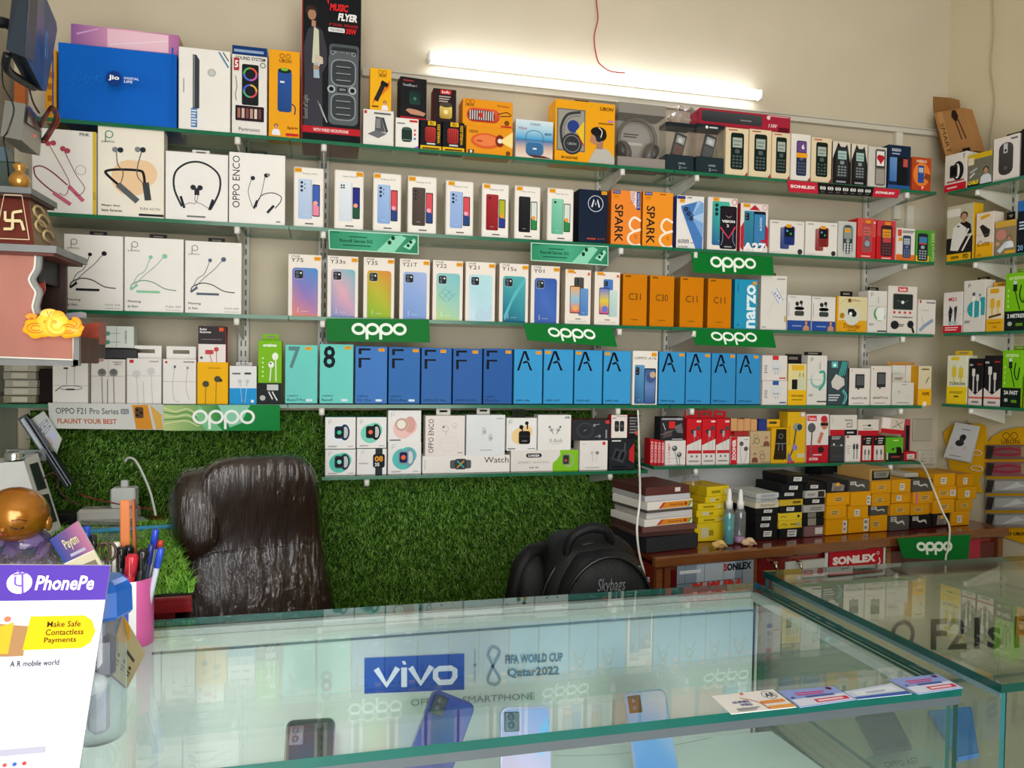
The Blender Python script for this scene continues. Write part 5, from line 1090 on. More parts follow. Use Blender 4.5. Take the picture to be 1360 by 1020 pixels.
def a_axl2(c):
    a_axl(c)
    for u, sg in ((.4, 1), (.62, -1)): c.E(u, .58, .05, '#b0acaa'); c.L([(u, .58), (u+.06*sg, .46)], .02, '#8a8684'); c.E(u-.05*sg, .66, .03, '#555'); c.L([(u+.08*sg, .62), (u+.02*sg, .5)], .01, '#999')
carton(S[5], 714, 758.5, 551, '#ebe8e4', a_axl2, 'white earbud box with faint grey buds, beside the dark box', name='earphone_box', dep=.05, zb=TOPZ[br.name], group=G5)
def a_tun(c): c.T('OPPO', .1, .86, .2, .90, '#888'); c.E(.86, .9, .06, '#d83848'); c.E(.44, .58, .06, '#c8c4c2'); c.L([(.46, .56), (.47, .28)], .03, '#d0ccca'); c.E(.62, .58, .06, '#777'); c.L([(.60, .56), (.60, .28)], .03, '#d0ccca'); c.T('oraimo', .06, .85, .34, .89, '#aaa') if 0 else None; c.fine(.2, .08, .7, .1, '#888', 1)
a4 = carton(S[5], 769.5, 807, 585, '#e9e3de', a_tun, 'white earbud box with a red dot, beside the long watch box', name='earphone_box', dep=.06, group=G5)
def a_jbl(c): c.ring(.34, .48, .22, .012, '#6a7078', rv=.34); c.ring(.34, .48, .17, .008, '#50565e', rv=.26); c.L([(.3, .45), (.38, .52)], .02, '#aab'); c.L([(.58, .72), (.72, .78)], .04, '#8a9098'); c.E(.58, .72, .035, '#8a9098'); c.E(.72, .2, .04, '#8a9098'); c.L([(.6, .18), (.72, .2)], .03, '#8a9098'); c.R(.88, .80, .98, .95, '#d83840'); c.fine(.88, .1, .92, .5, '#999', 1)
carton(S[5], 759.5, 810, 557, '#2c2f34', a_jbl, 'dark grey earbud box with outline drawings and red corner', name='earphone_box', dep=.05, zb=max(TOPZ[a4.name], TOPZ[br.name])+.0005, group=G5, side='#8c1c20')
def a_blk(c): c.P([(.98, .2), (.98, .85), (.78, .62), (.78, .3)], '#c82c34'); c.L([(.2, .30), (.36, .66)], .22, '#3c4046'); c.L([(.42, .24), (.60, .62)], .22, '#42464c'); c.L([(.24, .36), (.34, .6)], .1, '#15171a'); c.L([(.46, .32), (.56, .56)], .1, '#15171a'); c.L([(.6, .6), (.62, .86)], .05, '#50545a'); c.fine(.1, .9, .45, .94, '#ddd', 1); c.fine(.12, .06, .65, .12, '#15171a', 1)
a5 = carton(S[5], 808.5, 843, 582, '#24272b', a_blk, 'black earbud box with a red slanted side panel', name='earphone_box', dep=.06, group=G5)
def a_rb(c): c.RR(.2, .28, .48, .74, .08, '#2c2c2e'); c.RR(.52, .28, .80, .74, .08, '#2c2c2e'); c.E(.34, .52, .08, '#555'); c.E(.66, .52, .08, '#555'); c.fine(.06, .84, .3, .88, '#c66', 1); c.fine(.3, .92, .9, .94, '#888', 1)
carton(S[5], 811.5, 833, 551, '#e8e0d8', a_rb, 'white-fronted box with two black oval earbuds at the top', name='earphone_box', dep=.03, zb=TOPZ[a5.name]+.001, group=G5, side='#c02028')
def a_rs(c): c.fine(.1, .2, .8, .9, '#888', 6); c.R(.6, .12, .9, .3, '#e0582c')
carton(S[5], 834, 850, 551, '#1d1c20', a_rs, 'narrow black box with small orange square at the shelf end', name='earphone_box', dep=.04, off=.012, zb=TOPZ[a5.name]+.001, group=G5, side='#c02028')

# ---- short right bottom shelf
def a_sp(c): c.T('DOYEN', .2, .1, .7, .9, '#f0c8c8', rot=90, bold=.03); c.fine(.8, .1, .9, .9, '#f0c8c8', 1)
for i in range(4):
    x0 = 863+i*4.9; carton(S[6], x0, x0+4.7, 583+i*.6, '#c4242c', a_sp, f"thin red box spine, {['first','second','third','fourth'][i]} from the shelf's left end", name='earphone_box', dep=.045, off=.02-.003*i, group=G6)
def a_ear(c): c.T('CHAMP', .12, .08, .24, .9, '#d88', rot=90, bold=.01); c.E(.45, .68, .13, '#55585a'); c.E(.42, .72, .06, '#aaa'); c.E(.68, .42, .12, '#55585a'); c.E(.66, .46, .06, '#aaa'); c.L([(.45, .55), (.55, .3), (.6, 0)], .03, '#777', 4); c.L([(.68, .3), (.72, 0)], .03, '#777'); c.R(0, .27, 1, .28, '#888')
q = carton(S[6], 883, 910.5, 585, '#e2dcd8', a_ear, 'square white earphone box right of the red spines', name='earphone_box', dep=.05, group=G6)
def a_dk(c): c.fine(.05, .88, .75, .96, '#999', 1); c.T('NEO', .70, .87, .95, .97, '#ccc', bold=.03); c.R(.36, .52, .62, .82, '#d03028'); c.P([(.6, .6), (.9, .75), (.98, .3), (.7, .35)], '#6a6c70'); c.P([(.1, .1), (.5, .2), (.5, .45), (.15, .4)], '#5a4a50'); c.L([(.1, .75), (.22, .45)], .04, '#aaa'); c.fine(.5, .04, .95, .08, '#bbb', 1); c.L([(0, .25), (.6, .45)], .015, '#888')
carton(S[6], 876.5, 908, 554, '#2c2a30', a_dk, 'dark box with a red square on top of the square white box', name='earphone_box', dep=.045, zb=TOPZ[q.name], group=G6)
def a_trio(c): c.R(0, 0, 1, .55, '#dcd6d2'); c.P([(0, .55), (0, .42), (1, .58), (1, .56)], '#c8222c'); c.P([(0, .55), (1, .55), (1, .56)], '#c8222c'); c.R(.08, .24, 1, .31, '#c02a34'); c.E(.42, .72, .16, '#44363c', rv=.05); c.E(.78, .79, .14, '#4a464e', rv=.05); c.RR(.46, .60, .62, .74, .05, '#a8a8b0'); c.fine(.65, .92, .96, .96, '#f0d0d0', 1); c.R(.5, .32, .52, .6, '#999'); c.R(.76, .32, .78, .6, '#999'); c.E(.35, .18, .07, '#666'); c.E(.7, .18, .07, '#666'); c.fine(.15, .06, .85, .09, '#888', 1)
for i, (x0, x1) in enumerate(((911.8, 931.5), (932, 950.3), (950.8, 969))): carton(S[6], x0, x1, 556, '#c81f28', a_trio, f"tall red and white earphone box, {['left','middle','right'][i]} of three", name='earphone_box', dep=.045, group=G6, tab=(.05, .95, .024, '#b81c24'))
def a_zo(c): c.R(0, 0, .34, 1, '#c8202c'); c.T('ZOOMER', .08, .12, .27, .9, '#f4e4e4', rot=90, bold=.04); c.E(.56, .74, .11, '#555'); c.E(.80, .55, .11, '#555'); c.L([(.54, .7), (.5, .4), (.6, .05)], .015, '#777', 4); c.L([(.8, .5), (.82, .3), (.7, .02)], .015, '#777', 4); c.fine(.7, .88, .92, .91, '#999', 1)
q = carton(S[6], 970, 995.5, 580, '#e0d8d4', a_zo, 'white earphone box with a red lettered left strip', name='earphone_box', dep=.045, group=G6, tab=(.0, .88, .018, '#c02028'))
def a_kr(v):
    def f(c):
        person(c, .80 if v else .22, .05, .16, '#c89a80', '#4a2020', '#7a4a3c'); u = .32 if v else .6
        c.ring(u, .4, .12, .03, '#33302c'); c.ring(u-.05, .65, .1, .02, '#5c5448'); c.L([(.1, .2), (.2, .35)], .03, '#444'); c.fine(.5, .06, .95, .1, '#8a7040', 1)
    return f
k1 = carton(S[6], 996, 1023, 594, '#c0a882', a_kr(0), 'kraft box with a woman, lower of two', name='earphone_box', dep=.05, group=G6)
k2 = carton(S[6], 996, 1023, 572.5, '#c0a882', a_kr(1), 'kraft box with a woman, upper of two', name='earphone_box', dep=.05, zb=TOPZ[k1.name], group=G6)
MB().box((0, 0, (TOPZ[k2.name]-TOPZ[q.name])/2), (.055, .034, TOPZ[k2.name]-TOPZ[q.name]-.001), '#a03030', bev=.001).part('carton_tray', 'card', loc=(S[6].hit(983, 575, .03)[0], 2.216, TOPZ[q.name]+.0006), label='flat red tray under the small kraft cartons', cat='tray')
for i in range(4): carton(S[6], 970.5+i*8.8, 979+i*8.8, 555.5+(i % 2), '#cf9a68', lambda c: None, f"small kraft carton on the row top, {['first','second','third','fourth'][i]} from left", name='small_carton', dep=.032, off=.016, zb=TOPZ[k2.name]+.0005, group=G6, rot=-.06, side='#a87850')
carton(S[6], 1007, 1018.5, 557, '#2c3c80', lambda c: None, 'small royal blue carton beside the kraft cartons', name='small_carton', dep=.032, off=.016, zb=TOPZ[k2.name]+.0005, group=G6)

def a_ww(c): c.P([(.22, .40), (.3, .96), (.95, .96), (.98, .1), (.15, .1)], '#26221c'); c.ring(.6, .76, .13, .02, '#777'); c.T('WILD', .22, .22, .82, .32, '#403010', bold=.03); c.T('WAVE', .22, .08, .82, .18, '#403010', bold=.03); c.R(.2, .54, 1, .56, '#888'); c.R(0, 0, 1, .06, '#d8a81c'); c.L([(.5, .55), (.45, .35)], .02, '#888'); c.L([(.7, .55), (.72, .35)], .02, '#888')
carton(S[6], 1024, 1045, 568, '#dca818', a_ww, 'black and yellow blister box between kraft and yellow boxes', name='earphone_box', dep=.05, group=G6, tab=(-.1, .8, .026, '#e0ac1c'))
def a_yb(c): c.T('SPARK', .06, .35, .16, .75, '#a8841c', rot=90); c.E(.56, .70, .26, '#8a9490', rv=.08); c.E(.66, .70, .14, '#34424c', rv=.06); c.L([(.46, .66), (.34, .3), (.12, .10)], .035, '#5c5c44', 4); c.E(.42, .30, .15, '#8c7cb4', rv=.06); c.P([(.02, .04), (.06, .22), (.3, .04)], '#6c6aa8'); c.R(.55, .1, .95, .18, '#c8c4a0'); c.E(.82, .95, .14, '#e0d8d8'); c.ring(.82, .95, .12, .01, '#b86060'); c.R(.04, 0, .4, .04, '#c44860')
carton(S[6], 1045.5, 1070, 547, '#dcae1e', a_yb, 'tall yellow earphone box with a big grey earpiece', name='earphone_box', dep=.05, group=G6)
def a_wr(c): c.R(0, 0, 1, .36, '#b8202c'); c.R(.02, .86, .44, .97, '#d03038'); c.T('Teckno', .06, .88, .4, .94, '#fff'); c.E(.22, .72, .18, '#5a5c5e', rv=.1); c.L([(.24, .66), (.2, .1)], .03, '#5a5858'); c.E(.8, .80, .16, '#c07c60', rv=.12); c.E(.78, .9, .15, '#c0303c', rv=.07); c.R(.62, .76, .96, .82, '#2c1c20'); c.L([(.7, .62), (.55, .4)], .08, '#c07c60'); c.E(.66, .26, .14, '#2c2426', rv=.07); c.T('ACTION', .12, .04, .52, .10, '#f4dcdc', bold=.04); c.fine(.3, .14, .7, .17, '#e0b0b0', 1)
carton(S[6], 1071, 1100.5, 550, '#e0d6d2', a_wr, 'white and red earphone box with a face in sunglasses', name='earphone_box', dep=.05, group=G6)
def a_bk(c): c.fine(.1, .85, .7, .95, '#bbb', 2); c.E(.25, .66, .06, '#ddd'); c.E(.76, .62, .06, '#ddd'); c.R(0, .6, 1, .615, '#777'); c.fine(.2, .2, .6, .22, '#555', 1)
def a_wc(c): cablepic(c, (.55, .75), .1, .72, '#33353a'); c.R(.05, .9, .2, .98, '#c83840'); c.fine(.08, .3, .3, .6, '#bbb', 4); c.R(0, .6, 1, .605, '#999')
def a_rk(c): c.R(0, .62, 1, .98, '#1f1e20'); c.R(.08, .04, .9, .60, '#d8d0cc'); cablepic(c, (.32, .68), .06, .5, '#5c5c5c'); c.fine(.4, .68, .85, .9, '#bbb', 3); c.E(.2, .86, .06, '#e06040')
for x0, x1, cl, f, lb in ((1102, 1121.5, '#3c3d40', a_bk, 'charcoal box in the lower row of cable boxes'), (1122.5, 1143, '#e2dcd6', a_wc, 'white cable box with two black cable ends'), (1144, 1158, '#bc2028', a_rk, 'red and black cable box, left of two alike'), (1159, 1175, '#bc2028', a_rk, 'red and black cable box, right of two alike')):
    q = carton(S[6], x0, x1, 578, cl, f, lb, name='cable_box', dep=.05, group=G6)
def a_sq(c): c.R(0, 0, .54, .28, '#b8202c'); c.R(.54, 0, 1, .28, '#1e1c1e'); c.L([(.54, .74), (.80, .74), (.80, .42), (.62, .42), (.62, .58), (.74, .58)], .09, '#9a9690'); c.fine(.62, .1, .88, .18, '#bbb', 1); c.fine(.05, .6, .12, .85, '#bbb', 3)
zz = TOPZ[q.name]
carton(S[6], 1102, 1138, 551, '#d8d2ca', a_sq, 'wide white box with a grey square spiral cable', name='cable_box', dep=.05, zb=zz+.0005, group=G6)
def a_c5(c): c.R(0, 0, 1, .3, '#b8202c'); c.RR(.45, .55, .62, .68, .04, '#33353a'); c.L([(.2, .62), (.5, .62)], .03, '#555'); c.L([(.25, .4), (.7, .4)], .03, '#555')
carton(S[6], 1139, 1167, 557, '#d8d0c6', a_c5, 'white cable box with a red base beside the spiral one', name='cable_box', dep=.05, zb=zz+.0005, group=G6)
def a_c6(c): c.R(0, 0, 1, .28, '#b8202c'); c.R(.04, .3, .38, .95, '#e8dcd8'); c.L([(.5, .4), (.9, .8)], .04, '#444'); c.L([(.6, .85), (.9, .35)], .04, '#666')
carton(S[6], 1169, 1200, 555, '#cfc0b0', a_c6, 'tilted white and red box at the upper right', name='cable_box', dep=.045, zb=zz+.005, group=G6, roll=.09)
def a_g(c): c.R(0, 0, 1, .34, '#22241f'); c.E(.75, .4, .16, '#15180f', rv=.2); c.E(.4, .5, .07, '#333'); c.E(.6, .55, .05, '#333'); c.fine(.4, .85, .7, .9, '#bfe080', 1); c.R(.04, .05, .12, .35, '#ccc'); c.fine(.3, .14, .8, .2, '#a04030', 1)
carton(S[6], 1176, 1199.5, 581, '#5fae2a', a_g, 'small green and black earphone box near the shelf end', name='earphone_box', dep=.05, group=G6)
carton(S[6], 1200.5, 1217, 600, '#b82430', lambda c: (c.R(.2, .25, .8, .75, '#e0d0cc'), c.fine(.3, .4, .7, .6, '#886', 2)), 'tiny red box with a white price tag at the shelf end', name='small_carton', dep=.04, group=G6)
carton(S[6], 1201.5, 1209, 557, '#b84450', lambda c: (c.R(.1, .15, .8, .85, '#1e1c20'),), 'narrow pink-edged dark box behind the tiny red box', name='cable_box', dep=.02, off=.06, group=G6)

# ---- right wall shelves
def a_rw1(c): c.R(0, 0, 1, .2, '#c02030'); c.E(.62, .52, .26, '#1d2022', rv=.26); c.E(.58, .52, .12, '#e4e0d8', rv=.2); c.RR(.24, .36, .60, .70, .06, '#2a2e30'); c.RR(.28, .42, .54, .64, .04, '#111'); c.fine(.12, .24, .9, .28, '#a83840', 1); c.fine(.84, .84, .92, .95, '#555', 3); c.fine(.14, .08, .6, .12, '#f0c0c0', 1)
carton(RW[1], 1254.5, 1283.5, 204, '#d8d2c8', a_rw1, 'white and red smartwatch box first on the right wall top shelf', name='watch_box', dep=.06, off=.006, group='boxes on the right wall', tab=(.38, .8, .012, '#1d1d1d'))
def a_rw2(c): c.R(0, .84, 1, 1, '#c8a820'); c.R(0, 0, 1, .1, '#222'); person(c, .76, .05, .24, '#b08468', '#1f1a18', '#cfd4da'); c.R(.02, .68, .26, .9, '#d8c8a8'); c.T('CABLE', .03, .08, .46, .2, '#e8c820', bold=.05, shear=.1); c.L([(.1, .45), (.4, .55)], .06, '#aaa'); c.L([(.1, .3), (.3, .42)], .05, '#ccc')
carton(RW[1], 1285, 1317.5, 203, '#6c6c5c', a_rw2, 'yellow and grey cable box with a bearded man', name='cable_box', dep=.05, off=.010, group='boxes on the right wall')
def a_rw3(c): c.RR(.22, .12, .78, .86, .24, '#34302e', '#4a4644'); c.RR(.40, .62, .56, .84, .03, '#b8bcc0'); c.E(.48, .68, .05, '#222'); c.E(.5, .28, .07, '#5c5856'); c.fine(.68, .9, .94, .94, '#666', 1); c.fine(.06, .04, .4, .05, '#999', 1)
carton(RW[1], 1319, 1353.5, 181, '#dad2cc', a_rw3, 'white box with a large dark computer mouse pictured', name='mouse_box', dep=.05, off=.010, group='boxes on the right wall', tab=(.3, .95, .012, '#1d1512'))
carton(RW[1], 1356, 1385, 168, '#1a1614', lambda c: c.fine(.2, .4, .8, .5, '#444', 1), 'black box cut by the frame, top right shelf', name='speaker_box', dep=.05, off=.010, group='boxes on the right wall')
def a_rx1(c):
    c.R(0, 0, 1, .42, '#22221e'); c.R(.02, 0, .95, .13, '#e0ac18'); c.R(0, .80, .52, .94, '#dcd6ce'); person(c, .66, .46, .30, '#b08468', '#2c1e18', '#1d1c1e'); c.P([(.16, .20), (.26, .60), (.48, .68), (.78, .56), (.7, .44), (.42, .18)], '#dcd8d4'); c.R(.40, .6, .5, .63, '#555'); c.L([(.42, .18), (.85, .55)], .035, '#dcd8d4'); c.L([(.62, .17), (.95, .46)], .03, '#dcd8d4'); c.T('PD', .66, .03, .86, .11, '#33280c', bold=.02); c.fine(.2, .04, .5, .09, '#8a6a10', 1)
carton(RW[2], 1257.5, 1292.5, 272, '#b9b49a', a_rx1, 'adapter box with a long-haired bearded man and white charger', name='charger_box', dep=.05, off=.006, group='boxes on the right wall', side='#d8a81c', top='#d8a81c')
def a_rx2(c): c.R(0, 0, 1, .32, '#e0a81c'); c.P([(.2, .70), (.38, .74), (.82, .6), (.76, .46), (.52, .44)], '#2a2624'); c.T('Cute', .1, .26, .8, .38, '#4c3810', shear=.3); c.P([(.26, .84), (.8, .90), (.74, .96), (.24, .92)], '#d8a020'); c.T('249', .08, .04, .34, .09, '#6a4810'); c.R(0, .5, 1, .505, '#888')
carton(RW[2], 1296, 1319.5, 282, '#ded0c4', a_rx2, 'white and yellow box with a black car charger', name='charger_box', dep=.05, off=.010, group='boxes on the right wall')
def a_rx3(c): c.R(0, .82, 1, 1, '#c8a040'); c.E(.3, .6, .25, '#c08074'); person(c, .7, .2, .22, '#b08468', '#5c3c30', '#dce4ec'); c.L([(.2, .1), (.6, .35)], .12, '#c8d4e0'); c.R(.5, .04, 1, .12, '#d8a828'); c.E(.15, .35, .1, '#c89a80')
carton(RW[2], 1321, 1349, 293, '#8c7c60', a_rx3, 'busy beige cable box with a man in white', name='cable_box', dep=.05, off=.010, group='boxes on the right wall', tab=(.3, .7, .03, '#1c1a18'))
carton(RW[2], 1351, 1380, 265, '#1a2026', lambda c: (c.R(0, .8, .6, 1, '#2c68b0'), c.fine(.1, .45, .6, .6, '#bcd', 3), c.T('20', .05, .05, .3, .15, '#9cf')), 'black and blue box cut by the frame, second right shelf', name='cable_box', dep=.05, off=.010, group='boxes on the right wall')
def a_ry1(c): c.R(0, 0, 1, .18, '#c01c28'); c.T('M21', .28, .78, .68, .87, '#b83840', bold=.03); c.P([(.28, .5), (.36, .68), (.50, .56), (.40, .2), (.34, .2)], '#26262a'); c.P([(.58, .62), (.72, .66), (.74, .58), (.66, .2), (.62, .2)], '#3a3a3e'); c.E(.52, .22, .26, '#9cc0c0', rv=.06, a0=0, a1=180); c.fine(.12, .06, .82, .14, '#f0c0c0', 2); c.R(0, .45, 1, .456, '#999')
carton(RW[3], 1252.5, 1278, 388, '#ddd6d2', a_ry1, 'white and red cable box first on the right wall third shelf', name='cable_box', dep=.05, off=.006, group='boxes on the right wall')
def a_ry2(c): c.E(.56, .44, .38, '#2f98a0'); c.R(.78, .32, .999, .66, '#2f98a0'); c.R(.44, .28, .52, .62, '#d4e4e4'); c.R(.74, .26, .82, .58, '#d4e4e4'); c.R(.42, .60, .56, .68, '#e8e8e4'); c.R(.42, .70, .55, .76, '#555'); c.R(.72, .68, .82, .73, '#888'); peblogo(c, .28, .91, .12, '#777'); c.fine(.08, .18, .34, .22, '#555', 2); c.R(0, .40, 1, .405, '#999')
carton(RW[3], 1279.5, 1308.5, 372, '#d6d2ca', a_ry2, 'tall white cable box with a large teal circle', name='cable_box', dep=.05, off=.006, group='boxes on the right wall', tab=(.4, .95, .010, '#1d1512'))
def a_ry3(c): c.R(0, 0, 1, .28, '#dca418'); c.RR(.2, .86, .7, .96, .04, '#d09c1c'); c.RR(.22, .52, .46, .74, .06, '#d8a828'); c.RR(.58, .54, .78, .70, .06, '#d8a828'); c.R(.27, .74, .41, .80, '#ccc'); c.R(.3, .36, .38, .52, '#d8b040'); c.R(.64, .36, .7, .54, '#d8b040'); c.L([(.15, .32), (.85, .38)], .05, '#54401a'); c.T('USB', .38, .08, .62, .12, '#5c4410'); c.fine(.15, .18, .85, .2, '#8a6a10', 1)
carton(RW[3], 1310, 1333.5, 381, '#dcd0b4', a_ry3, 'cream and yellow cable box next to the lime green one', name='cable_box', dep=.05, off=.006, group='boxes on the right wall', tab=(.1, .98, .016, '#e0a01c'))
def a_or(big):
    def f(c): c.R(0, 0, 1, .34, '#17201c'); c.T('oraimo', .16, .88, .84, .95, '#d8eca8', bold=.02); c.RR(.34, .68, .52, .80, .03, '#173018'); c.R(.36, .80, .5, .86, '#ccd'); c.L([(.44, .68), (.55, .5), (.66, .36)], .016, '#173018', 4); c.L([(.7, .78), (.64, .6), (.8, .48), (.9, .7)], .02, '#173018', 4); c.T('2 METRES' if big else '2A FAST', .12, .22, .85, .29, '#e0e4e0', bold=.03); c.E(.24, .12, .1, '#a8b0ac'); c.R(.5, .08, .8, .13, '#5a8c20'); c.fine(.12, .4, .18, .72, '#bfe080', 4)
    return f
carton(RW[3], 1335, 1366, 362, '#78bc18', a_or(1), 'lime green and black cable box, right wall third shelf', name='cable_box', dep=.05, off=.004, group='boxes on the right wall', tab=(.3, .95, .014, '#6a9a18'))
carton(RW[3], 1369, 1390, 375, '#d8b020', lambda c: c.R(0, 0, 1, .4, '#222'), 'yellow box cut by the frame, right wall third shelf', name='cable_box', dep=.05, off=.004, group='boxes on the right wall')
def a_rz1(c): c.R(0, 0, 1, .36, '#e8c820'); c.RR(.2, .90, .6, .97, .04, '#e0c028'); 
def a_rz1b(c):
    a_rz1(c)
    for u, h in ((.36, .72), (.70, .70)): c.RR(u-.11, h-.16, u+.11, h+.05, .05, '#d8c038'); c.R(u-.04, .44, u+.04, h-.16, '#d8c868'); c.R(u-.06, h+.05, u+.06, h+.1, '#ccc')
    c.T('TUSION', .12, .39, .92, .45, '#5c5430', bold=.02); c.fine(.15, .22, .85, .26, '#8a7a20', 2); c.R(.38, .14, .62, .17, '#5c5020')
carton(RW[4], 1257.5, 1284.5, 472, '#dfe0c4', a_rz1b, 'yellow and white cable box first on the right wall bottom shelf', name='cable_box', dep=.05, off=.02, group='boxes on the right wall', tab=(.15, .99, .016, '#e0b818'))
def a_rz2(c): c.P([(0, 0), (1, 0), (1, .36), (.5, .22), (0, .36)], '#dcd0cc'); c.R(0, .14, 1, .18, '#c86050'); c.RR(.24, .62, .46, .78, .04, '#d8d4d2'); c.R(.30, .28, .40, .62, '#cfcbc9'); c.RR(.56, .52, .74, .66, .04, '#c8c4c2'); c.R(.61, .28, .70, .52, '#bfbbb9'); c.R(.05, .84, .3, .88, '#aaa'); c.fine(.6, .86, .95, .89, '#a03030', 1); c.fine(.25, .05, .75, .09, '#777', 1)
for i, (x0, x1) in enumerate(((1286.5, 1305), (1307, 1329.5))): carton(RW[4], x0, x1, 476 if i == 0 else 472, '#1e1c1e', a_rz2, f"black cable box with two white plugs, {['left','right'][i]} of two", name='cable_box', dep=.05, off=.02, group='boxes on the right wall', top='#111111')
carton(RW[4], 1331, 1357, 465, '#78bc18', a_or(0), 'lime green and black cable box, right wall bottom shelf', name='cable_box', dep=.05, off=.02, group='boxes on the right wall', tab=(.3, .9, .014, '#6a9a18'))
carton(RW[4], 1359, 1384, 500, '#e0a018', lambda c: c.fine(.2, .3, .8, .6, '#7a4c10', 3), 'orange box cut by the frame, right wall bottom shelf', name='cable_box', dep=.05, off=.02, group='boxes on the right wall')
# tall kraft cartons leaning in the corner on the top right shelf
def kraft(px, Yd, lab, art=None, col='#a8794a'):
    q = [atPlane(x, y, RP-rn*Yd, rn) for x, y in px]; q[0][2] = max(q[0][2], RZ[1]+.0); q[1][2] = max(q[1][2], RZ[1])
    m = MB(); m.hexa([v for v in q], -rn*.05, col)
    o = m.part('kraft_box', 'card', label=lab, cat='box', group='leaning kraft boxes')
    if art: cv = Canvas([v+rn*.0003 for v in q]); art(cv); cv.finish(o)
def a_kb(c):
    c.P([(0, 0), (.25, 0), (.30, 1), (.12, 1)], '#b98a56'); c.T('SMART', .10, .06, .24, .74, '#4c3018', rot=-90); c.P([(.55, .85), (.62, .98), (.74, .98), (.78, .84), (.7, .72), (.6, .76)], '#2c2018'); c.L([(.64, .76), (.68, .3)], .02, '#33241a'); c.L([(.74, .76), (.82, .3)], .02, '#33241a'); c.R(.6, .02, .85, .10, '#241a14')
kraft([(1256, 208), (1296, 200), (1279, 143), (1240, 150)], .10, 'brown kraft box leaning in the corner with a black tripod print', a_kb)
kraft([(1252, 215), (1270, 215), (1262, 130), (1237, 128)], .165, 'brown kraft box with an open flap behind the printed one', None, '#94693f')
# ================================================================ SIGN CARDS
def card(px, Y, col, lab, art=None, th=.0015, name='sign_card', cat='sign', group=None, plane=None, parent=None):
    """px: bl, br, tr, tl"""
    Ys = Y if isinstance(Y, (list, tuple)) else [Y]*4
    q = [atY(x, y, yy) for (x, y), yy in zip(px, Ys)] if plane is None else [atPlane(x, y, *plane) for x, y in px]
    q = [np.array(a) for a in q]
    if plane is None:
        n = np.cross(q[1]-q[0], q[2]-q[0]); q[3] = atPlane(px[3][0], px[3][1], q[0], n/np.linalg.norm(n))
    n = np.cross(q[1]-q[0], q[3]-q[0]); n /= np.linalg.norm(n); c = sum(q)/4
    loc = c.copy(); ql = [a-loc for a in q]
    o = MB().hexa(ql, -n*th, col).part(name, 'card', loc=loc, label=lab, cat=cat, group=group)
    if art: cv = Canvas(ql); art(cv); cv.finish(o)
    return o
GR = '#08702a'
def s_op(u0=.24, u1=.78, v0=.18, v1=.86): return lambda c: oppo(c, u0, v0, u1, v1, '#e8f4e8', .125)
YS = 2.172
card([(434, 453), (571, 455), (570, 424), (433, 423)], YS, GR, 'green sign under the third shelf beside the left wall rail', s_op(.24, .77, .1, .82))
card([(701, 452), (820, 461), (813, 435), (695, 430)], YS, GR, 'green sign under the third shelf, near the middle', s_op(.25, .78, .12, .86))
card([(921, 362), (1028, 366), (1026, 341), (918, 335)], YS, GR, 'green sign under the second shelf, above the cyan phone box', s_op(.22, .78, .1, .86))
card([(924, 458), (1031, 462), (1026, 439), (917, 437)], YS, GR, 'green sign under the third shelf, below the cyan phone box', s_op(.22, .78, .1, .86))
def s_r8(c):
    c.G(.01, .03, .99, .97, '#2f8a64', '#4aa884', '#2c7c5c', hor=True); c.L([(.01, .03), (.99, .03), (.99, .97), (.01, .97)], .03, '#bfe4d0', closed=True)
    c.T('Reno8 Series 5G', .12, .42, .48, .58, '#0f3a2c', bold=.02); c.fine(.22, .68, .42, .73, '#16503c', 1); c.fine(.15, .24, .46, .29, '#16503c', 1); c.fine(.03, .88, .12, .92, '#16503c', 1)
    c.P([(.52, .03), (.70, .85), (.80, .92), (.86, .80), (.72, .03)], '#8cd4b4'); c.P([(.82, .35), (.95, .80), (.97, .65), (.90, .2)], '#9cdcc0'); c.E(.71, .76, .022, '#173c30', rv=.11); c.E(.67, .52, .022, '#173c30', rv=.11); c.E(.88, .42, .018, '#173c30', rv=.08); c.E(.91, .60, .018, '#173c30', rv=.08)
card([(437, 331), (556, 338), (556, 312), (436, 305)], YS, '#bfe4d0', 'teal banner with a green phone picture, left under second shelf', s_r8)
card([(705, 346), (808, 353), (808, 327), (705, 322)], YS, '#bfe4d0', 'teal banner with a green phone picture, under the navy box', s_r8)
def s_f21(c):
    c.G(0, 0, 1, 1, '#cfd2cc', '#dcdcd8', '#c4c8c4', hor=True); c.T('OPPO F21 Pro Series', .06, .58, .60, .82, '#55585a', bold=.01); c.RR(.62, .60, .69, .80, .01, '#7c8080'); c.T('5G', .63, .64, .68, .76, '#dde'); c.T('FLAUNT YOUR BEST', .07, .20, .58, .40, '#c06030', bold=.025)
    c.P([(.75, .02), (.72, .95), (.86, .98), (.90, .02)], '#d89030'); c.P([(.88, .98), (.98, .60), (.99, .02), (.93, .02)], '#d8a850'); c.RR(.745, .45, .82, .88, .015, '#5c4430'); 
    for u, v in ((.765, .76), (.765, .56), (.80, .66)): c.E(u, v, .012, '#1c1814')
card([(66, 569), (218, 571), (217, 537), (64, 535)], YS, '#d8dad6', 'pale banner with an orange phone picture beside the green banner', s_f21)
def s_mar(c):
    c.G(0, 0, 1, 1, '#b8cc88', '#1c8a44', '#0c8038', hor=True)
    for k in range(5): c.L([(.0, .9-.16*k), (.10, .75-.1*k), (.20, .85-.12*k), (.28, .6-.1*k), (.30, .2)], .04, '#4c8a48' if k % 2 else '#d8dca4', 5)
    c.P([(.30, 1), (.5, .0), (.36, .0), (.28, .5)], '#7cc490'); c.P([(.46, 1), (.74, 1), (.66, .3), (.56, .12)], '#8cccb0'); oppo(c, .24, .06, .78, .82, '#f2f6f0', .10)
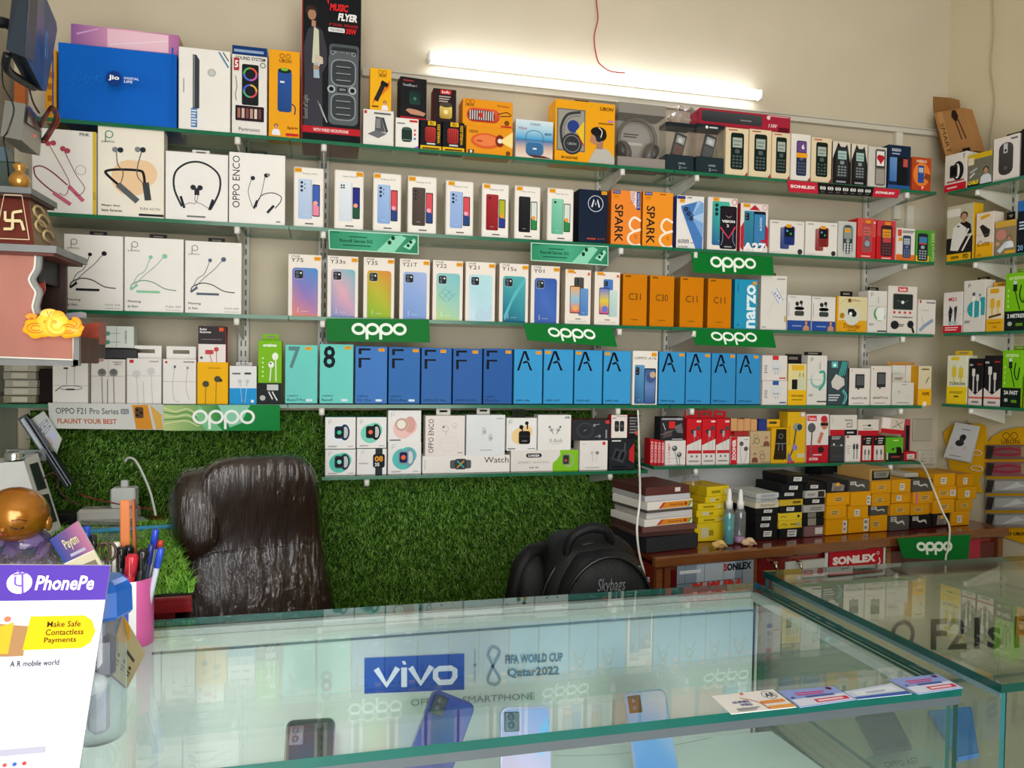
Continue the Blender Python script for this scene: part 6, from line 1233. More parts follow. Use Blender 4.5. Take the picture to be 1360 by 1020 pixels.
card([(217.5, 572), (372, 572), (371.5, 538), (217, 538)], YS-.002, GR, 'wide marbled green banner at the left, above the grass wall', s_mar)
def s_son(c):
    c.R(.0, 0, .26, 1, '#c0283c'); c.R(.76, 0, 1, 1, '#c0283c'); c.T('SONiLEX', .02, .36, .24, .64, '#f0e0e0', bold=.05, shear=.1); c.T('SONiLEX', .78, .36, .96, .64, '#f0e0e0', bold=.05, shear=.1)
    for k in range(7): c.RR(.28+.067*k, .38, .33+.067*k, .70, .01, '#d8d8d8'); c.R(.285+.067*k, .16, .32+.067*k, .2, '#888'); c.ring(.305+.067*k, .54, .012, .05, '#333')
card([(1048, 255), (1192, 263), (1196, 252), (1045, 239)], YS, '#1b191b', 'black strip sign with red ends hanging from the top shelf', s_son)

# ================================================================ RED CABINET AND ITS STACKS
CB = Rail((.884, 1.899), (1.261, .139), .93); CBZ = .93
cx1 = 1.335
def cbp(s, off, z): p = CB.P+CB.d*s-CB.n*off; return (p[0], p[1], z)
t = empty('cabinet', (CB.P[0], CB.P[1], 0), 'low dark red cabinet with brown wood rim along the back wall', 'cabinet', rot=(0, 0, CB.ang))
BR, RD, RD2 = '#7c4a28', '#6e1418', '#5c1014'
MB().box((cx1/2, .19, .45), (cx1-.004, .37, .9), '#8a1a1c').part('carcass', 'laminate', t)
MB().box((cx1/2, .185, CBZ-.010), (cx1+.01, .39, .018), '#6a2018', bev=.003).box((cx1/2, -.013, CBZ-.014), (cx1+.02, .022, .030), BR, bev=.004).part('countertop', 'wood', t)
for x_, w_, c_ in ((.012, .02, BR), (CB.hit(1177, 735, 0)[0], .020, '#8c5a30'), (cx1-.01, .024, BR)): MB().box((x_, -.001, .45), (w_, .018, .89), c_, bev=.002).part('wood_post', 'wood', t)
m = MB().box((.185, .0, .45), (.31, .012, .895), '#7a4426'); m.part('door', 'wood', t)
m = MB().box((.185, -.008, .45), (.27, .006, .88), RD2); d1 = m.part('poster_panel', 'laminate', t)
m = MB().box((.40, .001, .45), (.11, .010, .89), RD); m.part('red_panel', 'laminate', t)
m = MB().box((.555, -.003, .45), (.23, .012, .86), '#c9cec9', bev=.002); dd = m.part('door', 'laminate', t)
m = MB().box((1.04, .003, .45), (.54, .010, .86), '#5c1418'); m.part('door', 'laminate', t)
def facecv(s0, s1, z0, z1, y): return Canvas([(s0, y, z0), (s1, y, z0), (s1, y, z1), (s0, y, z1)])
def s_pushpa(c):
    c.G(0, 0, 1, 1, '#2c3844', '#5c6c7c', '#8c9cac'); c.G(.25, .5, .75, 1, '#708090', '#a8b4c0', '#b4c0cc')
    for i in range(4): c.L([(0, .2+.2*i), (1, .2+.2*i)], .006, '#44525f'); c.L([(.1+.25*i, 0), (.1+.25*i, 1)], .004, '#44525f')
    c.R(.86, 0, 1, 1, '#8c96a0'); c.T('SONiLEX', .60, .88, .97, .95, '#1c1c22', bold=.05); c.T('S', .60, .88, .645, .95, '#c02c28', bold=.05); c.T('PUSHPA', .16, .62, .85, .80, '#c8382c', bold=.06, shear=.25); c.fine(.03, .89, .3, .92, '#d8dde2', 1)
cv = facecv(CB.hit(896, 745, 0)[0], CB.hit(997, 740, 0)[0], .60, CB.hit(945, 741, 0)[1], -.0125); s_pushpa(cv); cv.finish(t, 'door_poster')
def s_sonx(c):
    c.R(0, 0, 1, 1, '#16161a'); c.R(.015, .04, .985, .96, '#c0202c'); c.T('SONiLEX', .08, .42, .86, .72, '#f4ecec', bold=.06); c.L([(.5, .32), (.75, .22), (.93, .35), (.92, .55)], .045, '#f4ecec', 5); c.ring(.90, .72, .02, .02, '#f4ecec')
s0, _ = CB.hit(1096, 750, 0); s1, _ = CB.hit(1169, 745, 0); _, z1 = CB.hit(1130, 726, 0)
cv = facecv(s0, s1, z1-.085, z1, -.011); s_sonx(cv); cv.finish(t, 'red_sign')
MB().box(((s0+s1)/2, -.009, z1-.04), (s1-s0+.02, .002, .11), '#dfe2df').part('sign_backing', 'card', t)
s0, _ = CB.hit(1287, 720, 0); s1, _ = CB.hit(1300, 720, 0); MB().box(((s0+s1)/2-.03, -.004, .86), (s1-s0+.06, .004, .09), '#b03848').part('pink_sign', 'card', t)
for px_ in (1024, 1057):
    s0, z0 = CB.hit(px_, 746, .0); mm = MB(); mm.box((s0, -.012, z0), (.014, .022, .010), '#d8d4cc', bev=.002); mm.tube([(s0, -.02, z0), (s0+.006, -.022, z0-.03)], .004, '#c8c4ba', 6); mm.part('handle', 'chrome', t)
card([(1199, 741), (1286, 745), (1289, 710), (1192, 715)], 1.95, '#08702c', 'green sign leaning on the cabinet front at the right', s_op(.24, .74, .2, .78))

ZT = {}
def stk(col, rows, dep, names, offs=.06, rot=0):
    pass
SEQ = [0]
YL, BK, GY = '#d8960f', '#191a1c', '#4d4b46'
def lab_sticker(col='#d0d0cc', u0=.35, v0=.3, u1=.72, v1=.8):
    def f(c): c.P([(u0, v0), (u1, v0-.04), (u1+.02, v1-.04), (u0+.02, v1)], col); c.fine(u0+.05, v0+.12, u1-.05, v1-.14, '#777', 2)
    return f
def a_grey(c): c.R(.03, .62, .32, .92, '#c8c8c0'); c.fine(.06, .68, .28, .86, '#555', 2); c.L([(.28, .62), (.42, .5), (.55, .58), (.72, .5)], .14, '#c0bfb8', 3); c.L([(.62, .66), (.74, .34)], .09, '#c0bfb8')
def a_yp(u=.35): return lambda c: (c.R(u, .28, u+.42, .66, '#c9a45c'), c.fine(u+.05, .36, u+.36, .58, '#7a5c24', 2))
def a_ys(u=.42): return lambda c: lab_sticker('#cfccc0', u, .22, u+.26, .72)(c)
def a_gfx(c): c.P([(.2, .15), (.78, .12), (.82, .6), (.6, .75), (.25, .85)], '#8c8074'); c.E(.5, .7, .09, '#e0a020', rv=.16); c.fine(.3, .2, .7, .5, '#555', 3)
def a_line(c): c.L([(.05, .5), (.95, .5)], .04, '#9a9a9a'); c.L([(.55, .25), (.85, .65)], .2, '#333')
def flipc(c): c.R(.62, .1, .93, .9, '#33302c'); c.fine(.1, .35, .5, .6, '#666', 2)
COLS = [
 ('black box column left of the yellow ones', .13, .030, [
   (1003, 1033, 702, 711, BK, lab_sticker(), 'bottom black phone accessory box of the left column'), (1003, 1033, 693, 702, BK, lab_sticker(u0=.2, u1=.6), 'second black box up in the left column'),
   (1003, 1034, 684, 693, BK, lab_sticker(u0=.25, u1=.65), 'third black box up in the left column'), (1003, 1034, 675, 684, BK, lab_sticker(), 'fourth black box up in the left column'),
   (1003, 1035, 667.5, 675, '#cfc9b4', lambda c: c.fine(.2, .3, .9, .7, '#8a7a5c', 2), 'thin cream box with yellow side under the two grey boxes'),
   (1004, 1035, 661, 667.5, '#b9bcb8', lambda c: c.fine(.2, .3, .9, .7, '#778', 2), 'lower of two pale grey boxes in the left column'), (1004, 1035, 655, 661, '#bcc0be', lambda c: c.fine(.2, .3, .9, .7, '#778', 2), 'upper of two pale grey boxes in the left column')]),
 ('', .12, .026, [
   (1036, 1067, 702, 710, BK, lab_sticker('#c8c8c8', .3, .2, .7, .9), 'bottom black box beside the grey-topped column'), (1034, 1066, 691, 701.5, '#d8bc2c', lambda c: (c.L([(.1, .4), (.2, .6), (.35, .4)], .1, '#7a641c', 3), c.fine(.5, .4, .8, .6, '#8a7420', 1), c.R(.75, .25, .92, .7, '#a8a080')), 'lower yellow box with scribbled script in the black column'),
   (1033, 1066, 681, 691, '#dcc030', lambda c: (c.L([(.1, .4), (.2, .6), (.35, .4)], .1, '#7a641c', 3), c.E(.84, .5, .05, '#222')), 'upper yellow box with scribbled script in the black column'), (1035, 1066, 671.5, 681, BK, lab_sticker(u0=.28, u1=.62), 'black box above the scribbled yellow boxes'),
   (1035, 1067, 663, 671.5, '#c8a830', lambda c: c.fine(.55, .3, .9, .7, '#6a5818', 1), 'thin mustard box in the middle of the black column'), (1035, 1067, 653, 663, BK, lab_sticker('#c8c8c8', .2, .5, .6, .9), 'black box above the thin mustard box'),
   (1037, 1068, 643, 652.5, BK, lab_sticker(), 'second black box from the top of the second column'), (1046, 1076, 631, 642.5, BK, lab_sticker(u0=.25, u1=.62), 'topmost black box of the second column')]),
 ('', .12, .022, [
   (1068, 1094, 698, 706.5, '#7a5a5c', lambda c: c.R(.55, .2, .95, .8, '#cfc8c4'), 'bottom brownish box in the third column'), (1067, 1095, 688, 698, BK, lambda c: c.R(.2, .1, .6, 1, '#8c857c'), 'black box with a grey paper patch, third column low'),
   (1067, 1095, 679.5, 688, BK, lambda c: c.R(.2, 0, .6, 1, '#7c756c'), 'black box with a grey paper patch, third column higher'), (1067, 1096, 670.5, 679.5, '#a3a09a', lambda c: c.fine(.3, .3, .9, .7, '#666', 2), 'grey box in the middle of the third column'),
   (1069, 1096, 661.5, 670.5, BK, lab_sticker(u0=.35, u1=.7), 'black box above the grey one, third column'), (1069, 1097, 651.5, 661.5, '#b4b1a8', flipc, 'pale grey box with a dark drawing, third column'), (1069, 1097, 642, 651.5, BK, lab_sticker(u0=.25, u1=.62), 'topmost black box of the third column')]),
 ('', .14, .018, [
   (1096.5, 1125.5, 688.5, 705.5, YL, lab_sticker('#cfccc0', .78, .1, .98, .85), 'bottom yellow carton with a vertical tag, fourth column'), (1097, 1124.5, 671.5, 688, YL, a_yp(.2), 'second yellow carton of the fourth column'),
   (1098.5, 1129, 654, 671, YL, a_yp(.3), 'third yellow carton of the fourth column'), (1098, 1127, 638.5, 653.5, '#232225', a_gfx, 'black carton with a coloured print on the fourth column')]),
 ('', .14, .016, [
   (1126.5, 1154.5, 688, 703.5, YL, lab_sticker('#cfccc0', .72, .1, .97, .95), 'bottom yellow carton with a white tag, fifth column'), (1126, 1153.5, 671.5, 687.5, YL, a_ys(.3), 'second yellow carton of the fifth column'),
   (1130, 1157, 653, 671, YL, lab_sticker('#cfccc0', .78, .05, .98, .7), 'third yellow carton of the fifth column'), (1128, 1155.5, 638, 652.5, GY, a_grey, 'grey carton on top of the fifth column')]),
 ('', .14, .014, [
   (1156, 1179, 684.5, 701.5, YL, a_yp(.1), 'bottom yellow carton of the sixth column'), (1155.5, 1181.5, 671.5, 684, GY, a_grey, 'grey carton second from the bottom, sixth column'),
   (1158, 1182.5, 654.5, 671, '#cf9010', lambda c: (a_yp(.2)(c), c.L([(0, .25), (1, .38)], .03, '#9a6c0c')), 'torn-flap yellow carton of the sixth column'), (1157, 1184, 639, 654, '#d09214', a_yp(.3), 'fourth yellow carton of the sixth column'),
   (1155, 1183.5, 622.5, 638.5, '#b08a50', lambda c: (c.R(.1, .08, .97, .86, '#171614'), c.P([(.2, .25), (.85, .25), (.95, .8), (.18, .8)], '#86857a'), c.T('1000', .3, .32, .8, .7, '#55544c', bold=.03)), 'tan carton with a black and grey window on top')]),
 ('', .14, .012, [
   (1181.5, 1208, 684.5, 699.5, GY, a_grey, 'bottom grey carton of the seventh column'), (1182.5, 1208.5, 669, 684, '#cf9010', a_yp(.3), 'second carton, yellow, of the seventh column'), (1184, 1209.5, 653.5, 668.5, '#cf9010', a_ys(.25), 'third carton, yellow, of the seventh column'),
   (1184.5, 1210, 637, 653, '#cf9214', a_ys(.4), 'fourth carton, yellow, of the seventh column')]),
 ('', .14, .010, [
   (1210.5, 1237.5, 684, 698.5, '#1d1c1d', a_grey, 'bottom black carton of the eighth column'), (1209.5, 1235, 668.5, 683.5, '#cf9010', a_yp(.2), 'second carton, yellow, of the eighth column'), (1213, 1240, 652.5, 668, '#d09414', a_yp(.35), 'pink-edged yellow carton of the eighth column'),
   (1211.5, 1239, 637, 652, GY, a_grey, 'grey carton on top of the eighth column')]),
 ('', .14, .008, [
   (1239, 1262, 681, 695, '#1e1b1b', a_gfx, 'bottom black printed carton of the ninth column'), (1239, 1268, 663.5, 680.5, '#cf9010', a_yp(.3), 'second carton, yellow, of the ninth column'), (1241, 1270.5, 646, 663, '#cf9010', lambda c: (a_yp(.2)(c), a_ys(.7)(c)), 'third carton, yellow, of the ninth column'),
   (1240.5, 1269, 629, 645.5, '#cf9214', a_ys(.3), 'topmost yellow carton of the ninth column')]),
 ('', .14, .006, [
   (1263.5, 1288, 679, 693.5, '#cf9010', a_ys(.3), 'bottom yellow carton of the last column'), (1270, 1292, 663.5, 678.5, '#c08a14', a_yp(.3), 'second yellow carton of the last column'), (1272.5, 1297, 646.5, 663, '#c48c12', a_ys(.35), 'third yellow carton of the last column'),
   (1271, 1293, 629.5, 646, '#c08410', a_ys(.35), 'topmost yellow carton of the last column')]),
]
for nm, dep, off0, rows in COLS:
    z = CBZ+.0005; jit = 0
    for x0, x1, yt, yb, col, art, lb in rows:
        o = carton(CB, x0, x1, yt, col, art, lb, name='phone_box' if col == BK else 'cover_box', dep=dep, off=.045+off0*.4+random.uniform(0, .012), zb=z, yb=yb, group='cartons stacked on the cabinet', gap=.0015, rot=random.uniform(-.01, .01), bev=.001)
        if 'pink-edged' in lb: 
            w_ = o.dimensions.x
            MB().box((-.03, -dep/2-.001, .02), (.006, .001, .034), '#d85aa0').part('pink_edge', 'card', o)
        z = TOPZ[o.name]+.0004
        if 'fourth carton' in lb and 'seventh' in lb: CT7 = z+.001
# loose things on and behind the stacks
p = CB.hit(1121, 618, .20); carton(CB, 1091, 1154, 619, '#151719', lambda c: (c.fine(.25, .3, .8, .9, '#5c6468', 6), c.T('boat', .85, .1, .97, .9, '#dfe2e2', rot=90, bold=.04)), 'wide black printed carton behind the yellow stacks', name='speaker_box', dep=.08, off=.21, zb=CBZ+.0005, group='cartons stacked on the cabinet')
o = MB().box((0, 0, .004), (.06, .10, .008), '#a8a498', rot=.1).box((0.004, 0, .0105), (.058, .095, .005), '#b8b4a8', rot=.05).part('paper_stack', 'card', loc=cbp(CB.hit(1197, 640, .12)[0], .13, CT7), label='loose grey papers on the seventh yellow column', cat='paper')
# brown and white albums at the left end of the cabinet
def album(x0, x1, yt, yb, col, lab, side, art=None, rot=.18, off=.08, dep=.17, z=None):
    return carton(CB, x0, x1, yt, col, art, lab, name='album_box', dep=dep, off=off, zb=z, yb=yb, group='pile of boxes left of the yellow packets', side=side, rot=rot, bev=.001)
def a_tri(c): c.P([(.30, .12), (.88, .12), (.96, .85), (.40, .85)], '#d8892c'); c.P([(.24, .12), (.30, .12), (.40, .85), (.34, .85)], '#c04038'); c.P([(.88, .12), (.93, .12), (1, .85), (.96, .85)], '#5c9c50'); c.T('Sterling', .48, .32, .78, .62, '#8a3c1c', bold=.02); c.E(.84, .5, .03, '#8a3c1c', rv=.2)
z = CBZ+.0005
for x0, x1, yt, yb, col, lab, side, art, rot, off in ((853, 927, 712, 723, '#2f3033', 'charcoal folder at the bottom of the box pile', '#26272a', None, .10, .035), (848, 921, 705, 712, '#4a3230', 'dark brown album second from the bottom', '#5c4440', None, -.02, .045),
      (850, 926, 698, 705, '#6a4a44', 'reddish brown album third from the bottom', '#4c3430', None, .05, .04), (850, 919, 688, 698, '#e2dcd4', 'white box with an orange band, lower of two', '#d8d4cc', a_tri, .10, .045),
      (855, 919, 679, 688, '#c9c6c4', 'plain pale grey box between the orange band boxes', '#b0aca8', None, .06, .05), (853, 919, 676, 679, '#5c524c', 'thin taupe album under the upper orange band box', '#4c4440', None, .12, .045),
      (853, 919, 665, 676, '#e4ded6', 'white box with an orange band, upper of two', '#dcd8d0', a_tri, .12, .045), (852, 916, 657, 665, '#c0c0c4', 'silver grey box under the brown top album', '#a8a8a8', None, .08, .05), (852, 915, 646, 657, '#5c3630', 'maroon album with a white tag on top of the pile', '#4c2c28', lambda c: (c.R(.66, .3, .78, .8, '#dcd6ce'),), .1, .05)):
    o = album(x0, x1, yt, yb, col, lab, side, art, rot, off, z=z); z = TOPZ[o.name]+.0004
z = CBZ+.0005
for i, (x0, x1, yt, yb) in enumerate(((926, 965, 694, 706), (926, 963, 686, 694), (925, 962, 677, 685), (925, 962, 668, 677), (933, 966, 659, 668), (934, 968, 646, 659))):
    o = carton(CB, x0, x1, yt, '#dcc022', lambda c: (c.fine(.2, .3, .6, .6, '#9a8418', 1), c.R(.75, .2, .9, .7, '#cfc890') if i % 2 else c.R(.2, .2, .45, .75, '#c8c098')), f"small yellow packet, {['lowest','second lowest','third lowest','fourth lowest','second from top','topmost'][i]} of the short pile", name='yellow_packet', dep=.11, off=.10, zb=z, yb=yb, group='yellow packet pile', rot=(-.1, .04, 0, .05, .12, .15)[i], side='#b89c14', bev=.001); z = TOPZ[o.name]+.0004
o = MB(); o.ell((0, 0, .018), (.035, .02, .03), '#f2f0ea', nu=14, nv=9, fn=lambda v, d: v*(1+.3*sin(8*d.x+5*d.z)*cos(9*d.z))); o.part('plastic_wrap', 'cling_film', loc=cbp(CB.hit(922, 655, .13)[0]+.0, .15, z-.02), label='crumpled clear plastic between album pile and yellow packets', cat='wrap')
# spray bottles
def bottle(px_, yt, yb, col, lab, liquid):
    s_, zt = CB.hit(px_, yt, .055); b = MB(); x, y, _ = cbp(s_, .055, 0); H = zt-CBZ
    b = MB(); b.lathe([(.014, 0), (.0165, .003), (.0165, H*.56), (.013, H*.62), (.008, H*.66)], (0, 0, 0), col, 20)
    o = b.part('spray_bottle', 'bottle_plastic', loc=(x, y, CBZ+.0006), label=lab, cat='bottle', group='spray bottles')
    MB().lathe([(.013, .002), (.0155, .004), (.0155, liquid*H), (.002, liquid*H)], (0, 0, 0), col, 20).part('liquid', 'gloss_plastic', o)
    MB().lathe([(.010, H*.64), (.0105, H*.76), (.007, H*.80), (.0065, H*.93), (.005, H*.95), (.004, H)], (0, 0, 0), '#e6e6e4', 16).part('cap', 'plastic', o)
bottle(969, 649, 710, '#1c9ca4', 'teal liquid spray bottle with white cap on the cabinet', .54)
bottle(984, 650, 710, '#d89ac4', 'clear spray bottle with a little pink liquid and white cap', .12)
for px_, c_, l_ in ((953, '#e0bc78', 'curled cream peel lying left of the teal bottle'), (1001 if 0 else 992, '#e2c49c', 'curled cream peel lying at the foot of the clear bottle')):
    s_, _ = CB.hit(px_, 706, .03); m = MB(); m.ell((0, 0, .010), (.018, .009, .010), c_, nu=16, nv=10, fn=lambda v, d: v*(1+.35*sin(5*d.x+3*d.y))); m.tube(spline([(-.02, 0, .012), (-.01, -.008, .016), (.01, -.01, .012), (.022, -.006, .004)], 4), [.003]*13, c_, 6); m.part('dried_peel', 'card', loc=cbp(s_, .022, CBZ+.0008), label=l_, cat='peel')

# ================================================================ RIGHT WALL LOW PART
PLW = (RP-rn*.215, rn)
def wallpoly(px, th, col, name, lab, cat, art=None, off=.0, m_='card', rect=None):
    P0 = RP-rn*(.228-off); q = [atPlane(x, y, P0, rn) for x, y in px]; c = sum(q)/len(q)
    o = MB().prism([a-c for a in q], -rn*th, col).part(name, m_, loc=c, label=lab, cat=cat)
    if art:
        r = [atPlane(x, y, P0, rn)-c for x, y in (rect or px)]; cv = Canvas(r); art(cv); cv.finish(o)
    return o, c, P0
YBR = '#dca416'
ov = [(1310+62*1.0, 575)]
pts = [(1311, 590), (1318, 580), (1332, 572), (1350, 568), (1380, 566), (1420, 580), (1425, 640), (1415, 700), (1390, 724), (1360, 722), (1335, 714), (1318, 702), (1309, 690)]
o, c, P0 = wallpoly(pts[::-1], .003, YBR, 'cable_display', 'large oval yellow card display of packed cables on the right wall', 'display', lambda c: (c.T('UBON', .18, .86, .40, .90, '#7a4a10', bold=.02), c.ring(.24, .93, .04, .006, '#7a4a10'), c.ring(.34, .93, .04, .006, '#7a4a10'), c.T('WORLD UBON', .08, .07, .50, .10, '#33280c', bold=.04)), off=.012, rect=[(1311, 722), (1425, 722), (1425, 568), (1311, 568)])
for k in range(5):
    y0 = 590+22.6*k; q = [atPlane(x, y, P0+rn*.012, rn)-c for x, y in ((1309, y0+20), (1420, y0+20), (1420, y0+1), (1309, y0+1))]
    pk = MB().hexa(q, -rn*.010, '#3a3630', front=['#8a6460', '#9c6070', '#9a9a94', '#9a9c9c', '#a09c94'][k]).part('cable_pack', 'plastic', o, label=None)
    cv = Canvas([v+rn*.0002 for v in q]); 
    if k < 2: cv.L([(.05, .6), (.3, .75), (.5, .5), (.3, .3), (.08, .4)], .18, '#b02440', 4); cv.R(.45, .15, .999, .9, '#b8a078')
    else: cv.R(.12, .2, .60, .85, '#c4c6c4'); cv.R(.58, .2, .98, .6, '#d0a030'); cv.P([(.2, .2), (.4, .8), (.5, .5)], '#e8eaea')
    cv.P([(.0, .05), (.08, .05), (.12, .9), (.02, .95)], '#26241f'); cv.finish(pk)
    fq = [v+rn*.002 for v in q]; MB().hexa(fq, -rn*.0006, '#fff').part('clear_film', 'clear_plastic', pk)
pts = [(1253, 575), (1264, 564), (1300, 562), (1309, 566), (1312, 590), (1310, 618), (1300, 640), (1306, 655), (1275, 650), (1262, 628), (1258, 600)]
o, c, P0 = wallpoly(pts[::-1], .003, YBR, 'cable_card', 'yellow hanging card with cables behind the car charger card', 'display', None, off=.016)
q = [atPlane(x, y, P0+rn*.004, rn)-c for x, y in ((1272, 622), (1306, 620), (1304, 600), (1272, 602))]
m = MB(); 
for (cx_, cy_) in ((1296, 601), (1297, 622)):
    ctr = atPlane(cx_, cy_, P0+rn*.006, rn)-c; m.tube([ctr+rd*.022*cos(t_)+np.array([0, 0, .009*sin(t_)]) for t_ in np.linspace(0, 6.2, 16)], .0016, '#e6e0d8', 6)
m.part('white_cable', 'plastic', o)
def a_car(c): c.E(.5, .62, .13, '#3a3a3c'); c.E(.44, .46, .17, '#303032', rv=.09); c.P([(.36, .45), (.42, .66), (.60, .64), (.56, .42)], '#38383a'); c.E(.52, .64, .05, '#222'); c.fine(.35, .83, .7, .86, '#999', 1); c.fine(.2, .08, .65, .1, '#777', 1); c.ring(.2, .3, .04, .01, '#999'); c.ring(.7, .35, .04, .01, '#999')
o, c, _ = wallpoly([(1253, 607), (1287, 613), (1301, 566), (1269, 561)], .004, '#d4d4d2', 'charger_card', 'white hanging card with a dark car charger, right wall', 'display', a_car, off=.046)
MB().hexa([atPlane(x, y, RP-rn*.196, rn)-c for x, y in ((1257, 609), (1290, 615), (1300, 572), (1270, 566))], -rn*.002, '#c4c4c2').part('second_card', 'card', o)
hk = atPlane(1284, 563, RP-rn*.19, rn)-c; MB().tube([hk+np.array([0, 0, .0]), hk-rn*.03], .002, '#aaa', 6).tube([hk+np.array([0, 0, .006+.006*sin(t_)])+rd*.006*cos(t_) for t_ in np.linspace(0, 6, 9)], .0012, '#aaa', 5).part('wall_hook', 'chrome', o)
# switch socket and blank plate on the back wall
a = atY(1230, 607, 2.376); t = MB().box((0, 0, 0), (.075, .014, .055), '#cfc6b6', bev=.003).part('wall_socket', 'plastic', loc=a, label='cream double wall socket beside the red box shelf end', cat='socket')
m = MB()
for sx in (-.02, .018):
    for dx, dz in ((0, .012), (-.006, -.004), (.006, -.004), (-.004, -.014), (.004, -.014)): m.box((sx+dx, -.0072, dz), (.003, .0012, .003), '#3a3430')
m.part('socket_holes', 'plastic', t)
a = atY(1225, 571, 2.376); MB().box((0, 0, 0), (.085, .010, .085), '#b9b09c', bev=.003).part('blank_wall_plate', 'plastic', loc=a, label='square beige blank plate above the cream socket', cat='wall plate')
wp_ = [(847, 545, 2.168), (848, 560, 2.15), (849, 612, 2.05), (850, 660, 1.90), (846, 700, 1.86), (849, 735, 1.86), (856, 765, 1.86), (856, 800, 1.86)]
wire('charging_cable', wp_, .0032, '#e8e6e0', 'white cable hanging down beside the backpack and cabinet')
wire('charging_cable', [(1180, 613, 2.28), (1215, 610, 2.15), (1228, 622, 2.08), (1240, 650, 2.0), (1252, 680, 1.97), (1261, 700, 1.95), (1259, 730, 1.94), (1256, 742, 1.93), (1256, 790, 1.92)], .0030, '#d8d6cc', 'white cable hanging over the yellow cartons and green sign')
# ================================================================ GLASS COUNTERS
def slab(x0, x1, y0, y1, z0, z1, name, parent, edge='#0f564e', mats=('counter_glass', 'glass_edge'), face='z'):
    V = [(x, y, z) for x in (x0, x1) for y in (y0, y1) for z in (z0, z1)]
    FC = [(0, 1, 3, 2), (4, 6, 7, 5), (0, 4, 5, 1), (2, 3, 7, 6), (0, 2, 6, 4), (1, 5, 7, 3)]
    m = MB(); m.add(V, FC, edge); m.MI = {'z': [1, 1, 1, 1, 0, 0], 'y': [1, 1, 0, 0, 1, 1], 'x': [0, 0, 1, 1, 1, 1]}[face]
    return m.part(name, mats, parent)
CX0, CX1, CY0, CY1, CZ = -.82, .884, .872, 1.396, 1.0
t = empty('display_counter', (0, 0, 0), 'glass-topped phone display counter with pale back panel, nearer one', 'counter')
slab(CX0, CX1, CY0, CY1, CZ-.012, CZ, 'glass_top', t)
slab(CX0, CX1, CY0+.006, CY0+.014, .40, CZ-.026, 'front_glass', t, face='y')
slab(CX1-.010, CX1-.003, CY0+.016, CY1-.03, .40, CZ-.013, 'side_glass', t, face='x')
MB().box(((CX0+CX1)/2, CY0+.010, CZ-.019), (CX1-CX0, .014, .013), '#4c555a').part('front_rail', 'painted_metal', t)
MB().box((CX1-.018, (CY0+CY1)/2+.02, CZ-.022), (.012, CY1-CY0-.08, .016), '#d8deda').part('side_rail', 'painted_metal', t)
MB().box(((CX0+CX1)/2-.01, CY1-.008, CZ-.022), (CX1-CX0-.02, .014, .016), '#c4ccca').box(((CX0+CX1)/2, CY1-.012, CZ-.036), (CX1-CX0-.04, .008, .004), '#6c7878').part('back_rail', 'painted_metal', t)
slab(CX0+.01, CX1-.014, CY0+.02, CY1-.03, .732, .740, 'inner_shelf', t)
MB().box(((CX0+CX1)/2, (CY0+CY1)/2, .20), (CX1-CX0, CY1-CY0-.02, .40), '#b9b9c6').part('base_cabinet', 'laminate', t)
bp = MB().box(((CX0+CX1)/2-.005, CY1-.018, .69), (CX1-CX0-.03, .006, .57), '#cbd5cf').part('back_panel', 'laminate', t)
m = MB(); P0 = [(-.28, .95), (.86, .95), (.878, .935), (.878, .42)]
m.tube([(a, CY1-.0225, b) for a, b in P0], .0022, '#6f7c7c', 6); m.tube([(.890-.02, CY1-.024, .975), (.870, CY1-.024, .42)], .003, '#aab4b2', 6); m.part('door_seam', 'painted_metal', t)
cv = Canvas([atY(x, y, CY1-.0235) for x, y in ((484, 950), (750, 935), (750, 862), (484, 874))])
cv.P([(0, .38), (.482, .36), (.482, 1.0), (0, 1.0)], '#2b4fa8'); vivo(cv, .055, .46, .435, .92, '#eef2f8', .10)
cv.L([(.535, .5), (.535, 1.08)], .012, '#8a9a98'); cv.E(.535, .79, .008, '#7a8a88'); cv.L([(.60, .98), (.625, 1.1), (.66, 1.0), (.625, .75), (.60, .5), (.64, .42), (.66, .52), (.63, .72), (.60, .98)], .05, '#8fa0a0', 5)
cv.T('FIFA WORLD CUP', .69, .78, .99, .94, '#68777a', bold=.03); cv.T('Qatar2022', .70, .52, .97, .70, '#68777a', bold=.03); cv.T('OFFICIAL SMARTPHONE', .22, .12, .84, .24, '#7b8a8a'); cv.finish(bp)
# the side counter
DX0, DX1, DY0, DY1, DZ = .894, 1.95, .818, 1.390, 1.026
t = empty('display_counter', (1.4, 1.1, 0), 'second glass counter on the right with a dim brown inside', 'counter'); t.location = (0, 0, 0)
slab(DX0, DX1, DY0, DY1, DZ-.012, DZ, 'glass_top', t, edge='#0e4038')
slab(DX0+.004, DX0+.012, DY0+.004, DY1-.004, .40, DZ-.013, 'side_glass', t, face='x', edge='#2a6468')
slab(DX0+.014, DX1, DY0+.004, DY0+.012, .40, DZ-.013, 'front_glass', t, face='y', edge='#0e4038')
MB().box((DX0+.018, (DY0+DY1)/2, DZ-.020), (.008, DY1-DY0-.03, .012), '#8fa8b8').part('side_rail', 'painted_metal', t)
bp = MB().box(((DX0+DX1)/2, DY1-.012, .70), (DX1-DX0-.03, .010, .60), '#8f8a70').part('back_panel', 'laminate', t)
slab(DX0+.03, DX1-.02, DY0+.02, DY1-.03, .760, .768, 'inner_shelf', t)
MB().box(((DX0+DX1)/2, (DY0+DY1)/2, .20), (DX1-DX0, DY1-DY0-.02, .40), '#9a8468').part('base_cabinet', 'laminate', t)
cv = Canvas([atY(x, y, DY1-.0175) for x, y in ((1170, 874), (1420, 868), (1420, 806), (1170, 814))])
cv.ring(.11, .52, .05, .10, '#2c2e26', rv=.26); cv.T('F21s Pro', .25, .14, .98, .84, '#22241e', bold=.02); cv.finish(bp)
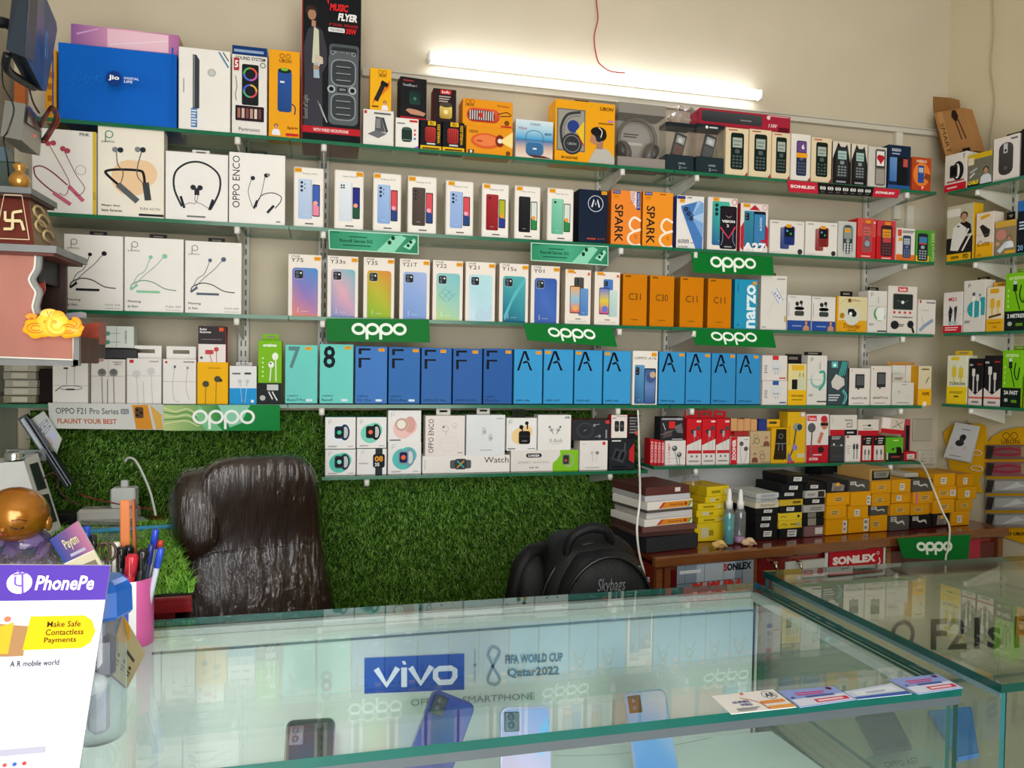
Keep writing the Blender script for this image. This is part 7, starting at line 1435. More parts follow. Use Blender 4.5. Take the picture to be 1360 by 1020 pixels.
z_ = .7685
def flat(px, z, th, col, name, lab, cat, art=None, m_='card', group=None, parent=None):
    q = [atZ(x, y, z) for x, y in px]; c = sum(q)/4; ql = [a-c for a in q]
    o = MB().hexa([a+np.array([0, 0, th]) for a in ql], (0, 0, -th), col).part(name, m_, loc=c, label=lab, cat=cat, group=group)
    if art: cv = Canvas([a+np.array([0, 0, th]) for a in ql]); art(cv); cv.finish(o)
    return o
sg_ = card([(1252, 905), (1350, 915), (1330, 880), (1318, 848)], [1.08, 1.02, 1.04, 1.10], '#aab890', 'pale green card with sunglasses print inside the right counter', lambda c: (c.E(.15, .35, .08, '#2c2a24'), c.E(.38, .28, .08, '#2c2a24'), c.L([(.1, .4), (.45, .3)], .02, '#2c2a24')), name='poster_card', cat='card') if 0 else None
# leaflets on the glass
def a_ar(c): c.T('AR', .76, .62, .92, .84, '#333a5c', bold=.03, shear=.2); c.ring(.84, .72, .11, .02, '#777'); c.T('A.R MOBILE', .18, .46, .44, .58, '#2c3c88', bold=.03); c.T('WORLD', .26, .30, .44, .42, '#2c3c88', bold=.03); c.fine(.14, .06, .5, .2, '#888', 3); c.R(.58, .30, .95, .44, '#e09048'); c.R(.62, .02, .99, .16, '#e8a050'); c.L([(.36, .70), (.55, .4), (.60, .0)], .03, '#c06a40', 5); c.E(.45, .9, .03, '#d0703c')
def a_dl(c): c.R(0, 0, 1, 1, '#8fa0dc'); c.P([(.02, .02), (.98, .02), (.98, .5), (.02, .42)], '#d8dcf0'); c.T('DIWALI OFFER', .20, .62, .72, .78, '#c8306c', bold=.03) if 0 else c.fine(.20, .60, .74, .78, '#c84078', 2); c.R(.36, .10, .94, .30, '#cf3a54'); c.fine(.4, .15, .85, .24, '#f0d8e0', 1); c.E(.86, .86, .05, '#5a2030'); c.fine(.3, .42, .8, .52, '#4c5ca0', 1); c.E(.08, .5, .03, '#44549c')
def a_bw(c): c.R(0, .0, 1, .25, '#4464b4'); c.R(.1, .35, .9, .8, '#dce4ee'); c.fine(.3, .45, .7, .6, '#8898b8', 2)
flat([(971, 949), (1058, 939.5), (1026, 916), (945, 925)], CZ+.0004, .0006, '#eceae8', 'leaflet', 'white leaflet with orange stripes lying on the glass counter', 'leaflet', a_ar)
flat([(1062, 940), (1137, 929.5), (1106, 912), (1033, 918.5)], CZ+.0004, .0006, '#a8b4e0', 'leaflet', 'blue and pink leaflet next to the orange-striped one', 'leaflet', a_dl)
flat([(1139, 929.5), (1211, 922), (1184, 908), (1121, 919)], CZ+.0004, .0006, '#c8d4e8', 'leaflet', 'white and blue folded leaflet between two pink-printed ones', 'leaflet', a_bw)
flat([(1219, 922.5), (1279, 914), (1245, 896), (1180, 903)], CZ+.0004, .0006, '#a8b4e0', 'leaflet', 'blue and pink leaflet nearest the second counter', 'leaflet', a_dl)
# phones in the case
def phone(A, B, Yt, L, lean, c0, c1, lab, cam='#1c2228', z=.7405, art=None):
    a, b = atY(*A, Yt), atY(*B, Yt); b[1] = a[1]; r = b-a; w = np.linalg.norm(r); r /= w
    n = np.array([0, -cos(lean), sin(lean)]); n -= r*np.dot(n, r); n /= np.linalg.norm(n); dn = np.cross(r, n)
    if dn[2] > 0: dn = -dn
    loc = (a+b)/2; T = Matrix.Identity(4)
    for i in range(3): T[i][0], T[i][1], T[i][2] = r[i], -n[i], -dn[i]
    ex = (loc+dn*L)[2]
    # keep the foot of the phone on the shelf
    L2 = min(L, (loc[2]-z-.004)/abs(dn[2])-abs(r[2])*w/2/abs(dn[2]))
    o = MB()
    m = MB(); R_ = .011; pts = []
    for cx_, cz_, a0 in ((w/2-R_, -R_, 0), (-w/2+R_, -R_, 90), (-w/2+R_, -L2+R_, 180), (w/2-R_, -L2+R_, 270)):
        for k in range(5): tt = radians(a0+22.5*k); pts.append((cx_+R_*cos(tt), 0, cz_+R_*sin(tt)))
    m.prism(pts, (0, .008, 0), c0, side=mix(c0, 'fff', .25)); o = m.part('mobile_phone', 'gloss_plastic', label=lab, cat='phone', group='display phones in the counter')
    o.matrix_world = Matrix.Translation(Vector(loc)) @ T
    cv = Canvas([(-w/2, 0, -L2), (w/2, 0, -L2), (w/2, 0, 0), (-w/2, 0, 0)])
    cv.RR(.03, .02, .97, .98, .12, *( [c1] if not isinstance(c1, (list, tuple)) else c1)); 
    if art: art(cv)
    cv.finish(o, 'back_print')
    m = MB(); m.box((-w*.28, -.0015, -L2*.14), (w*.30, .003, L2*.19), cam, bev=.001)
    for k in (0, 1): m.tube([(-w*.30, -.003, -L2*(.09+.08*k)), (-w*.30, -.0042, -L2*(.09+.08*k))], w*.07, '#4c5660', 12)
    m.part('camera_module', 'gloss_plastic', o)
    # clear easel stand behind
    foot = T.to_3x3().inverted() @ Vector((0, .030, 0)); m = MB()
    ba = Vector((0, .0085, -L2*.45)); fl = T.to_3x3().inverted() @ Vector((loc[0]*0, .05, 0)); 
    fz = Vector((0, .0085, -L2*.98)); w0 = T.to_3x3() @ Vector((0, 0, -L2*.45)); wz = Vector(loc)+w0; gf = Vector((wz.x, wz.y+.055, z+.002)); gl = T.inverted().to_3x3() @ (gf-Vector(loc))
    m.tube([ba, gl], .0025, '#c8d0d4', 6); m.tube([gl, fz], .0025, '#c8d0d4', 6); m.part('easel_stand', 'gloss_plastic', o)
    return o
phone((380, 957), (446, 953), 1.17, .150, .35, '#24282a', ('#1a1d1e', '#3c4440', '#22282a'), 'black phone standing at the left in the glass counter')
phone((577, 914), (632, 936), 1.20, .152, .35, '#1d2c70', ('#24388c', '#1c2a6c', '#30489c'), 'dark blue phone tilted in front of the blue logo')
phone((665, 940), (730, 938), 1.16, .150, .35, '#a8a8d0', ('#c8a0b4', '#b8b4d8', '#8cb0e0'), 'lavender and pink phone in the middle of the counter', art=lambda c: (c.E(.4, .1, .3, '#d8b09c'), c.L([(.2, .2), (.4, .05), (.7, .25)], .006, '#8c6a80', 4), c.P([(.75, .5), (.97, .6), (.97, .9), (.8, .8)], '#7cc0ec')))
phone((828, 920), (883, 914), 1.22, .158, .45, '#7c98b4', ('#2880cc', '#5090c4', '#b0bcc0'), 'silver to bright blue phone right of the lavender one', cam='#5c5038')
def phone_low(px, z, col, lab, c1): 
    q = [atZ(x, y, z) for x, y in px]; c = sum(q)/4; o = MB().hexa([a-c for a in q], (0, 0, -.008), col).part('mobile_phone', 'gloss_plastic', loc=c, label=lab, cat='phone', group='display phones in the counter')
    cv = Canvas([a-c for a in q]); cv.RR(.03, .02, .97, .98, .08, c1); cv.fine(.4, .06, .6, .07, '#889', 1); cv.finish(o, 'back_print'); return o
o = phone_low([(1162, 998), (1211, 990), (1187, 944), (1136, 950)], .7765, '#26303a', 'slate grey phone lying at the right end of the counter', '#303a46')
o = phone_low([(1272, 1006), (1300, 1000), (1290, 938), (1232, 944)], .7765, '#3a78c0', 'light blue phone next to the slate grey phone', '#3f7cc0')
flat([(1168, 1040), (1262, 1025), (1236, 994), (1148, 1006)], .7412, .001, '#c9d2c4', 'price_card', 'pale green price card lying beside the slate grey phone', 'card', lambda c: (c.T('OPPO A57', .2, .45, .7, .7, '#4c5450', bold=.02), c.fine(.35, .2, .8, .3, '#667', 1)))
flat([(560, 1075), (1125, 1045), (1024, 972), (600, 1012)], .7408, .0016, '#c6dcd8', 'white_board', 'pale white board lying on the inner glass shelf', 'board', lambda c: c.L([(.3, .90), (.5, .82), (.75, .95), (.8, .99)], .006, '#5c6c68', 4))
z_ = 0
# ================================================================ DESK AT THE LEFT
DKZ = 1.02
dk = [(-.83, 1.45), (-.232, 1.462), (-.43, 2.24), (-.83, 2.24)]
t = empty('desk', (0, 0, 0), 'dark red shop desk at the left holding the turf mat', 'desk')
MB().prism([(a, b, DKZ-.03) for a, b in dk], (0, 0, .03), '#7c1a1e').part('desk_top', 'laminate', t)
MB().prism([(-.83, 1.47, 0), (-.262, 1.475, 0), (-.45, 2.2, 0), (-.83, 2.2, 0)], (0, 0, DKZ-.031), '#701a1c').part('desk_body', 'laminate', t)
tp = [(-.80, 1.455), (-.228, 1.465), (-.392, 2.07), (-.80, 2.07)]
t = empty('turf_mat', (0, 0, 0), 'bright green artificial turf mat lying on the desk', 'turf')
MB().prism([(a, b, DKZ+.0005) for a, b in tp], (0, 0, .005), '#1c2c1c').part('mat_backing', 'fabric', t)
n = 15000; P = []
while len(P) < n:
    y = random.uniform(1.46, 2.06); xr = -.228-(y-1.465)*.271; x = random.uniform(-.78, xr)
    if x > xr-.07 or y < 1.56 or random.random() < .18: P.append((x, y, DKZ+.0055))
blades(np.array(P), (0, 0, 1), rng.uniform(.012, .030, n), .8, .0022, ['#6cae34', '#8cc850', '#5a9a2c', '#a4d464', '#7cbc40'], 'grass_blades', t, kind='stuff')
ZM = DKZ+.006
def desk_item(px, z, th, col, nm, lab, cat, m_='plastic', art=None): return flat(px, z, th, col, nm, lab, cat, art, m_)
desk_item([(108, 705), (203, 705), (199, 691), (108, 689)], ZM, .014, '#24262c', 'papers_tray', 'black flat tray with papers on the desk', 'tray', 'gloss_plastic', lambda c: (c.P([(.02, .3), (.55, .2), (.65, .8), (.08, .95)], '#b8bcc0'), c.P([(.6, .25), (.95, .3), (.9, .8), (.65, .8)], '#9aa0a6'), c.L([(.1, .5), (.5, .6)], .06, '#5c6068')))
desk_item([(116, 722), (238, 722), (228, 703), (116, 706)], ZM, .012, '#8c9498', 'account_book', 'grey patterned book under the cyan bar', 'book', 'card', lambda c: c.fine(.05, .1, .95, .9, '#aab2b6', 5))
a, b = atZ(117, 706, ZM+.018), atZ(230, 699, ZM+.018); MB().box((0, 0, 0), (np.linalg.norm(b-a), .012, .010), '#3c9cc8', rot=math.atan2(b[1]-a[1], b[0]-a[0]), bev=.003).part('file_spine', 'plastic', loc=(a+b)/2+np.array([0, 0, .0]), label='cyan plastic file spine lying across the grey book', cat='file')
desk_item([(190, 742), (241, 738), (232, 719), (196, 722)], ZM+.0, .010, '#55585c', 'mobile_phone', 'grey phone with a small white label near the turf edge', 'phone', 'gloss_plastic', lambda c: c.R(.6, .5, .75, .68, '#e8e8e8'))
desk_item([(196, 760), (245, 754), (240, 742), (196, 746)], ZM, .008, '#26282b', 'mobile_phone', 'black phone in front of the grey phone on the mat', 'phone', 'gloss_plastic')
desk_item([(205, 775), (246, 768), (238, 758), (203, 763)], ZM, .006, '#4c6458', 'phone_cover', 'clear greenish phone cover nearest the turf corner', 'cover', 'gloss_plastic')
# power strip and charger
a, b = atY(106, 655, 2.13), atY(184, 655, 2.13)
t = MB().box((0, 0, .022), (b[0]-a[0], .06, .044), '#c9c7c0', bev=.006).part('power_strip', 'plastic', loc=((a[0]+b[0])/2, 2.13, DKZ+.0005), label='white power strip at the back of the desk', cat='power strip')
m = MB(); 
for k in range(3): m.box((-.050+.040*k, -.004, .0445), (.022, .022, .001), '#a8a69f')
m.part('sockets', 'plastic', t)
c = atY(165, 648, 2.12); hz = .052
t = MB().box((0, 0, hz/2), (.058, .045, hz), '#dcdedd', bev=.004).part('wall_charger', 'plastic', loc=(c[0], 2.125, DKZ+.0455), label='white cube charger standing on the power strip', cat='charger')
MB().box((0, 0, hz+.009), (.018, .014, .018), '#d2d3d2', bev=.003).part('usb_plug', 'plastic', t)
z0 = DKZ+.0455+hz+.018
wire('charger_cable', [(166, 613, 2.125), (171, 608, 2.12), (180, 612, 2.11), (190, 630, 2.09), (200, 655, 2.06), (207, 685, 2.02)], .0032, '#cfd2cf', 'white cable arching from the cube charger down to the turf')
wire('thin_wire', [(104, 655, 2.05), (120, 661, 2.02), (150, 668, 2.06), (180, 674, 2.08), (200, 676, 2.06), (208, 684, 2.03)], .0018, '#8a2c30', 'thin dark red wire crossing in front of the power strip')
wire('thin_wire', [(56, 638, 2.0), (66, 629, 2.02), (76, 632, 2.03), (78, 650, 2.03), (92, 664, 1.98), (108, 671, 1.97)], .0018, '#4a2426', 'thin dark wire looping by the black phone stand')
c = atZ(119, 676, DKZ+.001); MB().ell((0, 0, .014), (.030, .018, .014), '#b81c24', nu=20, nv=10).box((-.034, 0, .012), (.02, .008, .008), '#b81c24', bev=.003).part('red_adapter', 'gloss_plastic', loc=(c[0], min(c[1], 2.2), DKZ+.0006), label='small shiny red plug adapter on the desk', cat='adapter')
# black display stand with cards
a = atY(86, 655, 2.14); t = empty('phone_stand', (a[0], 2.14, DKZ), 'black easel stand holding slanted phones and a printed card', 'stand')
o_ = np.array([a[0], 2.14, DKZ]); h = lambda x, y, Y: atY(x, y, Y)-o_
MB().box((0, 0, .018), (.075, .06, .034), '#17191b', bev=.005).part('base', 'plastic', t)
MB().hexa([h(86, 648, 2.12), h(98, 641, 2.12), (h(34, 550, 2.12)), h(23, 556, 2.12)], (0, .018, 0), '#26282b').part('slanted_phone', 'gloss_plastic', t)
MB().hexa([h(88, 650, 2.105), h(91, 648, 2.105), (h(31, 555, 2.105)), h(27, 558, 2.105)], (0, .008, 0), '#9aa2aa').part('metal_edge', 'chrome', t)
q = [h(72, 612, 2.15), h(82, 583, 2.15), h(58, 546, 2.15), h(36, 560, 2.15)]
p_ = MB().hexa(q, (0, .003, 0), '#c9ccc8').part('printed_card', 'card', t); cv = Canvas(q); cv.T('O F21', .30, .50, .92, .78, '#6068a0', rot=90); cv.T('DUO', .1, .2, .6, .42, '#c8744c', rot=90); cv.R(.5, .2, .9, .45, '#c4c8e4'); cv.finish(p_)
m = MB().hexa([h(6, 612, 2.10), h(60, 612, 2.10), h(58, 598, 2.10), h(8, 597, 2.10)], (0, .02, 0), '#8c9292'); m.ell(h(50, 604, 2.085), (.008, .006, .008), '#5c6060'); m.part('clamp_arm', 'painted_metal', t)
# white payment device
t = empty('payment_device', tuple(atY(40, 700, 1.95)*np.array([1, 1, 0])+np.array([0, 0, ZM])), 'white tilted payment machine with two dark screens behind the statue', 'payment machine')
o_ = np.array(t.location); h = lambda x, y, Y: atY(x, y, Y)-o_
f = [h(-45, 724, 1.93), h(64, 716, 1.93), h(31, 611, 1.97), h(-45, 621, 1.97)]; off_ = h(81, 703, 2.01)-h(64, 716, 1.93)
MB().hexa(f, (off_[0]*.9, .085, off_[2]*.0+.006), '#e9e9e6').part('housing', 'plastic', t)
sd = [h(66, 712, 1.675), h(79, 703, 1.735), h(47, 616, 1.79), h(35, 618, 1.735)]
q = [f[1], f[1]+np.array([off_[0]*.9, .085, .006]), f[2]+np.array([off_[0]*.9, .085, .006]), f[2]]; q = [a+np.array([.0012, -.001, 0]) for a in q]
cv = Canvas(q); cv.P([(.25, .15), (.85, .12), (.85, .48), (.25, .52)], '#2f3c36'); cv.P([(.25, .58), (.85, .55), (.80, .90), (.25, .92)], '#2f3c36'); cv.finish(t, 'screens')
MB().lathe([(.018, 0), (.019, .006), (.016, .008), (.019, .011), (.016, .014), (.018, .018), (.005, .020)], (0, 0, 0), '#c4ccd0', 24).part('roll_cap', 'chrome', t, loc=h(19, 612, 1.75))

# statue
sx, sy = atY(24, 742, 1.53)[0], 1.53
t = empty('monk_statue', (sx, sy, ZM+.001), 'small golden-headed seated monk figurine in a purple robe', 'statue'); t.scale = (1.3, 1.3, 1.3)
K = 1.0
def rob(th, ph): return '#5c4478' if sin(th*3+ph*4) > .3 else ('#3c4a60' if sin(th*5) > .2 else '#6a5a8c')
m = MB(); m.ell((0, 0, .034), (.052, .042, .040), '#5c4478', nu=32, nv=18, fn=lambda v, d: v*(1+.05*sin(11*d.x+3*d.z)), cf=lambda th, ph: lin(rob(th, ph)))
m.ell((.006, .004, .062), (.036, .030, .026), '#6a5a8c', nu=24, nv=14, cf=lambda th, ph: lin('#7a68a0' if sin(th*4) > 0 else '#4a3c6c')); m.part('robe', 'gloss_plastic', t)
MB().ell((-.022, -.030, .012), (.030, .018, .013), '#7c7888').ell((.026, -.028, .012), (.028, .018, .013), '#6c5c8c').part('crossed_legs', 'gloss_plastic', t)
Mh = Matrix.Rotation(.22, 3, 'Y') @ Matrix.Rotation(.15, 3, 'X'); HC = Vector((0.0, -.006, .108))
hd = MB(); hd.ell(HC, (.041, .039, .037), '#b8741c', nu=32, nv=20, M=Mh, fn=lambda v, d: v*(1+.04*max(0, -d.z))); hd = hd.part('head', 'gold', t)
m = MB(); pt = lambda x, z, r=1.0: HC+Mh @ Vector((x, -.039*sqrt(max(0, 1-(x/.041)**2-(z/.037)**2))*r, z))
for sg in (-1, 1): m.tube([pt(sg*.016+k*.0035, -.003-.0025*cos(k*.8), 1.02) for k in (-2, -1, 0, 1, 2)], .0010, '#3c2010', 5); m.tube([pt(sg*.016+k*.004, .006+.001*(2-abs(k)), 1.02) for k in (-2, -1, 0, 1, 2)], .0007, '#5c3414', 5)
m.ell(pt(0, -.008, 1.04), (.0045, .004, .004), '#a8681c'); m.tube([pt(k*.003, -.018+.0012*abs(k), 1.02) for k in (-2, -1, 0, 1, 2)], .0015, '#8c2c1c', 5); m.part('face', 'gloss_plastic', hd)
m = MB()
for sg in (-1, 1): m.ell(HC+Mh @ Vector((sg*.041, .002, -.006)), (.005, .007, .011), '#b87820')
m.part('ear', 'gold', hd)
m = MB(); m.tube([(-.040, -.010, .060), (-.044, -.034, .046), (-.016, -.046, .042)], [.012, .011, .009], '#b06a78', 10); m.part('arm', 'gloss_plastic', t)
m = MB(); m.tube([(.036, -.008, .060), (.036, -.034, .046), (.006, -.048, .042)], [.012, .011, .009], '#7a68a0', 10); m.part('arm', 'gloss_plastic', t)
m = MB(); m.ell((-.006, -.050, .042), (.014, .008, .010), '#c89018')
for k in range(4): m.tube([(-.014+.004*k, -.055, .048-.001*k), (-.004+.004*k, -.060, .042), (.0+.004*k, -.057, .036)], .0022, '#c89824', 6)
m.part('hands', 'gold', t)
# crumpled plastic
m = MB()
for k in range(9):
    c = atY(-25+13*k, 748+random.uniform(-4, 3), 1.35); m.ell((c[0], 1.35, c[2]-.004), (.020, .016, .015), '#c8ccd4', nu=12, nv=8, fn=lambda v, d: v*(1+.4*sin(7*d.x+3*k)*cos(6*d.z+k)))
m.part('crumpled_packaging', 'cling_film', label='crumpled shiny clear plastic heap behind the purple payment card', cat='wrap')
MB().box((atY(26, 770, 1.35)[0], 1.35, CZ+.0475), (.15, .05, .092), '#b8bcc4', bev=.004).part('storage_box', 'plastic', label='pale box under the crumpled clear plastic, behind the purple card', cat='box')

# ---------------- items standing on the counter
def quadthing(px, Ys, th, col, nm, lab, cat, art=None, m_='card'):
    return card(px, Ys, col, lab, art, th, nm, cat)
o = None
def a_pp(c):
    c.R(0, .565, 1, 1, '#6d4fb4') if 0 else None
# purple payment stand
LX = -14
t = empty('payment_card_stand', (atZ(60, 1040, CZ)[0], .886, CZ), 'white and purple payment card standing at the front left corner', 'sign')
o_ = np.array(t.location); h = lambda x, y, Y: atY(x, y, Y)-o_
q = [h(-40, 1041, .886), h(104, 1041, .886), h(147, 751, .896), h(-14, 750, .896)]
q[0][2] = .001; q[1][2] = .001; n_ = np.cross(q[1]-q[0], q[2]-q[0]); q[3] = atPlane(-14, 750, q[0]+o_, n_/np.linalg.norm(n_))-o_
pn = MB(); pn.hexa(q, (0, .003, 0), '#cfcfd8'); pn = pn.part('card_panel', 'gloss_plastic', t)
cv = Canvas(q)
cv.R(0, .835, 1, 1, '#4c3494'); cv.R(0, 0, 1, .835, '#d2d2da')
ux = lambda x, y: (x-(-14-(y-750)*.09))/(161-(y-750)*.057); vy = lambda y: 1-(y-750)/291
cv.E(ux(25, 774), vy(774), .105, '#f4f0fa', rv=.050)
TP = []
cv.L([(ux(17, 764), vy(763)), (ux(34, 762), vy(761))], .008, '#6c4fc0'); cv.L([(ux(29, 762), vy(762)), (ux(29, 790), vy(788))], .009, '#6c4fc0'); cv.L([(ux(20, 765), vy(765)), (ux(20, 775), vy(776)), (ux(29, 778), vy(778))], .008, '#6c4fc0', 3); cv.L([(ux(22, 757), vy(757)), (ux(28, 762), vy(762))], .007, '#6c4fc0')
cv.T('PhonePe', ux(46, 774), vy(784), ux(125, 774), vy(764), '#e4e0ee', bold=.025, shear=.15)
cv.R(.0, vy(872), ux(36, 850), vy(808), '#b8c8d8'); cv.P([(0, vy(872)), (ux(30, 872), vy(872)), (ux(36, 840), vy(832)), (0, vy(826))], '#94704c'); cv.P([(0, vy(868)), (ux(10, 868), vy(868)), (ux(18, 830), vy(826)), (0, vy(838))], '#e09a28'); cv.E(ux(10, 820), vy(822), .03, '#b86a50')
y0, y1 = vy(864), vy(819); cv.P([(ux(29, 864), y0), (ux(40, 819), y1), (ux(112, 819), y1), (ux(122, 826), vy(826)), (ux(127, 840), vy(841)), (ux(120, 857), vy(857)), (ux(108, 864), y0)], '#cda812')
cv.T('Make Safe', ux(62, 830), vy(834), ux(107, 830), vy(826), '#3c2604', bold=.012); cv.T('Contactless', ux(60, 840), vy(845), ux(111, 840), vy(837), '#3c2604', bold=.012); cv.T('Payments', ux(58, 851), vy(857), ux(101, 851), vy(848), '#3c2604', bold=.012)
cv.T('A R mobile world', ux(13, 882), vy(886), ux(78, 882), vy(878), '#30344a', bold=.01); cv.fine(.02, vy(1004), ux(60, 998), vy(996), '#99a', 1)
for k, cc in enumerate(('#c04848', '#3858a8', '#c83c3c')): cv.E(ux(6+13*k, 1016), vy(1016), .02, cc)
cv.finish(pn)
MB().hexa([(q[0]+np.array([.02, .0035, 0])), q[1]+np.array([-.02, .0035, 0]), q[1]+np.array([-.02, .045, 0]), q[0]+np.array([.02, .045, 0])], (0, 0, .003), '#dfe2ea').hexa([(q[0]+np.array([.02, .045, 0])), q[1]+np.array([-.02, .045, 0]), (q[1]+q[2])/2+np.array([-.02, .006, 0]), (q[0]+q[3])/2+np.array([.02, .006, 0])], (0, .002, 0), '#dfe2ea').part('back_strut', 'plastic', t)
# jar with blue lid
jc = atZ(141, 972, CZ); JY = .975; jx = atY(131, 850, JY)[0]
t = empty('storage_jar', (jx, JY, CZ+.0006), 'clear plastic jar with a blue screw lid', 'jar')
m = MB(); HJ = .158; m.lathe([(.027, 0), (.030, .004), (.030, HJ*.75), (.027, HJ*.86), (.026, HJ)], (0, 0, 0), '#fff', 32); m.part('jar_body', 'bottle_plastic', t)
m = MB(); m.lathe([(.034, HJ-.012), (.037, HJ-.008), (.036, HJ+.020), (.032, HJ+.028), (.026, HJ+.032), (.002, HJ+.033)], (0, 0, 0), '#1c62c0', 8, smooth=False); m.part('lid', 'gloss_plastic', t)
m = MB(); m.box((0, 0, .035), (.022, .024, .06), '#c0c4d0', rot=.5, bev=.006).box((.006, .002, .095), (.024, .020, .05), '#1c2450', rot=.2, bev=.006).ell((-.004, -.006, .066), (.016, .012, .014), '#e8e8ec').box((-.006, .004, .125), (.026, .016, .03), '#888c9c', rot=-.4, bev=.004); m.part('jar_contents', 'gloss_plastic', t)
# dark card with blue back
def a_cd(c): c.R(.0, .0, 1, 1, '#b8ac84'); c.P([(.0, .55), (.3, .62), (.42, .8), (.30, .98), (0, .98)], '#d8941c'); c.P([(.0, .3), (.2, .42), (.1, .6), (0, .6)], '#8c8468'); c.fine(.45, .55, .8, .62, '#444', 1); 
def a_cd2(c):
    a_cd(c)
    for k in range(3): c.E(.25+.25*k, .38, .05, '#3c3c34'); c.fine(.2+.25*k, .2, .34+.25*k, .3, '#4c4c44', 2)
quadthing([(141, 890), (169, 914), (193, 868), (163, 815)], [1.09, 1.12, 1.16, 1.13], .004, '#22306c', 'promo_card', 'dark blue edged square promo card leaning behind the jar', 'card', a_cd2)
def a_pt(c): c.G(0, .38, 1, 1, '#2c4490', '#6c5080', '#b07090', hor=True); c.R(0, 0, 1, .36, '#c8c0a8'); c.T('Paytm', .28, .56, .74, .84, '#c8c490', bold=.01); c.fine(.3, .44, .8, .5, '#a8a8c0', 1); c.fine(.3, .05, .9, .2, '#777064', 1)
quadthing([(97, 768), (138, 754), (103, 692), (66, 717)], [1.17, 1.17, 1.20, 1.20], .005, '#dcdcd4', 'payment_card_stand', 'tilted blue and maroon payment card behind the purple one', 'sign', a_pt)

# pen cup
cpx = atY(183, 855, 1.29); CXY = (cpx[0]-.011, 1.29)
t = empty('pen_cup', (CXY[0], CXY[1], CZ+.0005), 'pink, white and blue striped pen cup', 'pen holder')
HC_ = .105; R_ = .034; N = 40; V = []; FC = []; cl = []
for i in range(2):
    for k in range(N): th = 2*pi*k/N; V.append((R_*cos(th), R_*sin(th), HC_*i))
for i in range(2):
    for k in range(N): th = 2*pi*k/N; V.append(((R_-.002)*cos(th), (R_-.002)*sin(th), HC_ if i == 0 else .003))
for k in range(N):
    j = (k+1) % N; d = math.degrees(2*pi*k/N); c_ = '#c85c9a'
    if 273 < d < 297: c_ = '#e2e4e6'
    elif 200 < d <= 273: c_ = '#2c50c4'
    FC += [(k, j, N+j, N+k), (N+k, N+j, 2*N+j, 2*N+k), (2*N+k, 2*N+j, 3*N+j, 3*N+k)]; cl += [L4(c_), L4('#d880b0'), L4('#a04880')]
FC += [tuple(range(N-1, -1, -1)), tuple(range(3*N, 4*N))]; cl += [L4('#c85c9a'), L4('#803060')]
m = MB(); m.add(V, FC, cl); m.part('cup_body', 'plastic', t)
def pen(xt, yt, Yt, bx, by, r, col, cap, lab, nm='pen', cat='pen', caplen=.03, sq=False, tip=None):
    top = atY(xt, yt, Yt); bot = np.array([CXY[0]+bx, CXY[1]+by, CZ+.008+r]); d = (top-bot)/np.linalg.norm(top-bot)
    o = MB()
    if sq:
        ax = Vector(d).to_track_quat('Z', 'Y').to_matrix(); L = np.linalg.norm(top-bot)
        o.box(tuple((top+bot)/2), (r*2.2, r*.9, L), col, bev=.0015, M=ax)
        o = o.part(nm, 'plastic', label=lab, cat=cat)
    else:
        o.tube([bot, top-d*.003, top], [r, r, r*.7], col, 10); o = o.part(nm, 'gloss_plastic', label=lab, cat=cat)
        if cap: MB().tube([top-d*caplen, top-d*.002, top+d*.002], [r*1.2, r*1.25, r*.9], cap, 10).part('cap', 'gloss_plastic', o)
        if cap: MB().box(tuple(top-d*caplen*.5+np.array([0, -r*1.4, 0])), (.002, .0015, caplen), cap).part('clip', 'gloss_plastic', o)
    return o
pen(166, 664, 1.30, -.010, .018, .0065, '#d8804c', None, 'wide copper orange stick, left of two in the cup', 'wooden_stick', 'stick', sq=True)
pen(177, 663, 1.312, .006, .022, .0050, '#b8683c', None, 'wide copper orange stick, right of two in the cup', 'wooden_stick', 'stick', sq=True)
pen(154, 720, 1.285, -.020, .006, .0065, '#e8e4dc', None, 'thick white marker leaning left in the cup', 'marker', 'marker')
pen(161, 728, 1.275, -.014, -.008, .0060, '#26262a', '#1a1a1c', 'black-capped marker at the left of the cup', 'marker', 'marker')
pen(171, 726, 1.288, -.004, .008, .0058, '#202024', '#151517', 'black-capped marker behind the red one', 'marker', 'marker')
pen(176, 738, 1.262, -.006, -.018, .0078, '#b01c30', '#c02438', 'fat red marker at the front of the cup', 'marker', 'marker')
pen(191, 731, 1.268, .006, -.014, .0068, '#18181a', '#111113', 'fat black marker right of the red one', 'marker', 'marker')
pen(207, 704, 1.29, .010, .004, .0042, '#c8d0e0', '#2044c0', 'clear ballpoint pen with a blue cap, tallest', 'pen', 'pen')
pen(213, 719, 1.30, .016, .012, .0042, '#d8d4d4', '#c04030', 'clear ballpoint pen with a red cap', 'pen', 'pen', caplen=.012)
pen(214, 729, 1.28, .018, -.006, .0045, '#c0c8d8', '#2c50c8', 'clear ballpoint pen with a blue cap, leaning right', 'pen', 'pen')
pen(201, 724, 1.275, .012, -.012, .0042, '#22283c', '#1c2c78', 'dark pen between the black marker and the clear pens', 'pen', 'pen')
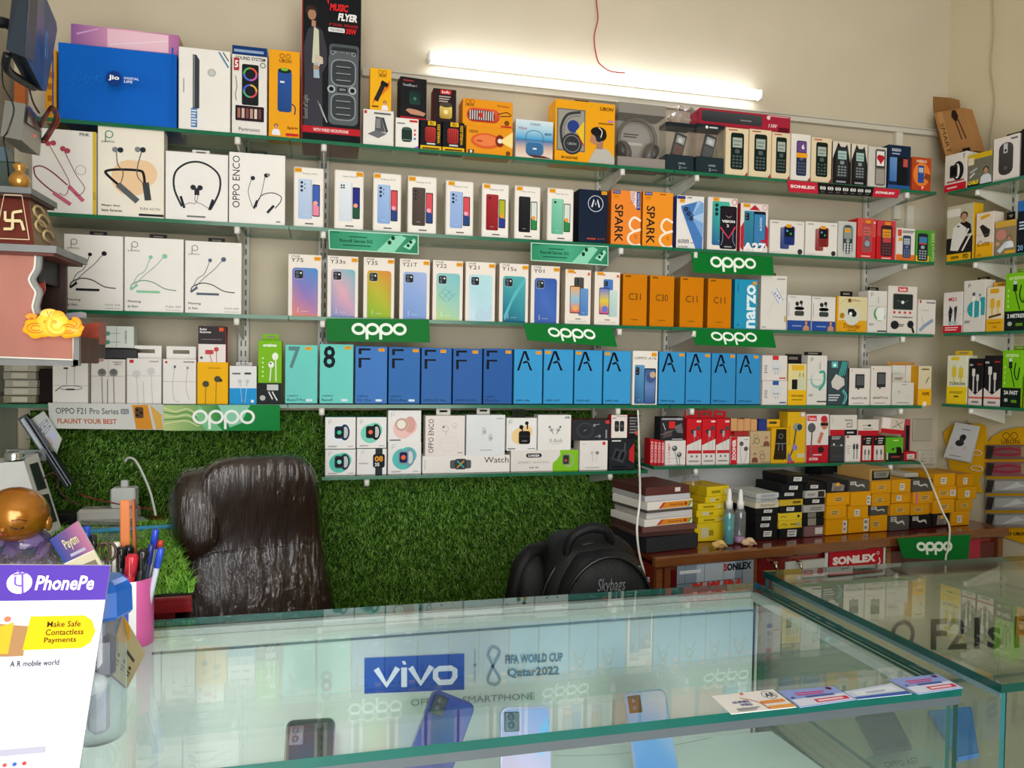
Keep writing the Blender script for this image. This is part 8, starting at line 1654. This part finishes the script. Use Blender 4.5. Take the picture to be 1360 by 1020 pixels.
# second pen holder hidden behind the payment card
q_ = atZ(128, 790, CZ); hx = atY(128, 760, 1.24)[0]
t = empty('pen_holder', (hx, 1.24, CZ+.0005), 'dark square pen holder behind the tilted payment card', 'pen holder')
m = MB()
for sx, sy, dx, dy in ((0, -.024, .05, .003), (0, .024, .05, .003), (-.0245, 0, .003, .05), (.0245, 0, .003, .05)): m.box((sx, sy, .04), (dx, dy, .08), '#2c2c30')
m.box((0, 0, .0015), (.05, .05, .003), '#2c2c30'); m.part('holder_body', 'plastic', t)
for xt, yt, bx, cl_, cp, lb in ((115, 700, -.014, '#d0d4dc', '#2450d0', 'pen with a bright blue cap behind the tilted payment card'), (124, 712, 0, '#1c1c1e', '#141416', 'black pen behind the tilted payment card')):
    top = atY(xt, yt, 1.235); bot = np.array([hx+bx, 1.24, CZ+.012]); d = (top-bot)/np.linalg.norm(top-bot)
    o = MB().tube([bot, top], .0042, cl_, 10).part('pen', 'gloss_plastic', label=lb, cat='pen'); MB().tube([top-d*.028, top+d*.001], .0052, cp, 10).part('cap', 'gloss_plastic', o)
c1, c2 = atY(137, 733, 1.235), atY(145, 733, 1.245)
m = MB()
for c_ in (c1, c2): m.tube([c_+np.array([.009*cos(a), .002*cos(a), .014*sin(a)]) for a in np.linspace(0, 2*pi, 17)[:-1]], .0022, '#4c342c', 8, closed=True)
o = m.part('scissors', 'gloss_plastic', label='brown scissor handles sticking up beside the copper sticks', cat='scissors')
e1 = np.array([hx+.010, 1.24, CZ+.012]); MB().tube([c1-np.array([0, 0, .014]), e1], .0028, '#b8bcc0', 6).tube([c2-np.array([0, 0, .014]), e1+np.array([.004, 0, 0])], .0028, '#b8bcc0', 6).part('blades', 'chrome', o)

# ================================================================ CHAIR WRAPPED IN FILM
yaw = radians(20)
cxy = atY(340, 700, 1.90)
t = empty('office_chair', (cxy[0], 1.90, 0), 'dark brown leather office chair still wrapped in plastic film', 'chair')
Ry = Matrix.Rotation(yaw, 3, 'Z') @ Matrix.Rotation(radians(-7), 3, 'X')
def chair_fn(v, d):
    z = v.z; v = v.copy()
    tp = .80+.20*min(1, max(0, (.36-z)/.5)); v.x *= tp
    if v.y < 0: v.y -= .014*cos(z*16)+.012*(1-(v.x/.17)**2)
    v.y += -.03*max(0, (z-.1)/.3)**2
    return v
MB().ell((0, 0, .815), (.190, .062, .400), '#2a1910', nu=56, nv=56, pw=.42, fn=chair_fn, M=Ry).part('backrest', 'leather', t)
m = MB()
for zz in (.55, .78, 1.0): m.tube([Ry @ chair_fn(Vector((x_, -.062, zz-.815)), None)+Vector((0, -.003, .815)) for x_ in np.linspace(-.15, .15, 14)], .0035, '#241610', 6)
m.part('stitched_seam', 'leather', t)
m = MB(); m.ell((0, 0, 0), (.052, .060, .105), '#2e1e14', nu=24, nv=18, M=Ry, pw=.7); m.part('side_bolster', 'leather', t, loc=(-.128, -.030, 1.085))
def wrapfn(v, d):
    v = chair_fn(v, d); s_ = 1.035+.012*sin(38*math.atan2(d.y, d.x))*abs(d.z)+.006*sin(60*v.x+13*v.z); return Vector((v.x*s_, v.y*1.10+(-.004 if v.y < 0 else .004), v.z*1.012))
MB().ell((0, 0, .815), (.190, .062, .400), '#fff', nu=96, nv=60, pw=.42, fn=wrapfn, M=Ry).part('plastic_film', 'cling_film', t)
MB().ell((0, 0, 0), (.056, .066, .112), '#fff', nu=32, nv=20, M=Ry, pw=.7, fn=lambda v, d: v*(1+.03*sin(22*d.x+9*d.z))).part('plastic_film', 'cling_film', t, loc=(-.130, -.034, 1.085))
MB().ell((.15, -.16, .47), (.19, .19, .055), '#3a2418', nu=32, nv=14, pw=.5).part('seat', 'leather', t)
m = MB().tube([(0, -.02, .50), (.0, .02, .46), (.0, -.05, .42)], .02, '#1c1c1e', 8); m.tube([(.15, -.16, .42), (.15, -.16, .10)], .025, '#2a2a2c', 12); m.part('gas_column', 'plastic', t)
for k in range(5):
    a_ = 2*pi*k/5+.3; e_ = (.15+.2*cos(a_), -.16+.2*sin(a_)); l_ = MB().tube([(.15, -.16, .11), (e_[0], e_[1], .07)], [.022, .014], '#1c1c1e', 8).part('base_leg', 'plastic', t)
    MB().tube([(e_[0]-.012, e_[1], .028), (e_[0]+.012, e_[1], .028)], .027, '#141416', 14).tube([(e_[0], e_[1], .05), (e_[0], e_[1], .075)], .008, '#333', 8).part('caster', 'plastic', l_)

# ================================================================ BACKPACK ON A STOOL
bc = atY(768, 760, 1.78)
t = empty('stool', (bc[0], 1.72, 0), 'plain low stool under the black backpack', 'stool')
MB().lathe([(.15, 0), (.16, .012), (.16, .028), (.02, .03)], (0, 0, .55), '#5c3a24', 28).part('seat', 'wood', t)
for k in range(4):
    a_ = pi/4+k*pi/2; MB().tube([(.11*cos(a_), .11*sin(a_), .555), (.15*cos(a_), .15*sin(a_), 0)], .014, '#4a2e1c', 8).part('leg', 'wood', t)
t = empty('backpack', (bc[0], 1.72, .581), 'black backpack with script lettering below the grass wall', 'backpack'); t.scale = (.87, 1, 1)
B1, B2, B3 = '#0f1011', '#191b1d', '#08090a'
def bagfn(v, d): v = v.copy(); v.x *= 1-.10*max(0, d.z); v.z *= 1+.0*d.x; return v*(1+.012*sin(9*d.x+7*d.z))
MB().ell((0, 0, .235), (.165, .105, .235), B1, nu=40, nv=32, pw=.62, fn=bagfn).part('main_compartment', 'nylon', t)
MB().ell((.012, -.075, .24), (.140, .070, .200), B2, nu=40, nv=30, pw=.62, fn=bagfn).part('front_pocket', 'nylon', t)
m = MB(); arc = [(.012+.134*cos(a), -.115-.012*sin(a), .270+.165*sin(a)) for a in np.linspace(-.1, pi+.1, 22)]; m.tube(arc, .0045, B3, 8); m.part('zip_piping', 'plastic', t)
m = MB(); arc = [(-.01+.152*cos(a), -.070+.01*sin(a), .262+.190*sin(a)) for a in np.linspace(0, pi, 22)]; m.tube(arc, .005, '#0c0d0e', 8); m.part('zip_piping', 'plastic', t)
m = MB(); m.tube(spline([(-.085, -.06, .42), (-.075, -.075, .47), (-.03, -.08, .492), (.02, -.075, .485), (.045, -.06, .455)], 5), [.012]*21, B1, 10); m.part('carry_handle', 'nylon', t)
m = MB(); m.tube(spline([(-.12, .02, .42), (-.18, -.02, .415), (-.215, -.03, .35), (-.225, -.02, .22), (-.21, .0, .10)], 5), [.022]*21, B3, 10); m.part('shoulder_strap', 'nylon', t)
MB().ell((-.170, -.005, .24), (.055, .065, .185), '#121314', nu=24, nv=20, pw=.7).part('side_pocket', 'nylon', t)
MB().box((.10, -.115, .40), (.010, .004, .014), '#b8bcc0', bev=.001).box((.15, -.07, .36), (.008, .004, .012), '#b8bcc0').part('zip_puller', 'chrome', t)
cv = Canvas([(-.030, -.1475, .355), (.048, -.1475, .355), (.048, -.140, .390), (-.030, -.140, .390)]); cv.T('Skybags', 0, 0, 1, 1, '#7c8084', shear=.35); cv.finish(t)

# ================================================================ UPPER LEFT: TEMPLE SHELF AND ELECTRONICS
t = empty('wall_temple', (-.82, 1.7, 1.45), 'wooden wall shrine with pink side panel and scalloped opening', 'shrine')
o_ = np.array(t.location); YT = 1.70; h = lambda x, y, Y=YT: atY(x, y, Y)-o_
PK, WH, GYB = '#b87a6c', '#efe8de', '#8a8c8c'
edge = [(47, 338), (45.5, 356), (40, 366), (38.4, 372), (42, 380), (47, 388), (45, 398), (43, 408), (46, 418), (60, 430), (96, 446), (97, 478)]
sp = [h(x, y) for x, y in edge]; pan = [h(-110, 470), ]+[h(97, 478)]+[h(x, y) for x, y in edge[:-1]][::-1]+[h(-110, 334)]
bl_ = [h(-110, 480), h(104, 484), h(104, 440), h(52, 426)]
m = MB(); m.prism(pan, (0, .014, 0), PK); m.part('side_panel', 'temple_wood', t)
# grey border slat behind the panel edge and white piping
m = MB(); ed = spline([h(x+5, y, YT+.004) for x, y in edge[:9]], 4); m.tube(ed, .0075, GYB, 6); m.hexa([h(-110, 484), h(104, 486), h(104, 478), h(-110, 470)], (0, .012, 0), GYB); m.hexa([h(97, 486), h(105, 486), h(105, 442), h(97, 442)], (0, .012, 0), GYB); m.part('grey_border', 'temple_wood', t)
m = MB(); m.tube(spline([h(x, y, YT-.002) for x, y in edge[:9]], 4), .0022, WH, 6); m.tube([h(-110, 470, YT-.002), h(97, 478, YT-.002), h(97, 448, YT-.002)], .0022, WH, 6); m.part('white_piping', 'plastic', t)
# inside: back, floor box and far panel
D = .15
xr = h(104, 480)[0]; xs = h(47, 400)[0]; zb_, zm_, zt_ = h(104, 484)[2], h(104, 446)[2], h(47, 336)[2]
MB().box(((xr+.01)/2, .08, (zb_+zm_)/2), (xr-.01, .13, zm_-zb_-.004), '#5c3a30').part('drawer_box', 'temple_wood', t)
MB().box((.0, .08, (zm_+zt_)/2), (.012, .13, zt_-zm_), '#3c1c1a').part('back_board', 'temple_wood', t)
MB().hexa([(0, D, zm_), (xs+.01, D, zm_), (xs+.01, D, zt_), (0, D, zt_)], (0, .012, 0), '#3a2420').part('far_panel', 'temple_wood', t)
MB().box((xs*.55, .08, zt_-.03), (xs*.9, .12, .05), '#181210').box((xs*.7, .11, (zm_+zt_)/2), (.03, .03, zt_-zm_), '#241614').part('dark_fretwork', 'temple_wood', t)
MB().ell((xs*.94, .05, zm_+.10), (.018, .014, .026), '#a82c2c').box((xs*.96, .06, zm_+.03), (.05, .03, .05), '#7a1c20', bev=.005).part('deity_figure', 'gloss_plastic', t)
# roof slab, sloping spire, upper slab
xo = h(78, 327)[0]; zr = zt_; MB().hexa([(-.0, -.015, zr), (xo, -.015, zr), (xo+.002, D+.03, zr), (0, D+.03, zr)], (0, 0, .014), '#8c8e90').hexa([(-.0, -.010, zr-.006), (xo-.006, -.010, zr-.006), (xo-.004, D+.02, zr-.006), (0, D+.02, zr-.006)], (0, 0, .006), '#6c3a34').part('roof_slab', 'temple_wood', t)
z2 = h(32, 258)[2]; zr2 = zr+.0142; a0, a1 = h(46, 320)[0], h(33, 258)[0]; Yf, Yb = 0.0, .115
q = [np.array([-.0, Yf, zr2]), np.array([a0, Yf, zr2]), np.array([a1, Yf+.02, z2]), np.array([.0+.05, Yf+.02, z2])]
sp_ = MB(); V_ = q+[np.array([0, Yb+.03, zr2]), np.array([a0+.006, Yb+.03, zr2]), np.array([a1, Yb, z2]), np.array([.05, Yb, z2])]
sp_.add(V_, [(0, 1, 2, 3), (5, 4, 7, 6), (1, 5, 6, 2), (4, 0, 3, 7), (3, 2, 6, 7), (4, 5, 1, 0)], [L4('#6c2a1c'), L4('#6c2a1c'), L4('#8a745c'), L4('#6c2a1c'), L4('#6c2a1c'), L4('#6c2a1c')]); sp_ = sp_.part('spire', 'temple_wood', t)
cv = Canvas([atY(x, y, 1.7)-o_-np.array([0, .004, 0]) for x, y in ((-6, 318), (41, 320), (31, 259), (6, 258))])
for a_, b_ in (((.02, .02), (.98, .02)), ((.98, .02), (.96, .98)), ((.96, .98), (.04, .98)), ((.04, .98), (.02, .02))): cv.L([a_, b_], .022, '#d8c4a4')
cr = '#e2d2a4'; cv.L([(.24, .42), (.80, .42)], .065, cr); cv.L([(.50, .24), (.50, .60)], .065, cr)
cv.L([(.24, .42), (.20, .62)], .065, cr); cv.L([(.80, .42), (.86, .22)], .065, cr); cv.L([(.50, .60), (.88, .64)], .06, cr); cv.L([(.50, .24), (.22, .23)], .06, cr); cv.n = np.array([0, -1, 0]); cv.finish(t, 'swastika_emblem')
m = MB(); 
for k, (a_, b_) in enumerate(((.35, .75), (.5, .6), (.3, .45), (.55, .3))):
    p = V_[1]*(1-b_)+V_[2]*b_; p2 = V_[5]*(1-b_)+V_[6]*b_; c_ = p*(1-a_)+p2*a_; m.tube([c_+np.array([.003, .03*cos(s_), .012*sin(s_)]) for s_ in np.linspace(0, 5, 9)], .003, '#c0a878', 5)
m.part('carved_script', 'temple_wood', t)
MB().hexa([(0, -.01, z2), (h(44, 252)[0], -.01, z2), (h(44, 252)[0], .14, z2), (0, .14, z2)], (0, 0, .012), '#7c8080').hexa([(0, -.004, z2-.006), (h(42, 252)[0], -.004, z2-.006), (h(42, 252)[0], .13, z2-.006), (0, .13, z2-.006)], (0, 0, .006), '#4a3028').part('upper_slab', 'temple_wood', t)
zc = o_[2]+z2+.0125; pk = atY(26, 235, 1.73)
MB().lathe([(.010, 0), (.013, .003), (.019, .014), (.0195, .022), (.014, .032), (.009, .036), (.008, .040), (.012, .045), (.0125, .050), (.004, .056)], (0, 0, 0), '#c08a3c', 24).part('gold_pot', 'gold', loc=(pk[0], 1.73, zc+.0005), label='small golden pot finial on top of the shrine', cat='pot')
MB().box((0, 0, .035), (.055, .05, .07), '#3c4a44', bev=.004).box((-.01, -.003, .085), (.02, .03, .03), '#4c6470').part('dark_box', 'plastic', loc=(pk[0]-.045, 1.81, zc+.0005), label='dark greenish box behind the golden pot', cat='box')
# yellow ornament hanging on the panel, its material given mild emission
oc = atY(70, 431, 1.675); t2 = empty('ganesh_ornament', tuple(oc), 'bright yellow orange Ganesha face ornament hanging on the shrine panel', 'ornament')
YG = '#ffc23c'; g = lambda x, y: (atY(x, y, 1.675)-oc)
m = MB(); m.ell(g(70, 430), (.030, .014, .026), YG, nu=24, nv=16); m.ell(g(66, 418), (.017, .012, .012), '#ffd060'); m.ell(g(76, 419), (.014, .012, .010), '#ffb030'); m.part('face', 'glow', t2)
for x_, y_, rx, rz in ((50, 436, .026, .020), (92, 437, .026, .018)): MB().ell(g(x_, y_), (rx, .009, rz), '#ffa820', nu=20, nv=12, fn=lambda v, d: v*(1+.08*sin(6*math.atan2(d.z, d.x)))).part('ear', 'glow', t2)
MB().tube(spline([g(70, 424)+np.array([0, -.014, 0]), g(69, 434)+np.array([0, -.017, 0]), g(74, 441)+np.array([0, -.015, 0]), g(84, 441)+np.array([0, -.012, 0]), g(88, 434)+np.array([0, -.012, 0])], 5), [.0055]*21, '#ffc040', 10).part('trunk', 'glow', t2)
m = MB().tube([g(100, 430)+np.array([.008*cos(s_), -.004, .009*sin(s_)]) for s_ in np.linspace(-2, 2, 10)], .005, '#ff9820', 8).tube(spline([g(36, 422), g(40, 419), g(48, 421)], 4), .005, '#f09030', 8); m.part('side_ornament', 'glow', t2)
m = MB()
for sg in (-1, 1): m.tube([g(70+sg*6, 428)+np.array([.003*cos(s_), -.0145, .0025*sin(s_)]) for s_ in np.linspace(0, 6.3, 9)], .0006, '#a85c18', 5)
m.tube([g(66, 414)+np.array([0, -.013, 0]), g(68, 421)+np.array([0, -.014, 0]), g(72, 414)+np.array([0, -.013, 0])], .0008, '#b87020', 5)
for x_, y_, r_ in ((50, 436, .016), (92, 437, .015), (50, 436, .009), (92, 437, .008)): m.tube([g(x_, y_)+np.array([r_*cos(s_), -.0095, r_*.6*sin(s_)]) for s_ in np.linspace(.5, 5.6, 12)], .0008, '#c87018', 5)
m.part('eyes_and_tilak', 'gloss_plastic', t2)
# red cloth, frame and photos beside the shrine drawer
q = [atY(x, y, 1.86) for x, y in ((105, 462), (131, 455), (129, 423), (104, 427))]; 
tt = empty('shrine_frame', tuple(atY(118, 475, 1.88)), 'small dark framed picture under red cloth beside the shrine', 'picture frame'); oo = np.array(tt.location); g = lambda x, y, Y: atY(x, y, Y)-oo
MB().hexa([g(104, 481, 1.86), g(131, 476, 1.86), g(132, 450, 1.86), g(104, 452, 1.86)], (0, .05, 0), '#4c4440').part('frame', 'temple_wood', tt)
MB().hexa([g(105, 462, 1.85), g(131, 457, 1.85), g(131, 427, 1.85), g(104, 432, 1.85)], (0, .06, 0), '#b0503c').part('red_cloth', 'fabric', tt)
MB().hexa([g(105, 470, 1.855), g(124, 468, 1.855), g(126, 452, 1.855), g(106, 452, 1.855)], (0, -.003, 0), '#2a1c1c').hexa([g(110, 482, 1.86), g(131, 480, 1.86), g(131, 475, 1.86), g(110, 477, 1.86)], (0, .04, 0), '#a84830').part('picture', 'gloss_plastic', tt)
MB().hexa([g(86, 424, 1.85), g(108, 422, 1.85), g(107, 414, 1.85), g(88, 416, 1.85)], (0, .04, 0), '#a8a4ac').part('folded_foil', 'gloss_plastic', tt)
# boxes stack seen below shrine at far left on the fourth shelf
z = SH[4]+.0004; bx = atY(35, 505, 2.24)[0]
for k in range(6):
    MB().box((0, 0, .0105), (.075, .08, .019), ['#8c8a70', '#b0ac9c', '#a8a498', '#a09c90', '#b4b0a0', '#9c988c'][k], bev=.001).box((0.0, -.0405, .0105), (.036, .001, .013), '#c8c4b4').part('small_carton', 'card', loc=(bx+random.uniform(-.003, .003), 2.24, z), label=f"dim small carton, {['lowest','second','third','fourth','fifth','topmost'][k]} of the far left shelf pile", cat='box', group='far left carton pile'); z += .0205
MB().box((0, 0, .045), (.055, .06, .09), '#1f1612', bev=.002).part('speaker_box', 'card', loc=(atY(59, 505, 2.24)[0], 2.25, SH[4]+.0004), label='dark brown box beside the dim pile at far left', cat='box')
# wall mounted blue panel device and router
t = empty('wall_monitor', tuple(atY(40, 60, 1.75)), 'dark blue panel device on a black arm at the top left', 'device'); oo = np.array(t.location); g = lambda x, y, Y: atY(x, y, Y)-oo
fr = [g(33, 76, 1.62), g(60, 123, 1.78), g(76, 32, 1.86), g(38, -60, 1.66)]
V_ = [g(33, 74, 1.62), g(57, 121, 1.76), g(62, 121, 1.78), g(76, 40, 1.86), g(75, 30, 1.86), g(60, -6, 1.80), g(42, -70, 1.64)]
bk = [v+np.array([-.030, .012, .006]) for v in V_]; n = len(V_)
MB().add(V_+bk, [list(range(n)), list(range(2*n-1, n-1, -1))]+[(i, i+n, (i+1) % n+n, (i+1) % n) for i in range(n)], [L4('#1f4478'), L4('#141c28')]+[L4('#161f2e')]*n).part('panel', 'plastic', t)
cc = g(60, 60, 1.76)+np.array([.004, -.006, 0]); ax = (V_[3]-V_[0]); ax /= np.linalg.norm(ax); up_ = np.array([0, 0, 1.]); 
MB().tube([cc+ax*.010*cos(s_)+up_*.030*sin(s_) for s_ in np.linspace(0, 2*pi, 22)[:-1]], .0010, '#3c70b0', 6, closed=True).tube([cc+ax*.004*cos(s_)+up_*(.010*sin(s_)+.006) for s_ in np.linspace(0, 5, 10)], .001, '#3c70b0', 6).part('emblem', 'gloss_plastic', t)
sd_ = [g(8, 66, 1.60), g(33, 76, 1.62), g(40, -60, 1.64), g(22, -60, 1.60)]
MB().hexa(sd_, (0, .05, .01), '#22303e').part('side_casing', 'plastic', t)
MB().tube(spline([g(-30, 30, 1.60), g(5, 30, 1.62), g(16, 36, 1.64)], 4), .010, '#141618', 8).tube(spline([g(10, 72, 1.62), g(8, 88, 1.64), g(18, 100, 1.68), g(45, 116, 1.75)], 5), .008, '#15181a', 8).part('arm', 'painted_metal', t)
t = empty('router_box', tuple(atY(30, 170, 1.84)), 'grey translucent router box with a red light by the shrine top', 'router'); oo = np.array(t.location); g = lambda x, y, Y: atY(x, y, Y)-oo
MB().hexa([g(28, 186, 1.76), g(53, 207, 1.92), g(56, 172, 1.92), g(34, 138, 1.78)], (-.045, .02, .01), '#8c8c84').part('housing', 'plastic', t)
MB().hexa([g(36, 163, 1.775), g(55, 176, 1.905), g(54, 160, 1.905), g(38, 140, 1.785)], (.001, -.002, 0), '#5a4a4c').part('dark_label', 'gloss_plastic', t)
MB().hexa([g(0, 182, 1.78), g(26, 184, 1.77), g(30, 137, 1.79), g(2, 136, 1.80)], (-.0, .06, .01), '#76796c').part('side_casing', 'clear_plastic', t)
MB().ell(g(46, 181, 1.86)+np.array([0, -.004, 0]), (.0035, .003, .003), '#ff5040').part('led', 'glow', t)
m = MB()
for k in range(7):
    c_ = atY(62, 165, 1.93)+np.array([random.uniform(-.004, .004), random.uniform(-.01, .01), 0]); r1, r2 = random.uniform(.012, .02), random.uniform(.03, .042)
    m.tube([c_+np.array([r1*cos(s_)+.012*sin(s_), .004*sin(3*s_), r2*sin(s_)]) for s_ in np.linspace(0, 2*pi, 20)[:-1]], .0018, ['#7a2a20', '#2a1a18', '#8c3428'][k % 3], 5, closed=True)
m.part('cable_coil', 'plastic', label='coiled bundle of dark red and black wires by the router', cat='cable')
wire('hanging_wire', [(36, 100, 1.74), (40, 122, 1.80), (45, 138, 1.86), (52, 150, 1.9)], .002, '#2a1c1a', 'short dark wire from the blue device to the coil')
wire('hanging_wire', [(3, 80, 1.70), (4, 112, 1.70), (16, 135, 1.70), (18, 150, 1.70), (10, 175, 1.70), (5, 185, 1.72), (10, 215, 1.74), (12, 240, 1.78)], .0016, '#1c1e1e', 'long thin black wire down the far left')
def a_tpo(c): c.R(0, 0, 1, 1, '#c8c4b8'); c.R(.2, .2, .8, .5, '#c8744c')
o = MB().box((0, 0, 0), (.026, .02, .09), '#b8642c').part('orange_strip', 'plastic', loc=atY(28, 122, 2.36), label='faded orange strip on the wall behind the router', cat='strip')
